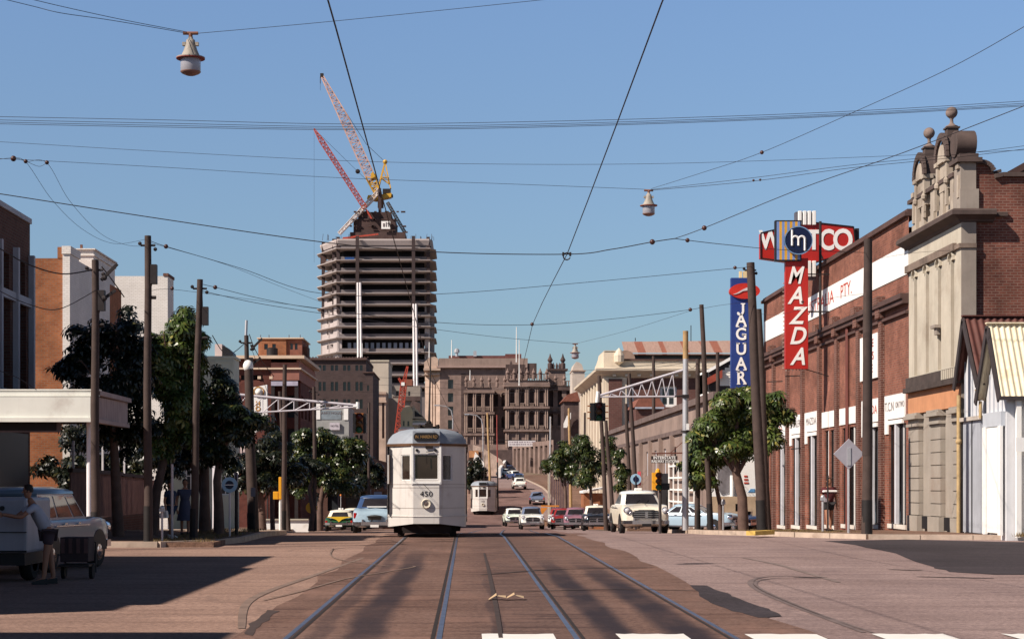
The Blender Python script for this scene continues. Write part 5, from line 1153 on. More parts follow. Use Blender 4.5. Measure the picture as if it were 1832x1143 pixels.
for (u, va, vb) in ((644.5, 668, 507), (744, 697, 545)):
    m_ = MB()
    for s_ in (-1, 1): m_.tube([(X(u, Y)+s_*.5, Y-2.4, Z(va, Y)), (X(u-1.5, Y)+s_*.42, Y-2.4, Z(vb, Y))], .37, 8)
    m_.build('white_column', M('white_column_cladding', (.85, .8, .8), .6, .05, 1), T, smooth=50)
# left flank concrete panels with square openings
a_ = (X(577, Y+15)-.1, Y+15.); b_ = (SX[0]-.1, Y+.1); d_ = (b_[0]-a_[0], b_[1]-a_[1]); ln = math.hypot(*d_)
opl = [(ln*.3, ln*.68, Z(v, Y)+1.9, Z(v, Y)+3.3) for v in fl[5:12]]
MB().wall(a_, d_, ln, 4, Z(545, Y), opl, .8).build('flank_wall', TC, T)
# core house and formwork on top
FW = M('formwork', (.07, .042, .038), .9, .35, .4, streak=.4)
m_ = MB(); m_.box(X(638, Y), X(698, Y), Y+8, Y+24, Z(420, Y), Z(373, Y)).box(X(630, Y), X(706, Y), Y+7, Y+26, Z(420, Y), Z(386, Y)).box(X(624, Y), X(724, Y), Y+6, Y+27, Z(424, Y), Z(411, Y)); rr = random.Random(4)
for k in range(26): u = rr.uniform(622, 722); v = rr.choice((374, 388, 400, 411)); m_.box(X(u, Y), X(u+rr.uniform(2, 9), Y), Y+5.2, Y+5.6+rr.random(), Z(v, Y)-.3, Z(v, Y)+.1)
for k in range(30): u = rr.uniform(576, 778); m_.tube([(X(u, Y), Y+.5, Z(430, Y)), (X(u, Y)+rr.uniform(-.3, .3), Y+.5, Z(rr.uniform(418, 424), Y))], .06, 4)
m_.build('lift_core_formwork', FW, T)
bd = MB().box(X(681, Y), X(697, Y), Y+4.8, Y+5, Z(406, Y), Z(392, Y)).build('builders_board', WHITE, T)
mk = MB(); 
for (a, b, c_, d2) in ((684, 687, 402, 396), (689, 690.5, 402, 394), (692, 695, 397, 395.5), (693, 694.5, 402, 394)): mk.box(X(a, Y), X(b, Y), Y+4.7, Y+4.8, Z(c_, Y), Z(d2, Y))
mk.build('board_marks', DT, bd)
m_ = MB(); m_.bar((X(612, Y), Y+3, Z(424, Y)), (X(676, Y), Y+3, Z(417, Y)), .5).bar((X(612, Y), Y+2, Z(427, Y)), (X(640, Y), Y+2, Z(421, Y)), .6); m_.build('red_safety_rail', M('crane_red', (.4, .06, .035), .6, .2, .5), T)
MB().box(X(568, Y), X(578, Y), Y+12, Y+15, Z(468, Y), Z(449, Y)).build('hoist_platform', FW, T)
tb = MB(); tb.box(X(617, Y), X(634, Y), Y-1, Y-.9, Z(468, Y), Z(461, Y)); tb.build('blue_tarpaulin', M('tarpaulin', (.015, .06, .2), .5), T)
# ---- cranes
def lattice(m_, A, B, wa, wb, n, r, side=None):
    A, B = Vector(A), Vector(B); t = (B-A).normalized(); s = Vector((0, 1, 0)); u = t.cross(s).normalized()
    def c(k, i): f_ = k/n; w = wa+(wb-wa)*f_; return A.lerp(B, f_)+u*w/2*(1 if i in (0, 1) else -1)+s*w/2*(1 if i in (0, 3) else -1)
    for i in range(4): m_.bar(c(0, i), c(n, i), r*1.6)
    for k in range(n):
        for i in range(4):
            j = (i+1) % 4; m_.bar(c(k, i), c(k, j), r); m_.bar(c(k, i), c(k+1, j), r) if k % 2 else m_.bar(c(k, j), c(k+1, i), r)
    return m_
YC = 612.
PY = M('crane_yellow', (.6, .34, .04), .5, .15, .5); PR_ = M('crane_faded_orange', (.55, .33, .25), .6, .25, .2); CR = M('crane_red', (.4, .06, .035))
T = thing('tower_crane', 'tall luffing tower crane with yellow machine deck and long faded orange jib on the tower', 'crane', (X(680, YC), YC, Z(372, YC)))
P_ = lambda u, v, dy=0: (X(u, YC), YC+dy, Z(v, YC))
lattice(MB(), P_(665, 322), P_(617, 215), 3.0, 3.0, 14, .17).build('jib', PR_, T)
lattice(MB(), P_(617, 215), P_(577, 138), 3.0, .8, 11, .16).build('jib_tip', PR_, T)
lattice(MB(), P_(675, 348), P_(663, 316), 1.4, 3.2, 5, .25).build('jib_foot', PY, T)
MB().box(X(573, YC), X(579, YC), YC-.5, YC+.5, Z(139, YC), Z(132, YC)).build('jib_head', IRON, T)
af = MB()
for s_ in (-1.2, 1.2):
    af.bar(P_(676, 340, s_), P_(689, 290, 0), .5); af.bar(P_(699, 338, s_), P_(689, 290, 0), .4); af.bar(P_(681, 318, s_), P_(695, 318, s_), .25); af.bar(P_(681, 318, s_), P_(697, 330, s_), .22); af.bar(P_(686, 305, s_), P_(697, 330, s_), .22)
af.ball(P_(689, 290), .8, 8); af.build('a_frame', PY, T)
dk = MB(); dk.prism([(X(657, YC), Z(357, YC)), (X(673, YC), Z(360, YC)), (X(700, YC), Z(354, YC)), (X(701, YC), Z(347, YC)), (X(680, YC), Z(350, YC)), (X(659, YC), Z(351, YC))], YC-2, YC+2, 'y').prism([(X(664, YC), Z(312, YC)), (X(668, YC), Z(309, YC)), (X(672, YC), Z(318, YC)), (X(664, YC), Z(322, YC))], YC-2, YC+2, 'y'); dk.build('machine_deck', PY, T)
MB().box(X(685, YC), X(699, YC), YC-1.4, YC+1.4, Z(347, YC), Z(339, YC)).box(X(697, YC), X(703, YC), YC-1.4, YC+1.4, Z(353, YC), Z(349, YC)).build('winch_house', IRON, T)
MB().box(X(676, YC), X(686, YC), YC-1.2, YC+1.2, Z(372, YC), Z(356, YC)).build('slew_base', M('crane_base', (.2, .1, .06), .7), T)
cb = MB(); cb.tube([P_(577, 135), P_(655, 258), P_(689, 290)], .07, 4).tube([P_(573, 138), P_(573, 150)], .12, 4).tube([P_(573, 150), P_(573, 162)], .05, 4).tube([P_(689, 290), P_(697, 330)], .07, 4); cb.build('hoist_rope', IRON, T)
for a, b in (((610, 424), (680, 342)),): lattice(MB(), (X(a[0], YC), YC-8, Z(a[1], YC)), (X(b[0], YC), YC-1, Z(b[1], YC)), .9, 1.3, 18, .22).build('white_brace', M('brace_white', (.75, .66, .6), .6, .1, 1), T)
lattice(MB(), P_(692, 358, 6), P_(724, 412, 8), .9, .9, 14, .16).build('rear_brace', M('brace_grey', (.3, .25, .2), .7, .3, .5), T)
MB().bar(P_(680, 340, -3), P_(681, 412, -3), 1.0).bar(P_(658, 380, -2), P_(677, 412, -3), .8).build('mast_leg', M('mast_dark', (.06, .035, .035), .7), T)
MB().bar(P_(656, 378, -4), P_(676, 412, -4), .55).build('red_leg', CR, T)
T = thing('tower_crane', 'dark red lattice crane jib leaning left over the tower', 'crane', (X(655, 604), 604, Z(372, 604)))
YC = 604.
lattice(MB(), P_(653, 372), P_(575, 252), 1.5, 1.5, 26, .16).build('jib', CR, T)
lattice(MB(), P_(575, 252), P_(562, 231), 1.5, .3, 5, .15).build('jib_tip', CR, T)
MB().tube([P_(562, 231), P_(645, 312), P_(664, 330)], .05, 4).ball(P_(640, 307), .8, 6).tube([P_(562, 231), P_(562, 470)], .03, 4).build('pendant_rope', IRON, T)
T = thing('tower_crane', 'small rusty red mobile crane mast rising behind the tram roof', 'crane', (X(715, 290), 290, 3))
YC = 290.
lattice(MB(), P_(712, 775), P_(722, 690), 1.0, .9, 12, .1).build('mast', CR, T); lattice(MB(), P_(719, 700), P_(729, 655), .7, .2, 6, .08).build('jib', CR, T)
lattice(MB(), P_(722, 690), P_(713, 676), .4, .2, 3, .07).build('counter_jib', CR, T); MB().box(X(718, 290), X(724, 290), 289.5, 290.5, Z(690, 290), Z(684, 290)).build('cab', WHITE, T)
# wooded or roofed skyline filler behind everything so the hill never shows bare
T = thing('hill_terrace', 'dark low terrace of roofs behind the left street trees', 'building', (-40, 330, 2))
block(T, -75, X(668, 340), 340, 360, 0, 17, BRKD, ops(12, 50, 2, 1.4, [(6, 8), (11, 13)]))
# ================= vehicles =================
def paint(name, col, r=.28): return M(name, col, r, .06, 1.5, dirt=.05, dcol=tuple(c*.6 for c in col), spec=.5, coat=.4)
def car(name, label, x, y, rot, w, l, h, body, roofm=None, style='sedan', group=None, era=50, wheel='chrome', grille='dark', z=None, taxi=False, seats=True):
    """front looks to local -y; origin on the ground under the middle"""
    T = thing(name, label, 'car' if style != 'van' else 'van', (x, y, gz(y)+.012 if z is None else z), rot, group, static=False)
    roofm = roofm or body; H = l/2; hw = w/2
    hood, belt, boot = (.645*h, .675*h, .64*h) if era <= 55 else (.59*h, .62*h, .6*h); zb = .27
    if style in ('wagon', 'van'): boot = belt
    S = [(-H, .80, .50, hood-.22), (-H+.06, .90, .38, hood-.12), (-H+.22, .97, .33, hood-.05), (-H+.6, 1, zb, hood), (-H+.95, 1, zb, hood+.01), (-H+l*.30, 1, zb, belt-.01), (-H+l*.36, 1, zb, belt), (-H+l*.55, 1, zb, belt), (-H+l*.76, 1, zb, belt-.01), (H-.75, 1, zb, boot), (H-.3, .98, zb+.06, boot-.05), (H-.08, .93, .36, boot-.14), (H, .84, .46, boot-.24)]
    rs = []
    for i, (yy, f, b_, t) in enumerate(S):
        a = hw*f; fen = .05*era/50 if i in (1, 2, 3, 4) else (.04*era/50 if i in (9, 10, 11) else 0)
        half = [(0, b_), (a*.86, b_), (a*.97, b_+.08), (a, b_+(t-b_)*.45), (a*.985, t-.11), (a*.93, t-.02+fen), (a*.80, t+fen), (a*.62, t-fen*.3+.01), (0, t+.045)]
        rs.append([(p, yy, q) for p, q in half]+[(-p, yy, q) for p, q in half[-2:0:-1]])
    MB().rings(rs, cap0=True, cap1=True).build('body', body, T, smooth=42)
    # greenhouse
    y0, y1 = -H+l*(.24 if style == 'wagon' else .30), (H-.06*l if style in ('wagon', 'van') else H-l*.20)
    r0, r1 = y0+.14*l*(.8 if era > 55 else 1), (y1-.06*l if style in ('wagon', 'van') else y1-.12*l)
    def oct_(ya, yb, a, z, c=.16): return [(-a+c, ya, z), (a-c, ya, z), (a, ya+c*1.3, z), (a, yb-c*1.3, z), (a-c, yb, z), (-a+c, yb, z), (-a, yb-c*1.3, z), (-a, ya+c*1.3, z)]
    zt = h-.12
    A = oct_(y0, y1, hw*.86, belt-.02); B = oct_(r0, r1, hw*.72, zt); Cc = oct_(r0+.06, r1-.06, hw*.67, h-.045, .2); D = oct_(r0+.3, r1-.3, hw*.42, h, .2)
    MB().rings([A, B], cap1=False).build('cabin', body if style != 'sedan' or roofm is body else roofm, T, smooth=35)
    MB().rings([oct_(r0-.05, r1+.04, hw*.74, zt-.01), oct_(r0-.03, r1+.02, hw*.73, zt+.035), Cc, D], cap1=True).build('roof', roofm, T, smooth=60)
    def pane(i, j, m0, m1, b0, b1, nm='window', off=.007):
        a, b, c_, d = (Vector(q) for q in (A[i], A[j], B[j], B[i])); n_ = (b-a).cross(d-a).normalized()
        if n_.dot(((a+b)/2-Vector((0, (y0+y1)/2, belt)))*Vector((1, 1, 0))) < 0: n_ = -n_
        def q(s, t): return a.lerp(b, s).lerp(d.lerp(c_, s), t)+n_*off
        MB().face([q(m0, b0), q(m1, b0), q(m1, b1), q(m0, b1)]).build(nm, CGLASS, T)
        return q
    q = pane(0, 1, .0, 1, .08, .93, 'windscreen')
    MB().bar(q(0, .07), q(1, .07), .025).bar(q(0, .95), q(1, .95), .03).bar(q(0, .07), q(0, .95), .025).bar(q(1, .07), q(1, .95), .025).build('windscreen_trim', CHROME, T)
    MB().bar(q(.3, .1)+Vector((0, -.02, 0)), q(.46, .42)+Vector((0, -.02, 0)), .014).bar(q(.62, .1)+Vector((0, -.02, 0)), q(.78, .42)+Vector((0, -.02, 0)), .014).build('wiper', BLACK, T)
    pane(4, 5, .04, .96, .12, .9, 'rear_window')
    for (i, j) in ((2, 3), (6, 7)):
        if style == 'van': pane(i, j, .04, .3, .12, .88)
        else: pane(i, j, .03, .38, .1, .9); pane(i, j, .42, .72, .1, .9); pane(i, j, .76, .97, .1, .86)
    # wheels and arches
    wr = .31*h/1.45
    for (sx, yy) in ((-1, -H+l*.19), (1, -H+l*.19), (-1, H-l*.21), (1, H-l*.21)):
        n = 16; m_ = MB().prism([(yy+(wr+.07)*math.cos(math.pi*k/n), wr+(wr+.07)*math.sin(math.pi*k/n)) for k in range(n+1)], sx*(hw*1.004), sx*(hw-.1), 'x'); m_.build('wheel_arch', BLACK, T)
        c = (sx*(hw-.09), yy, wr); tw = .09
        wl = MB().lathe([(wr*.6, -tw), (wr*.93, -tw), (wr, -tw*.6), (wr, tw*.6), (wr*.93, tw), (wr*.6, tw)], c, 22, 'x').build('wheel', RUBBER, T, smooth=40)
        MB().lathe([(.001, sx*(tw+.012)), (wr*.3, sx*(tw+.01)), (wr*.45, sx*(tw-.01)), (wr*.62, sx*(tw+.0))], c, 18, 'x').build('hubcap', CHROME if wheel == 'chrome' else body, wl, smooth=40)
    # bumpers
    for s_, nm in ((-1, 'front_bumper'), (1, 'rear_bumper')):
        yy = s_*(H+.07); m_ = MB(); pts = [(-hw*.97, yy-s_*.42, .45), (-hw*.93, yy-s_*.12, .45), (-hw*.6, yy, .45), (hw*.6, yy, .45), (hw*.93, yy-s_*.12, .45), (hw*.97, yy-s_*.42, .45)]
        for a, b in zip(pts, pts[1:]): m_.bar(a, b, .07, .13)
        for xx in (-.42*hw*2*.5-.1, .42*hw*2*.5+.1): m_.box(xx-.03, xx+.03, yy-.07, yy+.07, .38, .62)
        m_.build(nm, CHROME, T, smooth=30)
        MB().box(-.17, .17, yy-.05 if s_ < 0 else yy+.03, yy-.03 if s_ < 0 else yy+.05, .30, .40).build('number_plate', BLACK if s_ < 0 else WHITE, T)
    # face: grille, lamps
    gz_, gh = hood-.30, .15*h/1.45
    g = MB(); gw = hw*.60
    g.prism([(-gw, gz_-gh*.4), (-gw*.8, gz_-gh), (gw*.8, gz_-gh), (gw, gz_-gh*.4), (gw*.94, gz_+gh*.55), (gw*.5, gz_+gh), (-gw*.5, gz_+gh), (-gw*.94, gz_+gh*.55)], -H-.02, -H+.25, 'y')
    gr = g.build('grille', BLACK, T)
    gb = MB()
    for k in range(5 if grille == 'bars' else 3): zz = gz_-gh*.8+k*gh*1.6/(4 if grille == 'bars' else 2); gb.box(-gw*.9, gw*.9, -H-.045, -H-.02, zz-.012, zz+.012)
    gb.box(-.05, .05, -H-.06, -H-.02, gz_-gh*.7, gz_+gh*.6); gb.build('grille_bars', CHROME, gr)
    for sx in (-1, 1):
        c = (sx*hw*.79, -H+.03, hood-.16); r_ = .095
        m_ = MB().lathe([(r_+.035, .12), (r_+.035, -.04), (r_+.02, -.075), (r_, -.06)], c, 18, 'y').build('headlight', CHROME, T, smooth=40)
        MB().lathe([(r_, -.055), (r_*.7, -.09), (.001, -.105)], c, 18, 'y').build('lens', M('lamp_lens', (.55, .55, .58), .12, .1, 5, spec=.8), m_, smooth=60)
        MB().box(sx*hw*.86-.06, sx*hw*.86+.06, H-.14, H-.01, boot-.36, boot-.14).build('tail_light', M('tail_red', (.35, .01, .01), .25), T, bevel=.02)
        MB().box(sx*hw*1.0-.02*(sx < 0), sx*hw*1.0+.02*(sx > 0), -H+l*.33, H-l*.25, belt-.14, belt-.12).build('side_trim', CHROME, T)
        for fy in (.45, .62): MB().box(sx*(hw+.01)-.015, sx*(hw+.01)+.015, -H+l*fy, -H+l*fy+.12, belt-.1, belt-.075).build('door_handle', CHROME, T)
    MB().box(-.02, .02, -H+.25, -H+.42, hood+.045, hood+.075).build('bonnet_badge', CHROME, T)
    if taxi:
        t_ = MB().box(-.14, .14, -.02, .1, h-.01, h+.09).build('roof_lamp', WHITE, T, bevel=.02)
    return T
CCREAM = paint('cream_enamel', (.8, .73, .6)); CWHITE = paint('white_enamel', (.8, .8, .74)); CPBLUE = paint('pale_blue_enamel', (.33, .45, .54)); CBLUE = paint('mid_blue_enamel', (.04, .075, .17))
CNAVY = paint('navy_enamel_car', (.012, .018, .05)); CRED = paint('red_enamel', (.26, .025, .022)); CMAUVE = paint('dusty_mauve_enamel', (.27, .13, .17)); CGREEN = paint('green_enamel', (.02, .09, .04)); CSLATE = paint('slate_blue_enamel', (.13, .16, .24)); CMINT = paint('mint_white_enamel', (.74, .82, .7))
CTAXI = paint('taxi_cream', (.8, .74, .6)); CDB = paint('deep_blue_enamel', (.03, .06, .16)); CBLK = paint('black_enamel', (.012, .012, .015))
Y = 69.
c1 = car('parked_car', 'cream 1950s sedan with a white roof driving towards the tram lines on the right lane', X(1142, Y), Y, R(2.5), 1.78, 4.3, 1.62, CCREAM, CWHITE, taxi=True, grille='bars'); c1.name = 'sedan_car'
Y = 128.
car('sedan_car', 'white car with a blue-grey roof heading down the street beside an all white one', X(950.5, Y), Y, R(1), 1.66, 4.1, 1.6, CWHITE, CSLATE, z=gz(Y)+.01)
Y = 146.
car('sedan_car', 'all white car with a dark grille just behind the blue-grey roofed one', X(919, Y), Y, R(3), 1.62, 4.1, 1.46, CMINT, CWHITE)
Y = 108.
car('sedan_car', 'black taxi with a cream roof parked at the right kerb', X(1066, Y), Y, R(-2), 1.66, 4.3, 1.5, CBLK, CTAXI, taxi=True, group='cars parked along the right kerb')
Y = 122.
car('sedan_car', 'mauve sedan parked nose to the viewer behind the black taxi', X(1030, Y), Y, R(-3), 1.66, 4.2, 1.5, CMAUVE, group='cars parked along the right kerb')
Y = 130.
car('sedan_car', 'red sedan parked behind the mauve one at the right kerb', X(1008, Y), Y, R(-6), 1.62, 4.2, 1.5, CRED, group='cars parked along the right kerb')
Y = 139.
car('sedan_car', 'white fronted car farthest back in the parked row at the right kerb', X(1000, Y), Y, R(-6), 1.55, 4.0, 1.5, CWHITE, CRED, group='cars parked along the right kerb')
Y = 194.
car('sedan_car', 'slate blue sedan seen from behind climbing the dip in the right lane', X(961, Y), Y, R(180-3), 1.68, 4.3, 1.32, CSLATE)
Y = 228.
car('station_wagon', 'white station wagon seen from behind on the slope above the dip', X(928.5, Y), Y, R(180+2), 1.68, 4.2, 1.45, CWHITE, style='wagon')
for (u, Y, rot, b_, rf, lab) in ((921, 292, 18, CDB, CWHITE, 'dark blue car with a white roof coming down the hill behind the white wagon'), (903, 318, 22, CWHITE, CWHITE, 'white car coming down the hill by the pale bank'), (912, 352, 10, CBLK, CDB, 'dark car at the top of the hill road')):
    car('sedan_car', lab, X(u, Y), Y, R(rot), 1.75, 4.2, 1.5, b_, rf, group='cars coming down the hill')
Y = 101.
tx = car('sedan_car', 'green and cream taxi with a yellow chevron on its tail parked under the left trees', X(610, Y), Y, R(180+1), 1.6, 4.2, 1.2, CGREEN, CTAXI, taxi=True)
H_ = 2.1; bt = .64*1.2
MB().prism([(-.66, bt+.03), (-.4, bt-.0), (-.16, bt-.08), (0, bt-.22), (.16, bt-.08), (.4, bt), (.66, bt+.03), (.62, bt+.07), (-.62, bt+.07)], H_-.26, H_+.02, 'y').build('yellow_chevron', paint('taxi_yellow', (.75, .5, .04)), tx)
ae = MB().tube([(0, .1, 1.2), (0, .1, 1.95)], .022, 6).build('aerial', STEEL, tx); MB().ball((0, .1, 2.0), .06, 8).build('orange_tip', M('orange_lamp', (.7, .2, .02), .4), ae)
Y = 116.
car('sedan_car', 'dark red car mostly hidden between the green taxi and the pale blue one', X(634, Y), Y, R(180), 1.6, 4.1, 1.42, paint('maroon_enamel', (.1, .02, .02)), CTAXI)
Y = 76.
bl = car('sedan_car', 'pale blue 1950s sedan with a dark blue roof seen from behind left of the tram', X(675, Y), Y, R(180), 1.86, 4.4, 1.6, CPBLUE, CBLUE)
m_ = MB().box(-.32, .32, 2.2, 2.27, .72, .75).lathe([(.3, 0), (.26, .03), (.1, .06), (.001, .07)], (0, 2.2, .74), 14); m_.build('boot_badge', M('dark_chrome', (.12, .12, .11), .4, metal=.6), bl)
MB().box(-.27, .27, 2.19, 2.25, .6, .71).build('plate_frame', M('dark_chrome', (.12, .12, .11)), bl); MB().bar((.1, 2.23, .6), (.15, 2.26, .44), .03).build('boot_handle', BLACK, bl)
MB().box(-.45, .35, 1.2, 1.5, 1.1, 1.14).build('parcel_shelf_paper', WHITE, bl)
Y = 90.
car('sedan_car', 'light blue sedan standing side on in the right side street', X(1240, Y), Y, R(62), 1.75, 4.5, 1.42, CPBLUE)
Y = 96.
car('sedan_car', 'dark blue sedan half hidden beyond the light blue one in the right side street', X(1300, Y), Y, R(35), 1.7, 4.4, 1.32, CBLUE)
# left: shaded station wagon and white truck body
Y = 34.3
wg = car('station_wagon', 'blue-grey station wagon standing in deep shade on the left roadway', -8.22, Y, R(171), 1.72, 4.0, 1.56, paint('wagon_slate', (.12, .16, .2)), paint('wagon_roof', (.15, .19, .23)), style='wagon', grille='bars', era=60)
rk = MB()
for yy in (.0, .9): rk.box(-.7, .7, yy-.02, yy+.02, 1.58, 1.6)
Y = 30.5
Y = 29.6
T = thing('delivery_truck', 'white panelled back of a delivery truck cut off by the left edge', 'truck', (X(10, Y), Y+1.2, .01), 0, None, False)
tw_ = X(48, Y)-X(10, Y)
MB().box(-2.6, tw_, -1.2, .5, .48, 1.39).build('body', M('truck_white', (.34, .33, .37), .5, .06, 2, streak=.2), T, bevel=.05)
MB().box(-2.6, tw_-.0, -1.23, -1.2, .82, .835).box(-2.6, tw_, -1.23, -1.2, .5, .53).build('seam', BLACK, T)
MB().box(-2.6, tw_-.06, -1.1, .4, .28, .5).build('chassis', BLACK, T)
for yy in (-.3,):
    wl = MB().lathe([(.2, -.1), (.32, -.1), (.35, -.05), (.35, .05), (.32, .1), (.2, .1)], (tw_-.18, yy, .35), 20, 'x').build('wheel', RUBBER, T, smooth=40)
    MB().lathe([(.001, .1), (.2, .1)], (tw_-.18, yy, .35), 16, 'x').build('hub', WHITE, wl)
MB().lathe([(.04, -.04), (.04, 0)], (-.05, -1.2, 1.22), 10, 'y').build('filler_cap', BLACK, T)
# dark load / trolley stacked beside the wagon
T = thing('hand_trolley', 'dark laden hand trolley standing between the truck and the wagon', 'trolley', (X(133, 31.0), 31.0, 0), 0, None, False)
MB().box(-.2, .28, -.2, .3, .3, .72).build('crate', M('dark_crate', (.05, .03, .03), .8), T, bevel=.01)
m_ = MB()
for k in range(4): m_.box(-.18+k*.13, -.12+k*.13, -.22, -.2, .45, .7)
m_.build('crate_slats', M('crate_pink', (.12, .06, .055), .8), T)
MB().tube([(-.22, .3, .1), (-.22, .32, .62), (.3, .32, .62), (.3, .3, .1)], .02, 6).box(-.22, .3, -.25, .3, .22, .26).build('frame', IRON, T)
for sx in (-.2, .28): MB().lathe([(.001, -.03), (.13, -.03), (.13, .03), (.001, .03)], (sx, .1, .13), 14, 'x').build('wheel', RUBBER, T)
# ================= trams =================
TW = M('tram_cream_white', (.6, .575, .545), .5, .06, 1.2, dirt=.3, dcol=(.34, .27, .235), streak=.45, bmp=.06)
TG = M('tram_roof_grey_blue', (.27, .3, .34), .6, .12, 1.5, dirt=.15, dcol=(.15, .12, .12), streak=.3)
TGLASS = glass('tram_window_brown', (.022, .014, .011), .05)
DKT = M('tram_underframe', (.015, .01, .009), .9, .3, 2)
EDGE = M('rusty_gutter', (.12, .06, .03), .8, .3, 3)
def tram(label, loc, rz, number=True):
    T = thing('tram', label, 'tram', loc, rz, 'trams on the street', False)
    W = 1.2; Ln = 13.5; cw = .42; fy = .8
    P = [(-W, fy+.25), (-W+.05, fy), (-cw-.02, .03), (-cw+.03, 0), (cw-.03, 0), (cw+.02, .03), (W-.05, fy), (W, fy+.25)]
    full = P+[(x, Ln-y) for x, y in reversed(P)]
    def rg(o, z, zf=None):
        r = []
        for i, (x, y) in enumerate(full):
            k = 1+o/W; yy = y-o*(1 if y < Ln/2 else -1)*.8
            r.append((x*k, yy, zf(x, y) if zf else z))
        return r
    low = lambda x, y: .31+.16*max(0, 1-abs(x)/.95)**.8 if (y < 2 or y > Ln-2) and abs(x) < W-.02 else .3
    MB().rings([rg(.0, 0, low), rg(.012, .62)]).build('skirt', TW, T, smooth=25)
    MB().rings([rg(.03, .62), rg(.035, .64), rg(.012, .65), rg(.012, .70)]).build('rubbing_rail', TW, T)
    # upper body with window openings
    b = MB(); g = []
    segs = [((full[i]), (full[(i+1) % 16])) for i in range(16)]
    for i, (a, c) in enumerate(segs):
        dx, dy = c[0]-a[0], c[1]-a[1]; ln = math.hypot(dx, dy); op = []
        if i in (3, 11): op = [(.02, ln-.02, 1.74, 2.52)]
        elif i in (1, 5, 9, 13):
            far = ln-.12 if i in (1, 9) else .12
            op = [(ln-.42-.08, ln-.08, 1.72, 2.5)] if i in (1, 9) else [(.08, .50, 1.72, 2.5)]
        elif i in (7, 15):
            op = [(.5+k*1.15, 1.5+k*1.15, 1.62, 2.5) for k in range(10)]
        b.wall((a[0], a[1]), (dx, dy), ln, .70, 2.78, op, .05)
        if op: g.append((a, (dx, dy), op))
    b.build('body', TW, T)
    for a, d, op in g: panes(T, a, d, op, .05, TGLASS, WHITE if len(op) < 3 else EDGE, .028, (0, 0), 'window')
    sm = MB()
    for z in (1.60, 1.50, .885): sm.rings([rg(.014, z), rg(.014, z+.008)])
    sm.build('panel_seam', M('seam_shadow', (.25, .2, .17), .8), T)
    ms = MB().box(-cw-.03, -cw+.03, -.02, .02, 1.6, 2.78).box(cw-.03, cw+.03, -.02, .02, 1.6, 2.78).box(-cw, cw, -.03, 0, 1.62, 1.68); ms.build('corner_strip', WHITE, T)
    MB().rings([rg(.05, 2.76), rg(.06, 2.83), rg(.0, 2.84)], cap1=False).build('gutter', EDGE, T)
    MB().rings([rg(.03, 2.83), rg(-.02, 2.98), rg(-.14, 3.13), rg(-.34, 3.24), rg(-.62, 3.30)], cap1=True).build('roof', TG, T, smooth=28)
    for s_ in (0, 1):
        yy = -.03 if s_ == 0 else Ln+.03; sgn = -1 if s_ == 0 else 1
        bx = MB().box(-cw, cw, min(yy, yy-sgn*.55), max(yy, yy-sgn*.55), 2.82, 3.22).build('destination_box', TG, T, bevel=.02)
        n = 8; pl = []
        for cx_, st in ((.27, -90), (-.27, 90)):
            for k in range(n+1): an = R(st+180*k/n); pl.append((cx_+.11*math.cos(an), 3.03+.125*math.sin(an)))
        MB().prism(pl, yy+sgn*.004, yy+sgn*.03, 'y').build('destination_blind', BLACK, bx)
        if s_ == 0 and number: text(bx, 'IN. HAREN RD', (0, yy-.04, 3.03), .135, M('blind_ochre', (.35, .2, .07), .7), (90, 0, 0), sx=.78, ext=.002)
        hl = MB().lathe([(.15, .06), (.15, -.05), (.125, -.09), (.11, -.06)], (0, 0 if s_ == 0 else Ln, 1.02), 22, 'y').build('headlight', M('headlight_rim', (.6, .55, .45), .4, .1, 3), T, smooth=40) if s_ == 0 else None
        if hl: MB().lathe([(.11, -.055), (.001, -.07)], (0, 0, 1.02), 20, 'y').build('lens', M('dull_lens', (.13, .1, .09), .2), hl)
    if number: text(T, '450', (.0, -.014, 1.31), .225, BLACK, (90, 0, 0), sx=1.1, ext=.002, bold=.0, name='fleet_number', sp=1.05)
    else: text(T, '438', (.0, -.014, 1.31), .2, DT, (90, 0, 0), sx=1.1, ext=.002, name='fleet_number')
    m_ = MB().lathe([(.045, -.03), (.045, 0)], (-.28, 0, 2.63), 12, 'y').lathe([(.045, -.03), (.045, 0)], (.28, 0, 2.63), 12, 'y'); m_.build('marker_lamp', BLACK, T)
    MB().box(-.02, .2, -.05, 0, 2.68, 2.76).bar((.2, -.04, 2.6), (.0, -.04, 2.58), .02).bar((0, -.03, 2.5), (.02, -.03, 2.2), .02).build('wiper', DKT, T)
    MB().bar((-.1, -.03, 1.62), (.1, -.03, 1.42), .012).build('lashing', DKT, T)
    MB().box(-W+.18, W-.18, 1.2, Ln-1.2, .16, .75).box(-.75, .75, .45, 1.25, .2, .6).build('underframe', DKT, T)
    MB().box(-W+.15, W-.15, .7, Ln-.7, .8, 1.5).box(-.9, .9, 2.2, 2.3, .8, 2.7).build('interior', M('tram_interior', (.06, .035, .03), .8), T)
    for (yy) in (1.6, 3.2, Ln-3.2, Ln-1.6):
        for sx in (-.8, .8): MB().lathe([(.001, -.05), (.33, -.05), (.36, -.05), (.33, .04), (.001, .05)], (sx, yy, .34), 18, 'x').build('wheel', DKT, T)
    for sx in (-1, 1): MB().box(sx*.8-.1, sx*.8+.1, .9, 1.1, .03, .36).build('lifeguard', DKT, T); 
    m_ = MB(); m_.box(-.72, .72, .42, .46, .12, .4); m_.build('life_tray', DKT, T)
    for sx in (-1, 1): MB().box(sx*(W+.01)-.02, sx*(W+.01)+.02, 1.3, 2.2, .45, 2.6).build('door', M('tram_door_dark', (.05, .035, .03), .7), T)
    MB().box(-.95, .95, 2.6, 5.2, 3.27, 3.34).build('trolley_plank', M('roof_board', (.2, .13, .12), .8), T)
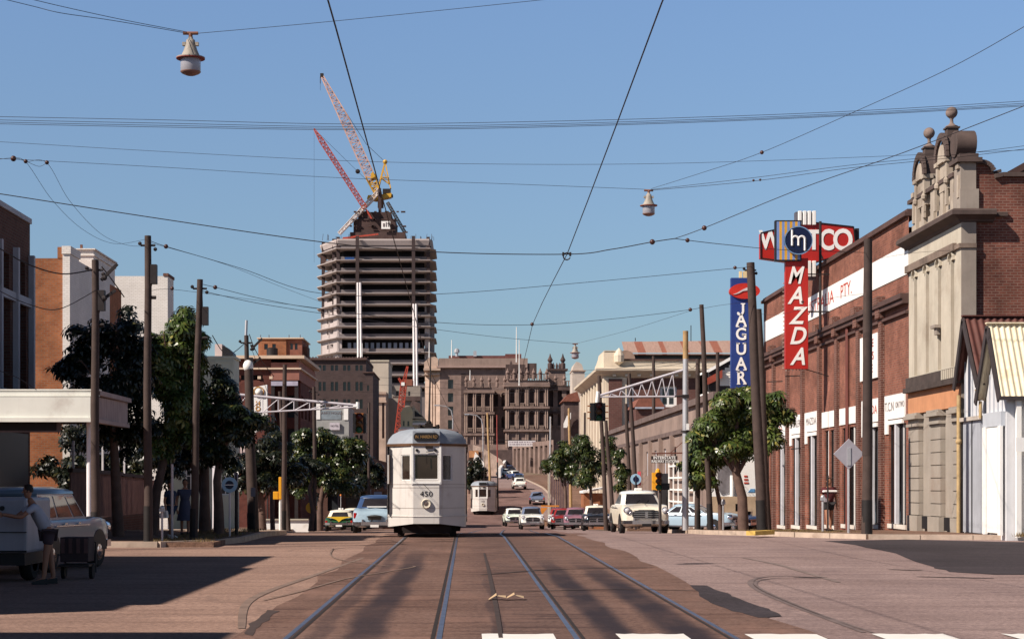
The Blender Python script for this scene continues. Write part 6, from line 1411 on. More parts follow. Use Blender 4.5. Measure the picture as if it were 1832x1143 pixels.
    tb = MB(); tb.box(-.12, .12, 3.6, 4.2, 3.34, 3.56).tube([(-.33, 3.8, 3.42), (.33, 3.8, 3.42)], .05, 8).tube([(-.3, 3.7, 3.4), (-.26, 3.7, 3.52)], .06, 8).tube([(.3, 3.7, 3.4), (.28, 3.7, 3.52)], .06, 8).ball((0, 3.9, 3.58), .09, 8); tb.build('trolley_base', DKT, T)
    MB().tube([(0, 3.9, 3.55), (-.05, 9.2, 6.05)], [.035, .022], 8).build('trolley_pole', DKT, T)
    return T
tram('cream tram numbered 450 in the middle of the left track', (-1.22, 54.6, .016), 0)
Y2_ = 176.
tram('distant cream tram waiting in the dip beyond the first one', (X(864, Y2_), Y2_, gz(Y2_)+.02), R(-2.2), False)
# ================= people =================
SKIN = M('tanned_skin', (.32, .15, .09), .6, .08, 3); HAIR = M('dark_hair', (.02, .013, .01), .7)
def skin(name, pts, edges, rad, mat, parent, root=0, sub=1):
    me = bpy.data.meshes.new(name); me.from_pydata([Vector(p) for p in pts], edges, []); ob = bpy.data.objects.new(name, me); C.objects.link(ob)
    md = ob.modifiers.new('skin', 'SKIN'); md.use_smooth_shade = True
    for i, v in enumerate(me.skin_vertices[0].data):
        v.radius = rad[i] if isinstance(rad[i], tuple) else (rad[i], rad[i]); v.use_root = (i == root)
    s = ob.modifiers.new('sub', 'SUBSURF'); s.levels = s.render_levels = sub
    me.materials.append(mat); ob.parent = parent; return ob
def person(label, loc, rz, shirt, legs_mat, hair=HAIR, ped=(0, 0), arms='down', lean=0, shorts=True, skirt=False, scale=1., shoe=BLACK, bulk=1.):
    T = thing('person', label, 'person', loc, rz, None, False); T.scale = (scale,)*3
    le = lean
    hipz = .93; ly, ry = ped
    sh = Vector((0, -le*.5, 1.42)); 
    pts = [(0, 0, hipz), (0, -le*.2, 1.12), (0, -le*.42, 1.33), (0, -le*.55, 1.47), (0, -le*.62, 1.56),
           (-.09, 0, .9), (-.10, ly*.55, .5), (-.10, ly, .09), (-.10, ly-.14, .04),
           (.09, 0, .9), (.10, ry*.55, .5), (.10, ry, .09), (.10, ry-.14, .04)]
    ed = [(0, 1), (1, 2), (2, 3), (3, 4), (0, 5), (5, 6), (6, 7), (7, 8), (0, 9), (9, 10), (10, 11), (11, 12)]
    rad = [(.12, .1), (.11, .1), (.13, .1), (.065, .06), (.055, .055), .088, .058, .042, .035, .088, .058, .042, .035]
    ap = {'down': [(.2, 0, 1.4), (.25, .03, 1.12), (.26, -.04, .86), (.26, -.06, .79)], 'bent': [(.2, 0, 1.4), (.25, .05, 1.13), (.2, -.2, 1.05), (.16, -.27, 1.06)], 'lean': [(.19, -.02, 1.38), (.22, -.25, 1.2), (.2, -.5, 1.25), (.2, -.58, 1.26)]}[arms]
    for s_ in (-1, 1):
        b = len(pts); q = [(s_*x, y-le*.5, z) for x, y, z in (ap if not (arms == 'bent' and s_ > 0) else [(.2, 0, 1.4), (.25, .03, 1.12), (.26, -.04, .86), (.26, -.06, .79)])]
        pts += q; ed += [(2, b), (b, b+1), (b+1, b+2), (b+2, b+3)]; rad += [.055, .042, .032, .03]
    bd = skin('body', pts, ed, rad, SKIN, T)
    for s_ in (-1, 1):      # fingers
        w = Vector(pts[16 if s_ < 0 else 20]); f_ = Vector(pts[15 if s_ < 0 else 19]); d = (w-f_).normalized(); sd = Vector((0, 1, 0)) if abs(d.z) > .6 else Vector((0, 0, 1)); m_ = MB()
        for k in range(4): o = w+sd*(k-1.5)*.019; m_.tube([o, o+d*.045, o+d*(.075-.008*abs(k-1.3))+Vector((-s_*.018, 0, 0))], [.011, .010, .008], 6)
        o = w-sd*.03-d*.02; m_.tube([o, o-sd*.02+d*.03, o-sd*.022+d*.05], [.012, .011, .008], 6); m_.build('hand_fingers', SKIN, bd, smooth=60)
    hx = Vector((0, -le*.64-.01, 1.66)); m_ = MB().lathe([(.001, -.125), (.045, -.115), (.062, -.07), (.076, 0), (.078, .05), (.06, .1), (.001, .122)], hx, 14)
    m_.bar(hx+Vector((0, -.07, .01)), hx+Vector((0, -.1, -.025)), .022).ball(hx+Vector((-.08, 0, 0)), .02, 6).ball(hx+Vector((.08, 0, 0)), .02, 6); m_.build('head', SKIN, T, smooth=60)
    MB().box(hx.x-.04, hx.x-.02, hx.y-.078, hx.y-.07, hx.z+.012, hx.z+.024).box(hx.x+.02, hx.x+.04, hx.y-.078, hx.y-.07, hx.z+.012, hx.z+.024).box(hx.x-.022, hx.x+.022, hx.y-.077, hx.y-.068, hx.z-.055, hx.z-.047).build('face_features', HAIR, T)
    MB().lathe([(.083, -.02), (.088, .05), (.07, .11), (.001, .135)], hx+Vector((0, .014, .005)), 14).build('hair', hair, T, smooth=60)
    sp = [(0, -le*.02, .93), (0, -le*.2, 1.14), (0, -le*.42, 1.33), (0, -le*.5, 1.45)]; se = [(0, 1), (1, 2), (2, 3)]; sr = [(.16, .145), (.15, .14), (.175, .145), (.09, .085)]
    for s_ in (-1, 1):
        b = len(sp); q = pts[13 if s_ < 0 else 17]; q2 = pts[14 if s_ < 0 else 18]; sp += [q, tuple(Vector(q).lerp(Vector(q2), .6))]; se += [(2, b), (b, b+1)]; sr += [.07, .062]
    skin('shirt', sp, se, [tuple(x*bulk for x in q) if isinstance(q, tuple) else q*bulk for q in sr], shirt, T)
    if skirt: MB().lathe([(.27, .45), (.2, .8), (.16, 1.05), (.15, 1.1)], (0, 0, 0), 16).build('skirt', shirt, T, smooth=60)
    else:
        kk = .55 if shorts else 1
        q = lambda i, t: tuple(Vector(pts[i]).lerp(Vector(pts[i+1]), t))
        lp = [(0, 0, .97), pts[5], q(5, kk*.98), pts[9], q(9, kk*.98)]; lr = [(.15, .14), .115, .1, .115, .1]; le_ = [(0, 1), (1, 2), (0, 3), (3, 4)]
        if not shorts: lp += [q(6, .93), q(10, .93)]; le_ += [(2, 5), (4, 6)]; lr += [.062, .062]
        skin('trousers', lp, le_, lr, legs_mat, T)
    for i in (7, 11):
        a = Vector(pts[i]); MB().prism([(a.y+.06, 0), (a.y-.2, 0), (a.y-.21, .035), (a.y-.08, .085), (a.y+.06, .1)], a.x-.045, a.x+.045, 'x').build('shoe', shoe, T)
    return T
zf = .135
pr = person('man in a dark maroon jersey with a white chest band walking on the right footpath', (X(1483, 60.5), 60.5, gz(60.5)+.13), R(8), M('maroon_jersey', (.09, .018, .022), .85), M('dark_shorts', (.02, .018, .02), .85), ped=(-.16, .14), arms='bent', scale=1.0, bulk=1.25)
MB().box(-.25, .25, -.175, .165, 1.29, 1.37).build('white_band', WHITE, pr, bevel=.05)
MB().box(-.26, -.1, -.3, -.24, .98, 1.1).build('carried_book', M('pale_parcel', (.4, .35, .38), .7), pr)
person('woman in a plain slate dress standing on the left footpath beside a power pole', (X(331, 53.5), 53.5, gz(53.5)+.135), R(10), M('slate_dress', (.07, .075, .12), .85), BLACK, ped=(.05, -.05), skirt=True, scale=.92)
pw = person('person in a navy top carrying a white bag on the left footpath', (X(305, 50.5), 50.5, .135), R(60), M('navy_top', (.015, .03, .07), .85), M('navy_shorts', (.02, .04, .08), .85), ped=(-.12, .1), scale=.9, shoe=WHITE)
MB().prism([(-.16, .62), (.14, .6), (.16, .72), (.05, .86), (-.12, .84)], -.36, -.26, 'x').build('white_bag', WHITE, pw, bevel=.02)
person('man in a white singlet leaning on the back corner of the white truck', (X(86, 29.3), 29.3, .01), R(-66), M('white_singlet', (.42, .42, .48), .85), M('dull_shorts', (.06, .04, .05), .85), ped=(.12, -.1), arms='lean', lean=.55, scale=.9)
# ================= poles, signals, lamps, wires, trees =================
def pole(label, ub, Y, ut, vt, r=.15, mat=TIMBER, foot=True, hard=0, x=None, group='timber power poles along the street', band=None, vb=None):
    r *= .7; xb = X(ub, Y) if x is None else x; z0 = gz(Y)+.1; T = thing('power_pole', label, 'pole', (xb, Y, z0), 0, group)
    top = Vector((X(ut, Y), Y, Z(vt, Y))); bot = Vector((xb, Y, z0)); n = 6
    MB().tube([bot.lerp(top, k/n)+Vector((math.sin(k*1.3+ub)*.015, 0, 0)) for k in range(n+1)], [r*(1.12-.3*k/n) for k in range(n+1)], 12).build('shaft', mat, T, smooth=50)
    if foot: MB().tube([bot, bot.lerp(top, .12)], [r*1.16, r*1.12], 12).build('tarred_foot', TAR, T, smooth=50)
    if band: a, b, m_ = band; MB().tube([bot.lerp(top, a), bot.lerp(top, b)], [r*(1.13-.3*a)+.004, r*(1.13-.3*b)+.004], 12).build('dark_section', m_, T, smooth=50)
    h = MB(); dz = Vector((0, 0, 1))
    if hard >= 1:
        h.tube([top-dz*1.3+Vector((r, 0, 0)), top-dz*.3+Vector((r*.7, 0, 0))], .012, 5)
        h.tube([top-dz*.25-Vector((.18, 0, 0)), top-dz*.25+Vector((.2, 0, 0))], .03, 6).ball(top-dz*.2+Vector((-.2, 0, 0)), .05, 6).ball(top-dz*.35+Vector((.2, 0, 0)), .05, 6)
    if hard >= 2: h.box(top.x+r*.8, top.x+r*.8+.16, Y-.1, Y+.1, top.z-1.25, top.z-.75).tube([top-dz*1.6, top-dz*1.6+Vector((.22, 0, 0))], .05, 6)
    if hard == 3: h.bar(top+Vector((.15, 0, -.5)), top+Vector((.55, 0, -.1)), .07).bar(top+Vector((.15, 0, -1.0)), top+Vector((.5, 0, -.75)), .07).ball(top+Vector((.25, -.1, -.45)), .07, 6).ball(top+Vector((.25, -.1, -.95)), .07, 6)
    if hard: h.build('hardware', IRON, T)
    return T
pole('thick leaning timber pole in front of the white painted warehouse', 171, 44.5, 170, 465, .15, hard=3)
pole('tall timber pole with a fuse box rising through the dark left tree', 265, 47, 264, 422, .15, hard=2)
pole('timber pole with a small box, right of the tall dark left tree', 346, 49.5, 357, 500, .14, hard=2)
pole('thick short timber pole with a white finial before the corner hotel', 453, 59, 444, 658, .24, hard=0)
p_ = pole('slim tall pole with stay brackets behind the thick short pole', 452, 61, 440, 600, .13, hard=3)
MB().tube([(X(440, 61), 61, Z(602, 61)), (X(441, 61), 61, Z(573, 61))], .05, 6).build('mast_pipe', STEEL, p_)
MB().ball((X(444, 59), 59, Z(655, 59)), .17, 10, 1.2).build('white_finial', WHITE, bpy.data.objects['power_pole.003'], smooth=60)
pole('timber pole in front of the corner hotel beside the yellow signal', 507, 66, 510, 652, .13)
pole('thin timber pole with a short crossbar before the office block', 563, 84, 562, 692, .13, hard=1)
pole('dark timber pole under the left signal arm', 516, 75, 500, 700, .12, foot=False)
pole('thin dark pole behind the left signal heads', 660, 110, 660, 720, .12, foot=False)
pole('thick black footed pole standing alone at the right corner kerb', 1551, 53.8, 1553, 428, .205, band=(.27, 1.0, M('darker_pole_timber', (.05, .034, .03), .85, .3, 2, streak=.5)))
pole('leaning timber pole across the blue vertical sign', 1364, 59.6, 1342, 470, .23, hard=1)
pole('shorter dark pole just right of the leaning pole at the yellow kerb', 1372, 62.5, 1357, 553, .2, foot=False)
pole('leaning timber pole left of the big right tree', 1271, 66, 1255, 545, .14, hard=0)
pole('timber pole with a wire loop beside the white signal mast', 1248, 68, 1249, 642, .14)
pole('timber pole above the retaining wall left of the truss', 1170, 150, 1169, 637, .22, foot=False)
pole('twin dark pole right of the hanging signals', 1141, 106, 1126, 668, .17, foot=False)
pole('twin dark pole left of its partner near the parked taxi', 1129, 108, 1120, 722, .17, foot=False)
pole('dark pole behind the right hanging signals', 1085, 92, 1072, 672, .15, foot=False)
pole('dark pole directly beside the one behind the signals', 1098, 94, 1084, 752, .15, foot=False)
pole('raw yellow timber pole beside the far tram', 878, 190, 872, 738, .17, TIMBERL, False)
pole('red painted pole right of the raw timber one', 891, 184, 889, 742, .09, M('faded_red_pole', (.3, .06, .05), .6), False, band=(0, .5, BLACK))
pole('raw yellow timber pole above the right hand trees', 1022, 150, 1018, 730, .17, TIMBERL, False)
pole('dark pole rising out of the right hand trees', 1044, 140, 1046, 738, .15, foot=False)
pole('brown pole beside the blue vertical sign', 1284, 120, 1284, 630, .2, foot=False)
pole('grey pole at the bend beyond the parked cars', 983, 205, 985, 745, .15, STEEL, False)
for (u, v, Y, u2, v2, lab) in ((791, 800, 300, 812, 722, 'curved grey street lamp arm left of the stone pavilion'), (845, 830, 310, 848, 738, 'straight grey street lamp post before the stone pavilion')):
    pts = [(X(u+19, Y), Y, gz(Y)), (X(u+19, Y), Y, Z(v2+25, Y)), (X(u+16, Y), Y, Z(v2+12, Y)), (X(u+8, Y), Y, Z(v2+5, Y)), (X(u-6, Y), Y, Z(v2+3, Y))]
    o = MB().tube(pts, .1, 6).box(X(u-14, Y), X(u-5, Y), Y-.3, Y+.3, Z(v2+4, Y), Z(v2+2, Y)).build('street_lamp', STEEL, smooth=50); recenter(o); tag(o, lab, 'street lamp', 'grey street lamps on the hill')
# ---- traffic signal arms
def truss(label, cat, a_top, a_bot, tip, n, Y, flip=1):
    T = thing('signal_arm', label, cat, (X(a_bot[0], Y), Y, gz(Y)+.13), 0, 'white truss signal arms')
    A, B, E = L(*a_top, Y), L(*a_bot, Y), L(*tip, Y); m_ = MB(); m_.tube([A, E+Vector((0, 0, .06))], .045, 8).tube([B, E], .03, 8)
    for k in range(1, n):
        t = k/n; p = A.lerp(E, t); q = B.lerp(E, t); m_.tube([p, q], .019, 6)
        q0 = B.lerp(E, (k-1)/n) if flip > 0 else B.lerp(E, (k+1)/n); m_.tube([p, q0], .019, 6)
    m_.build('truss', M('signal_white', (.55, .52, .56), .5, .06, 2, streak=.25), T, smooth=60); return T
def sighead(T, x, Y, zt, zb, col, face=-1, nm='signal_head', w=.16):
    h = MB().box(x-w, x+w, Y-.1, Y+.14, zb, zt).build(nm, col, T, bevel=.015)
    for k in range(3):
        zc_ = zt-(zt-zb)*(k+.5)/3; hd = MB()
        n = 8; r_ = .125
        hd.rings([[(x+r_*math.cos(R(-20+220*i/n)), Y+f*.32-.1 if False else Y-.1-f*.2, zc_+r_*math.sin(R(-20+220*i/n))) for i in range(n+1)] for f in (0, 1)], close=False)
        hd.build('visor', BLACK, h)
        MB().lathe([(.11, -.115), (.001, -.13)], (x, Y, zc_), 14, 'y').build('lens', M(('lens_red', 'lens_amber', 'lens_green')[k], ((.12, .01, .01), (.14, .05, .01), (.01, .08, .03))[k], .25, .05, 2), h)
    return h
Y = 62.5
T = truss('white truss signal arm reaching in from the left with black signal heads at its tip', 'traffic signal', (386, 702), (386, 742), (638, 728), 9, Y)
MB().tube([(X(640, Y), Y, Z(731, Y)), (X(640, Y), Y, Z(719, Y))], .06, 8).tube([(X(632, Y), Y, Z(727, Y)), (X(640, Y), Y, Z(727, Y))], .06, 8).build('end_cap', WHITE, T)
MB().tube([(X(386, Y), Y, gz(Y)+.1), (X(386, Y), Y, Z(696, Y))], .12, 12).build('mast', M('signal_white', (.72, .7, .74)), T, smooth=50)
DS = M('signal_dark_orange', (.28, .09, .02), .5); sighead(T, X(643, Y), Y, Z(739, Y), Z(775, Y), DS); MB().box(X(632, Y), X(637, Y), Y-.2, Y+.25, Z(774, Y), Z(740, Y)).box(X(650, Y), X(655, Y), Y-.1, Y+.3, Z(775, Y), Z(740, Y)).build('side_head', BLACK, T)
Y = 66.5
T = truss('white truss signal arm reaching left from a half painted mast, with signal heads', 'traffic signal', (1222, 662), (1208, 709), (1074, 710), 8, Y)
Mp = L(1226, 948, Y)
MB().tube([(Mp.x, Y, gz(Y)+.12), (X(1226.5, Y), Y, Z(642, Y))], [.125, .1], 14).build('mast', STEEL, T, smooth=50)
MB().tube([(X(1226.5, Y), Y, Z(644, Y)), (X(1226.5, Y), Y, Z(592, Y))], [.1, .1], 14).build('timber_top', TIMBERL, T, smooth=50)
MB().tube([(X(1207, Y), Y, Z(709, Y)), (X(1226, Y), Y, Z(708, Y))], .035, 8).box(X(1221, Y), X(1232, Y), Y-.15, Y+.15, Z(712, Y), Z(706, Y)).tube([(X(1226, Y), Y, Z(773, Y)), (X(1226, Y), Y, Z(770, Y))], .16, 12).build('clamp', IRON, T)
MB().box(X(1228, Y), X(1232, Y), Y-.16, Y-.08, Z(769, Y), Z(758, Y)).build('junction_box', WHITE, T)
sighead(T, X(1071, Y), Y, Z(720, Y), Z(753, Y), BLACK); MB().box(X(1056, Y), X(1063, Y), Y-.15, Y+.3, Z(752, Y), Z(721, Y)).box(X(1078, Y), X(1083, Y), Y-.1, Y+.3, Z(753, Y), Z(721, Y)).build('side_head', BLACK, T)
v_ = MB()
for k in range(3):
    for (u, s_) in ((1056, -1), (1083, 1)): v_.box(min(X(u, Y), X(u+s_*5, Y)), max(X(u, Y), X(u+s_*5, Y)), Y-.1, Y+.12, Z(727+k*11, Y)-.0, Z(727+k*11, Y)+.035)
v_.build('visor', DS, T); MB().tube([(X(1068, Y), Y, Z(722, Y)), (X(1070, Y), Y, Z(700, Y))], .07, 8).build('hanger', WHITE, T)
# hanging street name board
T = thing('hanging_sign', 'dark board reading INTERSTATE RAILWAY STATION hung from a bracket on the right mast', 'sign', (X(1190, Y), Y, Z(829, Y)))
MB().bar((X(1166, Y), Y, Z(811, Y)), (X(1226, Y), Y, Z(810, Y)), .05).bar((X(1198, Y), Y, Z(811, Y)), (X(1222, Y), Y, Z(790, Y)), .025).bar((X(1176, Y), Y, Z(811, Y)), (X(1176, Y), Y, Z(816, Y)), .03).bar((X(1202, Y), Y, Z(811, Y)), (X(1202, Y), Y, Z(816, Y)), .03).build('bracket', M('bracket_red_brown', (.14, .05, .035), .7), T)
b_ = MB().box(X(1165, Y), X(1212, Y), Y-.02, Y+.03, Z(828, Y), Z(815.5, Y)).build('board', M('board_brown', (.035, .022, .02), .6), T)
text(b_, 'INTERSTATE', (X(1188.5, Y), Y-.025, Z(818.7, Y)), .15, WHITE, (90, 0, 0), sx=.98, ext=.002, bold=.004); text(b_, 'RAILWAY STATION', (X(1188.5, Y), Y-.025, Z(825, Y)), .145, WHITE, (90, 0, 0), sx=.74, ext=.002, bold=.004)
MB().box(X(1165, Y), X(1212, Y), Y-.03, Y-.02, Z(822, Y), Z(821.6, Y)).build('divider', RUST, b_)
# kerbside signals
Y = 66.0
T = thing('post_signal', 'yellow kerbside traffic signal with dark lenses beside the cream sedan', 'traffic signal', (X(1180, Y), Y, gz(Y)), 0, 'yellow kerbside signals')
MB().tube([(X(1181, Y), Y, gz(Y)), (X(1181, Y), Y, Z(845, Y))], .055, 8).build('post', M('signal_post_dark', (.05, .04, .04), .6), T)
MB().box(X(1167, Y), X(1174, Y), Y-.06, Y+.2, Z(876, Y), Z(845, Y)).lathe([(.1, 0), (.08, .1), (.001, .16)], (X(1177, Y), Y, Z(845, Y)), 10).build('yellow_case', YELLOW, T, bevel=.01)
sighead(T, X(1178, Y), Y, Z(845, Y), Z(877, Y), YELLOW, w=.08)
MB().box(X(1182, Y), X(1198, Y), Y-.05, Y+.2, Z(876, Y), Z(864, Y)).build('side_head', BLACK, T, bevel=.02)
Y = 64.5
T = thing('post_signal', 'yellow signal case on a white post beside the left timber pole', 'traffic signal', (X(501, Y), Y, gz(Y)), 0, 'yellow kerbside signals')
MB().tube([(X(501.5, Y), Y, gz(Y)), (X(501.5, Y), Y, Z(880, Y))], .05, 8).build('post', WHITE, T)
MB().box(X(499, Y), X(504, Y), Y-.1, Y+.1, Z(893, Y), Z(853, Y)).box(X(489, Y), X(498, Y), Y-.08, Y+.12, Z(893, Y), Z(879, Y)).build('yellow_case', YELLOW, T, bevel=.015)
# ---- small posts and signs
def post_sign(label, u, Y, vt, vb, pm, parts, r=.03, cat='sign', nm='post_sign', zg=None):
    T = thing(nm, label, cat, (X(u, Y), Y, gz(Y)+.12)); MB().tube([(X(u, Y), Y, gz(Y)+.1), (X(u, Y), Y, Z(vt, Y))], r, 8).build('post', pm, T); parts(T, Y); return T
POSTW = M('post_pale', (.6, .55, .56), .5, .1, 2)
def bus(T, Y):
    d_ = MB().lathe([(.22, -.015), (.22, .015)], (X(411, Y), Y-.04, Z(867, Y)), 24, 'y').build('disc', M('bus_disc_blue', (.3, .48, .62), .5), T)
    MB().lathe([(.12, -.02), (.12, .0)], (X(411, Y), Y-.045, Z(867, Y)), 20, 'y').build('disc_centre', NAVY, d_); MB().box(X(411, Y)-.14, X(411, Y)+.14, Y-.07, Y-.065, Z(867.8, Y), Z(866.4, Y)).build('disc_bar', WHITE, d_)
post_sign('round blue bus stop disc on a white post at the left kerb', 411, 51.2, 867, 968, POSTW, bus, .028)
def ns(T, Y): MB().box(X(419.5, Y), X(426, Y), Y-.04, Y-.02, Z(866, Y), Z(845, Y)).build('plate', M('pinkish_plate', (.5, .4, .42), .6), T); MB().box(X(421, Y), X(424.5, Y), Y-.045, Y-.04, Z(858, Y), Z(849, Y)).build('plate_mark', BLACK, T)
post_sign('narrow pale parking plate high on a dark post beside the round disc', 423, 53, 845, 968, IRON, ns, .05)
def nn(T, Y): MB().box(X(449, Y), X(457, Y), Y-.05, Y-.02, Z(888, Y), Z(872, Y)).build('plate', M('greyish_plate', (.25, .22, .26), .6), T)
post_sign('dull square plate on the foot of the thick pole', 455, 57.6, 872, 950, IRON, nn, .03)
def no(T, Y): pass
post_sign('tall slim white post beside the woman on the left footpath', 308, 49.6, 830, 975, POSTW, no, .035, 'post', 'footpath_post')
def meter(T, Y, u, v): MB().box(X(u, Y)-.07, X(u, Y)+.07, Y-.06, Y+.06, Z(v+6, Y), Z(v, Y)).lathe([(.07, 0), (.06, .05), (.001, .085)], (X(u, Y), Y, Z(v, Y)), 10).build('meter_head', STEEL, T)
post_sign('parking meter on a slim stem by the left paling fence', 290, 47.6, 914, 975, POSTW, lambda T, Y: meter(T, Y, 290, 909), .03, 'parking meter', 'parking_meter')
post_sign('parking meter between the thin trunks at the right kerb', 1294, 66.5, 901, 948, STEEL, lambda T, Y: meter(T, Y, 1294, 896), .035, 'parking meter', 'parking_meter')
post_sign('parking meter in front of the walking man at the right', 1472, 58.5, 893, 953, STEEL, lambda T, Y: meter(T, Y, 1472, 889), .04, 'parking meter', 'parking_meter')
post_sign('plain slim dark post in front of the walking man', 1481, 58, 850, 952, IRON, no, .028, 'post', 'footpath_post')
def diam(T, Y):
    c = L(1518, 812, Y); h = .475; MB().prism([(c.x, c.z-h), (c.x+h, c.z), (c.x, c.z+h), (c.x-h, c.z)], Y-.06, Y-.035, 'y').build('diamond_plate', M('bare_aluminium', (.4, .38, .42), .5, .08, 2, metal=.3), T, bevel=.01)
    MB().box(c.x-.055, c.x+.055, Y-.085, Y-.06, c.z-.35, c.z+.2).build('stiffener', STEEL, T)
post_sign('blank silver diamond sign seen from behind on a post at the right corner', 1518, 55.6, 800, 958, STEEL, diam, .04)
def rb(T, Y):
    d_ = MB().lathe([(.3, -.02), (.3, .02)], (X(1137.5, Y), Y, Z(857, Y)), 22, 'y').build('disc', M('bus_disc_blue', (.3, .48, .62)), T); MB().lathe([(.16, -.03), (.16, .0)], (X(1137.5, Y), Y-.01, Z(857, Y)), 18, 'y').build('disc_centre', NAVY, d_)
    MB().box(X(1141, Y), X(1147, Y), Y+.1, Y+.15, Z(868, Y), Z(843, Y)).build('red_white_plate', M('red_white', (.6, .1, .12), .5, .3, 4), T)
post_sign('round blue disc sign on a post above the cream sedan', 1137.5, 100, 850, 940, IRON, rb, .05)
def yd(T, Y): MB().lathe([(.26, -.02), (.26, .02)], (X(557, Y), Y, Z(908, Y)), 20, 'y').build('disc', YELLOW, T)
post_sign('yellow disc sign low among the left trunks', 557, 84, 900, 945, IRON, yd, .03)
T = thing('orange_kiosk', 'orange brick kiosk with a white top under the right hand trees', 'kiosk', (X(1058, 128), 128, gz(128)))
MB().box(X(1044, 128), X(1080, 128), 128, 131, gz(128), Z(882, 128)).build('wall', BRKO, T); MB().prism([(X(1042, 128), Z(882, 128)), (X(1082, 128), Z(874, 128)), (X(1082, 128), Z(871, 128)), (X(1042, 128), Z(878, 128))], 127.6, 131.4, 'y').build('roof', WHITE, T)
T = thing('roadside_hoarding', 'tall narrow boarded fence with white end posts below the hill road', 'fence', (X(990, 168), 168, gz(168)))
m_ = MB()
for k in range(9): m_.box(X(986+k*4, 168), X(989+k*4, 168), 168, 168.1, gz(168), Z(852+k*1.2, 168))
m_.build('boards', M('dark_mauve_boards', (.13, .085, .09), .9, .3, 3, streak=.4), T)
MB().box(X(980, 168), X(983, 168), 167.9, 168.1, gz(168), Z(846, 168)).box(X(991, 168), X(999, 168), 167.9, 168, Z(857, 168), Z(850, 168)).build('white_post', CREAM, T)
# yellow barrier tape and rubble
T = thing('roadwork_barrier', 'orange roadwork barrier with rubble at the right kerb of the dip', 'barrier', (X(982, 148), 148, gz(148)))
MB().box(X(968, 148), X(1000, 148), 148, 148.06, Z(906, 148), Z(903.5, 148)).prism([(X(966, 148), Z(925, 148)), (X(980, 148), Z(908, 148)), (X(968, 148), Z(908, 148))], 148, 148.05, 'y').build('tape', M('orange_tape', (.6, .22, .03), .6), T)
m_ = MB(); rr = random.Random(9)
for k in range(40): m_.ball((X(rr.uniform(968, 998), 148), 147+rr.uniform(-1, 1), gz(148)+rr.uniform(0, .35)), rr.uniform(.1, .3), 6, .7)
m_.build('rubble', M('brown_rubble', (.2, .11, .07), .95, .4, 4), T)
# ---- suspended street lanterns
def lantern(label, u, vtop, Y):
    c = L(u, vtop, Y); T = thing('street_lantern', label, 'street lamp', c-Vector((0, 0, .78)), 0, 'lanterns hung over the street')
    MB().tube([c+Vector((-.13, 0, 0)), c+Vector((.13, 0, 0))], .03, 8).tube([c+Vector((0, 0, .0)), c+Vector((0, 0, -.1))], .035, 8).build('hanger', RUST, T, smooth=50)
    z = c.z
    MB().lathe([(.04, -.07), (.045, -.1), (.075, -.12), (.085, -.2), (.10, -.24), (.12, -.3), (.15, -.37), (.165, -.4), (.25, -.42), (.25, -.435), (.16, -.425)][::-1], (c.x, Y, z), 24).box(c.x-.14, c.x-.08, Y-.04, Y+.04, z-.22, z-.16).box(c.x+.08, c.x+.14, Y-.04, Y+.04, z-.22, z-.16).build('hood', M('lantern_hood', (.3, .27, .23), .6, .35, 5, dirt=.4, dcol=(.18, .09, .05)), T, smooth=50)
    MB().lathe([(.25, -.436), (.25, -.448), (.17, -.45)], (c.x, Y, z), 24).build('rim', M('lantern_rim', (.25, .05, .04), .6), T)
    g, nt, b = _new('lantern_glass') if 'lantern_glass' not in _M else (_M['lantern_glass'], None, None)
    if nt: b.inputs['Base Color'].default_value = (.45, .43, .46, 1); b.inputs['Roughness'].default_value = .25; b.inputs['Transmission Weight'].default_value = .35; _M['lantern_glass'] = g
    MB().lathe([(.17, -.44), (.175, -.5), (.175, -.66), (.165, -.68)][::-1], (c.x, Y, z), 26).build('globe', g, T, smooth=60)
    MB().lathe([(.001, -.745), (.08, -.73), (.15, -.7), (.178, -.675), (.178, -.665)], (c.x, Y, z), 24).build('glass_base', M('lantern_base', (.24, .13, .1), .4, .2, 4), T, smooth=60)
    return c
l1 = lantern('large rust stained lantern hanging at the upper left', 341, 60, 31.5)
l2 = lantern('lantern hanging above the middle right of the street', 1160.5, 341, 52)
l3 = lantern('smallest lantern hanging over the ornate stone building', 1029, 615, 88)
# ---- wires
WIRE = M('wire_black', (.025, .02, .022), .6)
def wire(label, pts, r=.012, ins=(), group=None, nm='overhead_wire', cat='wire'):
    r *= .68; P = [L(*p) for p in pts]; out = []
    for i in range(len(P)-1):
        p0, p1, p2, p3 = P[max(i-1, 0)], P[i], P[i+1], P[min(i+2, len(P)-1)]
        for k in range(8):
            t = k/8; out.append(.5*(2*p1+(p2-p0)*t+(2*p0-5*p1+4*p2-p3)*t*t+(3*p1-p0-3*p2+p3)*t**3))
    out.append(P[-1])
    if pts[0][0] < 0 and abs(P[0].y-P[1].y) < .3 and P[0].y > 35: out = [out[0]+Vector((-14, 0, .3))]+out      # runs on beyond the near poles
    if pts[-1][0] > 1832 and abs(P[-1].y-P[-2].y) < .3 and P[-1].y > 35: out.append(out[-1]+Vector((14, 0, .5)))
    T = thing(nm, label, cat, P[0], 0, group); MB().tube(out, r, 5).build('strand', WIRE, T)
    for (u, v, Y, s_) in ins: MB().ball(L(u, v, Y), s_, 10).build('insulator', M('brown_porcelain', (.07, .03, .025), .35), T, smooth=60)
    return T
def trolley(label, x, ys, z): 
    pts = [(x+xc(y), y, z(y)) for y in ys]; T = thing('trolley_wire', label, 'wire', pts[0], 0, 'tram trolley wires'); MB().tube(pts, .009, 5).build('strand', WIRE, T)
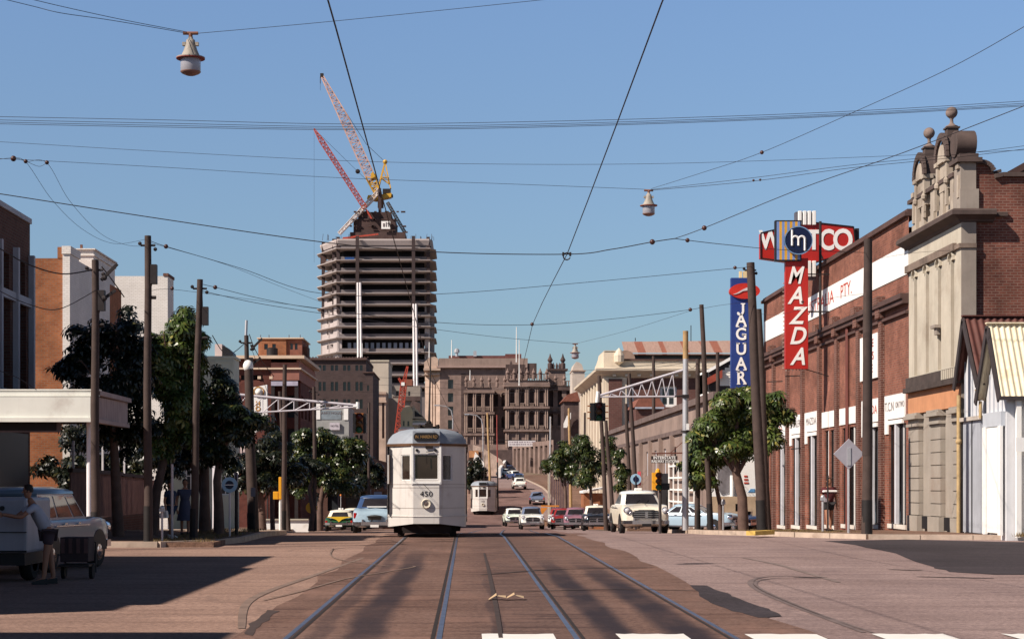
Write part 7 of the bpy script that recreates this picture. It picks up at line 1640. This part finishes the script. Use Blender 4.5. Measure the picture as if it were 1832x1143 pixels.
trolley('trolley wire over the left track running from the top edge towards the tram', -1.3, [6, 10, 14, 18, 24, 30, 36, 46, 55, 64, 80, 100, 140, 175], lambda y: 6.15 if y < 18 else (6.15-.012*(y-18) if y < 60 else 5.7+gz(y)))
trolley('trolley wire over the right track running from the top edge to the stone buildings', 2.0, [6, 12, 18.6, 24, 30, 36, 42, 48, 55, 66, 80, 100, 140, 175], lambda y: {6: 6.5, 12: 6.52, 18.6: 6.55, 24: 6.42, 30: 6.3, 36: 6.2, 42: 6.32, 48: 6.42, 55: 6.47, 66: 6.1}.get(y, 6.0+gz(y)))
wire('heavy span wire crossing under both trolley wires with round insulators', [(-30, 343, 36), (0, 347, 36), (290, 392, 36), (575, 433, 36), (780, 451, 36), (1014, 455, 36), (1095, 446, 36), (1167, 433, 36), (1207, 427, 36)], .014, [(1167, 433, 36, .055)])
wire('span wire branch climbing right past the arched pediments', [(1207, 427, 36), (1260, 408, 35.5), (1440, 335, 34), (1620, 272, 32), (1850, 183, 30)], .011, [(1260, 408, 35.5, .05)])
wire('span wire branch running right to the red showroom', [(1207, 427, 36), (1230, 430, 36.5), (1300, 438, 40), (1400, 447, 48), (1548, 452, 53.7)], .011, [(1230, 430, 36.5, .045)])
T = thing('wire_hanger', 'small ring clamp hanging the right trolley wire from the heavy span wire', 'clamp', L(1014, 460, 36)); m_ = MB(); c = L(1014, 456, 36); m_.tube([c+Vector((.07*math.cos(a*.6), 0, .07*math.sin(a*.6)-.03)) for a in range(11)], .014, 6); m_.box(c.x-.09, c.x-.05, 35.97, 36.03, c.z-.02, c.z+.05).box(c.x+.05, c.x+.09, 35.97, 36.03, c.z-.02, c.z+.05); m_.build('ring', IRON, T)
for k, dv in enumerate((0, 6, 10, 13)):
    wire('high power line, strand %s from the top of the four that cross the whole sky' % ('first', 'second', 'third', 'lowest')[k], [(-40, 207+dv, 40), (0, 209+dv, 40), (300, 215+dv, 40), (600, 222+dv*.8, 40), (900, 219+dv*.8, 40), (1220, 211+dv*.7, 40), (1530, 199+dv*.6, 40), (1870, 179+dv*.7, 40)], .0085, group='power lines crossing the sky')
wire('faint wire crossing the sky from the left edge below the power lines', [(-40, 252, 60), (0, 254, 60), (300, 272, 60), (620, 288, 60), (900, 294, 60), (1180, 293, 60), (1500, 283, 60), (1850, 268, 60)], .0095)
wire('cable carrying the middle lantern from the left edge', [(0, 285, 50), (20, 285, 50), (300, 300, 50.5), (600, 318, 51), (900, 329, 51.5), (1130, 338, 52), (1160, 340, 52)], .009)
wire('upper cable from the middle lantern to the right edge', [(1160, 340, 52), (1350, 318, 51), (1520, 296, 50), (1700, 278, 50), (1850, 259, 50)], .0095)
wire('lower cable from the middle lantern to the right edge', [(1160, 341, 52), (1350, 324, 51), (1520, 301, 50), (1700, 283, 50), (1850, 265, 50)], .0105, [(1348, 323, 51, .035), (1360, 322, 51, .035)])
wire('diagonal stay wire from the middle lantern up to the right edge', [(1165, 338, 52), (1260, 308, 45), (1363, 273, 40), (1530, 200, 36), (1700, 122, 32), (1850, 38, 29)], .0085, [(1363, 273, 40, .045)])
wire('upper of two cables from the upper left corner to the large lantern', [(10, -12, 28), (110, 12, 29), (220, 36, 30), (335, 58, 31.5)], .008)
wire('lower of two cables from the upper left corner to the large lantern', [(-30, -10, 28), (60, 12, 29), (110, 24, 29), (200, 37, 30), (335, 60, 31.5)], .008)
wire('thin cable from the large lantern rising right to the top edge', [(345, 61, 31.5), (560, 42, 31.5), (800, 18, 31.5), (1050, -8, 31.5)], .007)
wire('wire between the tall left pole and the leaning right pole', [(267, 430, 47), (297, 441, 47.5), (430, 480, 49), (575, 525, 51), (785, 526, 54), (1050, 505, 57), (1315, 480, 59), (1342, 478, 59.6)], .0115, [(297, 441, 47.5, .06), (1315, 479, 59, .06)])
wire('wire from the tall left pole to the far side behind the second pole', [(267, 434, 47), (400, 472, 50), (500, 512, 55), (574, 540, 60)], .007)
wire('wire between the boxed left pole and the right pole above the trolley wire joint', [(359, 508, 49.5), (385, 514, 50), (475, 536, 51), (575, 553, 53), (785, 577, 56), (952, 581, 58), (1100, 570, 61), (1235, 554, 65), (1256, 548, 66)], .0115, [(385, 514, 50, .06), (1235, 554, 65, .07), (952, 580, 58, .06)])
wire('twin cable carrying the smallest lantern from the left', [(359, 520, 49.5), (475, 545, 58), (640, 570, 68), (785, 590, 78), (900, 604, 84), (1029, 615, 88)], .013)
wire('thin cable from the smallest lantern up to the right pole', [(1029, 615, 88), (1120, 592, 78), (1235, 556, 66)], .009)
wire('short wire with an insulator left of the boxed pole', [(270, 520, 47), (310, 518, 48), (420, 532, 55), (574, 552, 60)], .008, [(308, 516, 48, .05)])
wire('looped wire hanging from the upper left spreader to the tall pole', [(20, 285, 34), (46, 290, 34), (95, 360, 36), (150, 412, 40), (205, 436, 44), (262, 428, 47)], .006)
wire('second looped wire hanging from the upper left spreader to the tall pole', [(46, 291, 34), (84, 292, 34), (125, 360, 36), (180, 418, 41), (225, 438, 45), (262, 441, 47)], .006)
wire('short spreader wire with three insulators at the left edge', [(-20, 288, 34), (22, 283, 34), (46, 289, 34), (70, 298, 34), (84, 291, 34)], .006, [(24, 284, 34, .055), (46, 289, 34, .04), (84, 291, 34, .04)])
wire('thick black cable from the left edge to the top of the leaning pole', [(-30, 428, 40), (0, 445, 41), (50, 473, 42), (110, 490, 43), (165, 483, 44.4)], .024)
wire('lower thick black cable from the left edge to the leaning pole', [(-30, 505, 40), (0, 521, 41), (50, 544, 42), (105, 553, 43), (172, 519, 44.4)], .016)
wire('thick black cable dropping right from the leaning pole into the tree', [(182, 477, 44.4), (200, 500, 46), (222, 531, 48)], .024)
wire('black cable sagging under the awning roof line', [(-10, 660, 43), (30, 675, 43.5), (65, 697, 44.5)], .014)
wire('thick cable running from the slim tall pole down to the hotel pole', [(446, 598, 61), (455, 622, 62), (470, 648, 64), (490, 673, 66)], .02)
wire('thick cable rising to the slim tall pole from the left tree', [(380, 600, 52), (398, 628, 54), (415, 632, 56), (438, 614, 61)], .02)
wire('cable from the slim pole bracket down to the right', [(446, 612, 61), (456, 640, 62), (468, 672, 64), (478, 700, 66)], .012)
wire('cables across the cream civic building to the white signal mast', [(985, 664, 120), (1060, 662, 110), (1140, 655, 90), (1225, 645, 67)], .014)
wire('lower cable across the cream civic building to the mast', [(985, 671, 120), (1060, 668, 110), (1140, 662, 90), (1225, 649, 67)], .012)
wire('wire loop between the signal mast and the pole beside it', [(1228, 646, 66.5), (1234, 656, 67), (1241, 658, 67.5), (1248, 648, 68)], .012)
wire('faint wire from the right pole over the rust striped roof', [(1256, 552, 66), (1290, 546, 70), (1340, 540, 75)], .009)
wire('wire passing behind the red vertical sign to the thick pole', [(1346, 560, 66), (1400, 562, 62), (1480, 535, 58), (1553, 525, 53.8)], .008, [(1436, 540, 60, .05)])
wire('faint wire crossing the cream rendered front', [(1553, 466, 53.8), (1640, 452, 52.5), (1750, 446, 52), (1850, 440, 50)], .007)
for k in range(3): wire('thin tram feeder wire, %s one over the central stone buildings' % ('top', 'middle', 'bottom')[k], [(640, 673+k*14, 150), (760, 680+k*12, 160), (860, 690+k*8, 170), (1000, 676+k*10, 140)], .016, group='thin feeder wires over the far street')
# ---- trees: glossy umbrella trees
def leafmat(name, a, b, s):
    m, nt, bs = _new(name); co = nd(nt, 'ShaderNodeTexCoord').outputs['Object']; gi = nd(nt, 'ShaderNodeNewGeometry')
    c = mix(nt, ramp(nt, noise(nt, co, 1.7, 4), .35, .65), a, b); c = mix(nt, ramp(nt, gi.outputs['Random Per Island'], .86, .95), c, s)
    nt.links.new(c, bs.inputs['Base Color']); bs.inputs['Roughness'].default_value = .36; bs.inputs['Specular IOR Level'].default_value = .45
    bs.inputs['Subsurface Weight'].default_value = 0; return m
LF = leafmat('umbrella_tree_leaf', (.03, .055, .014), (.085, .115, .024), (.22, .2, .05)); LFD = leafmat('dark_leaf', (.005, .008, .005), (.011, .016, .007), (.05, .045, .012)); LFM = leafmat('shade_leaf', (.009, .015, .007), (.022, .033, .01), (.09, .08, .02)); LFS = leafmat('small_leaf', (.016, .027, .009), (.042, .06, .015), (.13, .12, .03))  # dark and shade leaf tones have the trees' shade put into them
BARK = M('grey_brown_bark', (.12, .075, .06), .9, .3, 3, dirt=.2, bmp=.4)
def tree(label, trunk, blobs, n, seed, leaf=.24, mat=LF, name='street_tree', limbs=None, tr=.13, group='glossy street trees', kids=8):
    rr = random.Random(seed); b0 = Vector(trunk[0]); T = thing(name, label, 'tree', b0, 0, group)
    m_ = MB(); pts = [Vector(p) for p in trunk]
    k_ = len(pts); m_.tube(pts, [tr*(1.25-.6*i/(k_-1)) for i in range(k_)], 10)
    forks = pts[max(1, k_//2):]
    for (c, r) in blobs:
        c = Vector(c); a = rr.choice(forks); mid = a.lerp(c, .55)+Vector((rr.uniform(-.15, .15), rr.uniform(-.15, .15), .05)); m_.tube([a, mid, c], [tr*.55, tr*.38, tr*.15], 8)
        for q in range(4):
            e = c+Vector((rr.gauss(0, .5)*r[0], rr.gauss(0, .5)*r[1], rr.gauss(0, .4)*r[2])); m_.tube([mid, c.lerp(e, .5), e], [tr*.28, tr*.16, tr*.06], 6)
    m_.build('trunk', BARK, T, smooth=50)
    sub_ = []
    for (c, r) in blobs:      # break every limb's mass into ragged tufts with gaps between them
        for k in range(9):
            d = Vector((rr.gauss(0, 1), rr.gauss(0, 1), rr.gauss(0, 1))).normalized()*rr.uniform(.45, .95); q = rr.uniform(.3, .55)
            sub_.append(((c[0]+d.x*r[0], c[1]+d.y*r[1], c[2]+d.z*r[2]), (r[0]*q, r[1]*q, r[2]*q*.75)))
        sub_.append((c, tuple(x*.55 for x in r)))
    blobs = sub_
    f = MB(); tot = sum(r[0]*r[2] for c, r in blobs)
    for (c, r) in blobs:
        c = Vector(c)
        for i in range(int(n*r[0]*r[2]/tot)):
            d = Vector((rr.gauss(0, 1), rr.gauss(0, 1), rr.gauss(0, 1)+.15)).normalized(); s = rr.uniform(.35, 1.15)**.7
            p = c+Vector((d.x*r[0], d.y*r[1], d.z*r[2]))*s
            up = (d*.8+Vector((rr.uniform(-.4, .4), rr.uniform(-.4, .4), .75))).normalized()
            ax = up.cross(Vector((rr.uniform(-1, 1), rr.uniform(-1, 1), .2))).normalized(); ay = up.cross(ax); l_ = leaf*rr.uniform(.75, 1.2); ph = rr.random()*6; dr = rr.uniform(.25, .75)
            for k in range(kids):
                a = ph+2*math.pi*k/kids+rr.uniform(-.15, .15); o = ax*math.cos(a)+ay*math.sin(a); sd = up.cross(o)*l_*.16
                p1 = p+o*l_*.12; p2 = p+o*l_*.62-up*l_*dr*.18; p3 = p+o*l_*(1.12-dr*.35)-up*l_*dr*.8
                n0 = len(f.v); f.v += [tuple(p1), tuple(p2-sd), tuple(p2+sd), tuple(p3)]; f.f += [(n0, n0+1, n0+2), (n0+1, n0+3, n0+2)]
    f.build('crown', mat, T)
    return T
def B(u, v, Y, ru, rv, ry=None): s = Y/F; return ((X(u, Y), Y, Z(v, Y)), (ru*s, (ry or ru*s), rv*s))
G_ = lambda u, Y: (X(u, Y), Y, gz(Y)+.08)
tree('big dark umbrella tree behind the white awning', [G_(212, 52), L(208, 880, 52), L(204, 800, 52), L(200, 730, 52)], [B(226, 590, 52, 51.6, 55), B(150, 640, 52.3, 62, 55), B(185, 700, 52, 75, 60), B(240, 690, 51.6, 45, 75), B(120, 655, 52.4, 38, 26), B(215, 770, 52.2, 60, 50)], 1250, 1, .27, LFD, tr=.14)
tree('umbrella tree with sunlit top between the tall left pole and the boxed pole', [G_(272, 53.5), L(280, 880, 53.5), L(300, 790, 53.5), L(312, 700, 53.5)], [B(322, 590, 53.5, 50, 48), B(345, 650, 53.7, 38, 50), B(290, 650, 53.2, 42, 60), B(320, 720, 53.5, 55, 60), B(300, 790, 53.7, 45, 40)], 1350, 2, .28, LF, tr=.13)
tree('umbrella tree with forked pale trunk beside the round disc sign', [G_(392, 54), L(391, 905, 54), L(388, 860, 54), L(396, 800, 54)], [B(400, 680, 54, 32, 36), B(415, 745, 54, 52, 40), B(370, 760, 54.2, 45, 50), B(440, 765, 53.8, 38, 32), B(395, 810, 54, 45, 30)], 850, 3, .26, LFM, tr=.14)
tree('dark tree with a thick straight trunk left of the forked one', [G_(367, 57), L(366, 900, 57), L(368, 830, 57)], [B(360, 800, 57, 40, 40), B(330, 810, 57, 35, 35)], 260, 4, .25, LFD, tr=.17)
tree('rounded umbrella tree under the hotel awning', [G_(470, 70), L(468, 900, 70), L(460, 860, 70)], [B(440, 825, 70, 42, 34), B(485, 812, 70, 42, 38), B(455, 855, 69.8, 48, 30), B(510, 850, 70, 34, 30)], 640, 5, .28, LFD, tr=.13)
tree('small leafy tree in front of the vertical white sign', [G_(488, 86), L(486, 880, 86), L(484, 820, 86)], [B(483, 768, 86, 16, 14), B(478, 805, 86, 32, 24), B(500, 800, 86.5, 24, 26)], 240, 6, .28, LFS, tr=.1)
tree('wide bushy tree hiding the shops left of the blue roofed car', [G_(572, 92), L(573, 900, 92), L(580, 860, 92)], [B(560, 800, 92, 38, 34), B(590, 785, 92, 30, 24), B(610, 825, 92, 36, 42), B(560, 845, 92.5, 45, 30), B(600, 862, 92, 42, 26), B(520, 828, 92.4, 30, 30), B(530, 865, 92.4, 40, 26), B(640, 800, 92, 22, 24)], 1500, 7, .32, LFS, tr=.16)
tree('slender tree with twisted trunk in front of the bushy left tree', [G_(557, 84), L(561, 915, 84), L(554, 875, 84), L(562, 850, 84)], [B(570, 835, 84, 24, 16), B(545, 830, 84, 20, 16)], 160, 8, .28, LFD, tr=.13)
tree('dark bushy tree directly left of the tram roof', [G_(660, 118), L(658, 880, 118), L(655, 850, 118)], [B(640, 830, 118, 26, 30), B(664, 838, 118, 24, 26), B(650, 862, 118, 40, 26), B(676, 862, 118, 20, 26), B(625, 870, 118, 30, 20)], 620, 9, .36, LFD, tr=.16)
tree('big umbrella tree in front of the brick showroom and blue sign', [G_(1330, 65), L(1328, 890, 65), L(1318, 850, 65), L(1306, 800, 65), L(1318, 760, 65)], [B(1300, 745, 65, 50, 48), B(1262, 775, 65, 30, 36), B(1340, 735, 65.2, 50, 48), B(1382, 740, 65, 36, 50), B(1320, 790, 65, 55, 36), B(1372, 790, 64.8, 28, 26), B(1330, 710, 65, 35, 24)], 1500, 10, .3, LF, tr=.16)
tree('smaller umbrella tree with thin bent trunk left of the big right tree', [G_(1290, 67), L(1288, 900, 67), L(1277, 850, 67), L(1268, 830, 67)], [B(1252, 800, 67, 32, 24), B(1278, 815, 67, 26, 28), B(1262, 845, 67.2, 34, 24), B(1240, 825, 67, 26, 22)], 640, 11, .28, LF, tr=.08)
tree('leafy tree above the parked taxi with a slanting trunk', [G_(1058, 126), L(1058, 900, 126), L(1056, 860, 126)], [B(1045, 805, 126, 26, 30), B(1068, 830, 126, 24, 26), B(1048, 852, 126, 28, 22), B(1088, 800, 126.5, 18, 26)], 700, 12, .36, LFS, tr=.13)
tree('rounded tree left of the one above the parked taxi', [G_(1012, 142), L(1012, 890, 142), L(1010, 850, 142)], [B(1005, 815, 142, 24, 30), B(990, 828, 142, 20, 22), B(1015, 848, 142, 26, 20)], 560, 13, .38, LFS, tr=.13)
tree('small tree between the signal poles beyond the cream sedan', [G_(1112, 104), L(1111, 890, 104), L(1110, 860, 104)], [B(1104, 815, 104, 14, 16), B(1112, 845, 104, 14, 18), B(1110, 868, 104, 12, 12)], 220, 14, .3, LFS, tr=.08)
tree('dark trees at the foot of the stone block right of the tram', [G_(850, 205), L(850, 850, 205)], [B(851, 845, 205, 14, 26), B(862, 852, 205, 10, 20), B(840, 850, 205, 14, 28)], 420, 15, .5, LFD, tr=.2)
tree('low dark tree on the far left behind the paling fence', [G_(90, 74), L(88, 880, 74), L(86, 850, 74)], [B(78, 835, 71, 26, 22), B(125, 835, 71, 34, 34), B(150, 780, 71, 40, 50), B(200, 830, 71, 50, 34), B(255, 815, 71, 44, 44), B(300, 835, 71, 30, 30)], 900, 16, .32, LFD, tr=.12)
# weeds along the footpaths
m_ = MB(); rr = random.Random(12)
def tuft(x, y, z, h, n=7):
    for k in range(n):
        a = rr.random()*6.28; dx, dy = math.cos(a)*.05, math.sin(a)*.05; b = (x+rr.uniform(-.1, .1), y+rr.uniform(-.1, .1), z); m_.face((b, (b[0]+dx*.3, b[1]+dy*.3, z), (b[0]+dx*1.2, b[1]+dy*1.2, z+h*rr.uniform(.5, 1))))
for k in range(420):
    y = rr.uniform(46.8, 60); tuft(rr.uniform(-8.4, -6.6), y, .13, .1)
for k in range(260):
    y = rr.uniform(56, 66); x = rr.uniform(9.3+max(0, 58-y)*.6, 12.5); tuft(x, y, gz(y)+.13, .07)
for k in range(60): tuft(rr.uniform(15.7, 16.6), rr.uniform(51.4, 51.9), 0.13, .16)
o = m_.build('verge_grass', M('dry_verge_grass', (.17, .12, .055), .9, .3, 3)); struct(o, 'stuff')
for ob in bpy.data.objects:
    if '_w' in ob: pass
# ================= light, sky, camera =================
SX, SY, SZ = -1.05, -.60, 1.0
sun = bpy.data.objects.new('sun', bpy.data.lights.new('sun', 'SUN')); C.objects.link(sun)
sun.rotation_euler = Vector((SX, SY, SZ)).to_track_quat('Z', 'Y').to_euler()
sun.data.energy = 5.0; sun.data.angle = R(.5); sun.data.color = (1, .885, .775)
w = bpy.data.worlds.new('World'); bpy.context.scene.world = w; w.use_nodes = True; nt = w.node_tree
bg = nt.nodes['Background']; sk = nt.nodes.new('ShaderNodeTexSky'); sk.sky_type = 'NISHITA'; sk.sun_disc = False
sk.sun_elevation = math.atan2(SZ, math.hypot(SX, SY)); sk.sun_rotation = math.atan2(SX, SY)
sk.air_density = 1.0; sk.dust_density = .6; sk.ozone_density = 2.2; sk.altitude = 20
# sky tint by height; dimmed above the view to deepen the shade
tc = nt.nodes.new('ShaderNodeTexCoord'); sp = nt.nodes.new('ShaderNodeSeparateXYZ'); nt.links.new(tc.outputs['Generated'], sp.inputs[0])
rp = nt.nodes.new('ShaderNodeValToRGB'); rp.color_ramp.interpolation = 'LINEAR'; e = rp.color_ramp.elements; e[0].position = 0; e[0].color = (.565, .625, .68, 1); e[1].position = .8; e[1].color = (.1, .11, .14, 1)
for p_, c_ in ((.09, (.66, .745, .835)), (.17, (.82, .877, .96)), (.27, (.98, 1.045, 1.16)), (.42, (.5, .52, .6))): q_ = rp.color_ramp.elements.new(p_); q_.color = (*c_, 1)
nt.links.new(sp.outputs['Z'], rp.inputs['Fac'])
mx = nt.nodes.new('ShaderNodeMix'); mx.data_type = 'RGBA'; mx.blend_type = 'MULTIPLY'; mx.inputs[0].default_value = 1; nt.links.new(sk.outputs[0], mx.inputs[6]); nt.links.new(rp.outputs[0], mx.inputs[7])
nt.links.new(mx.outputs[2], bg.inputs['Color']); bg.inputs['Strength'].default_value = .085
cam = bpy.data.objects.new('camera', bpy.data.cameras.new('camera')); C.objects.link(cam)
cam.location = (0, 0, EYE); cam.rotation_euler = (R(90), 0, 0); cam.data.sensor_width = 36; cam.data.lens = 36*F/1832.
cam.data.shift_x = (916-U0)/1832.; cam.data.shift_y = (V0-571.5)/1832.; cam.data.clip_end = 6000; cam.data.clip_start = .5
sc = bpy.context.scene; sc.camera = cam
sc.view_settings.view_transform = 'Standard'; sc.view_settings.look = 'None'; sc.view_settings.exposure = .45; sc.view_settings.gamma = 1
for ob in bpy.data.objects:
    if '_w' in ob: del ob['_w']
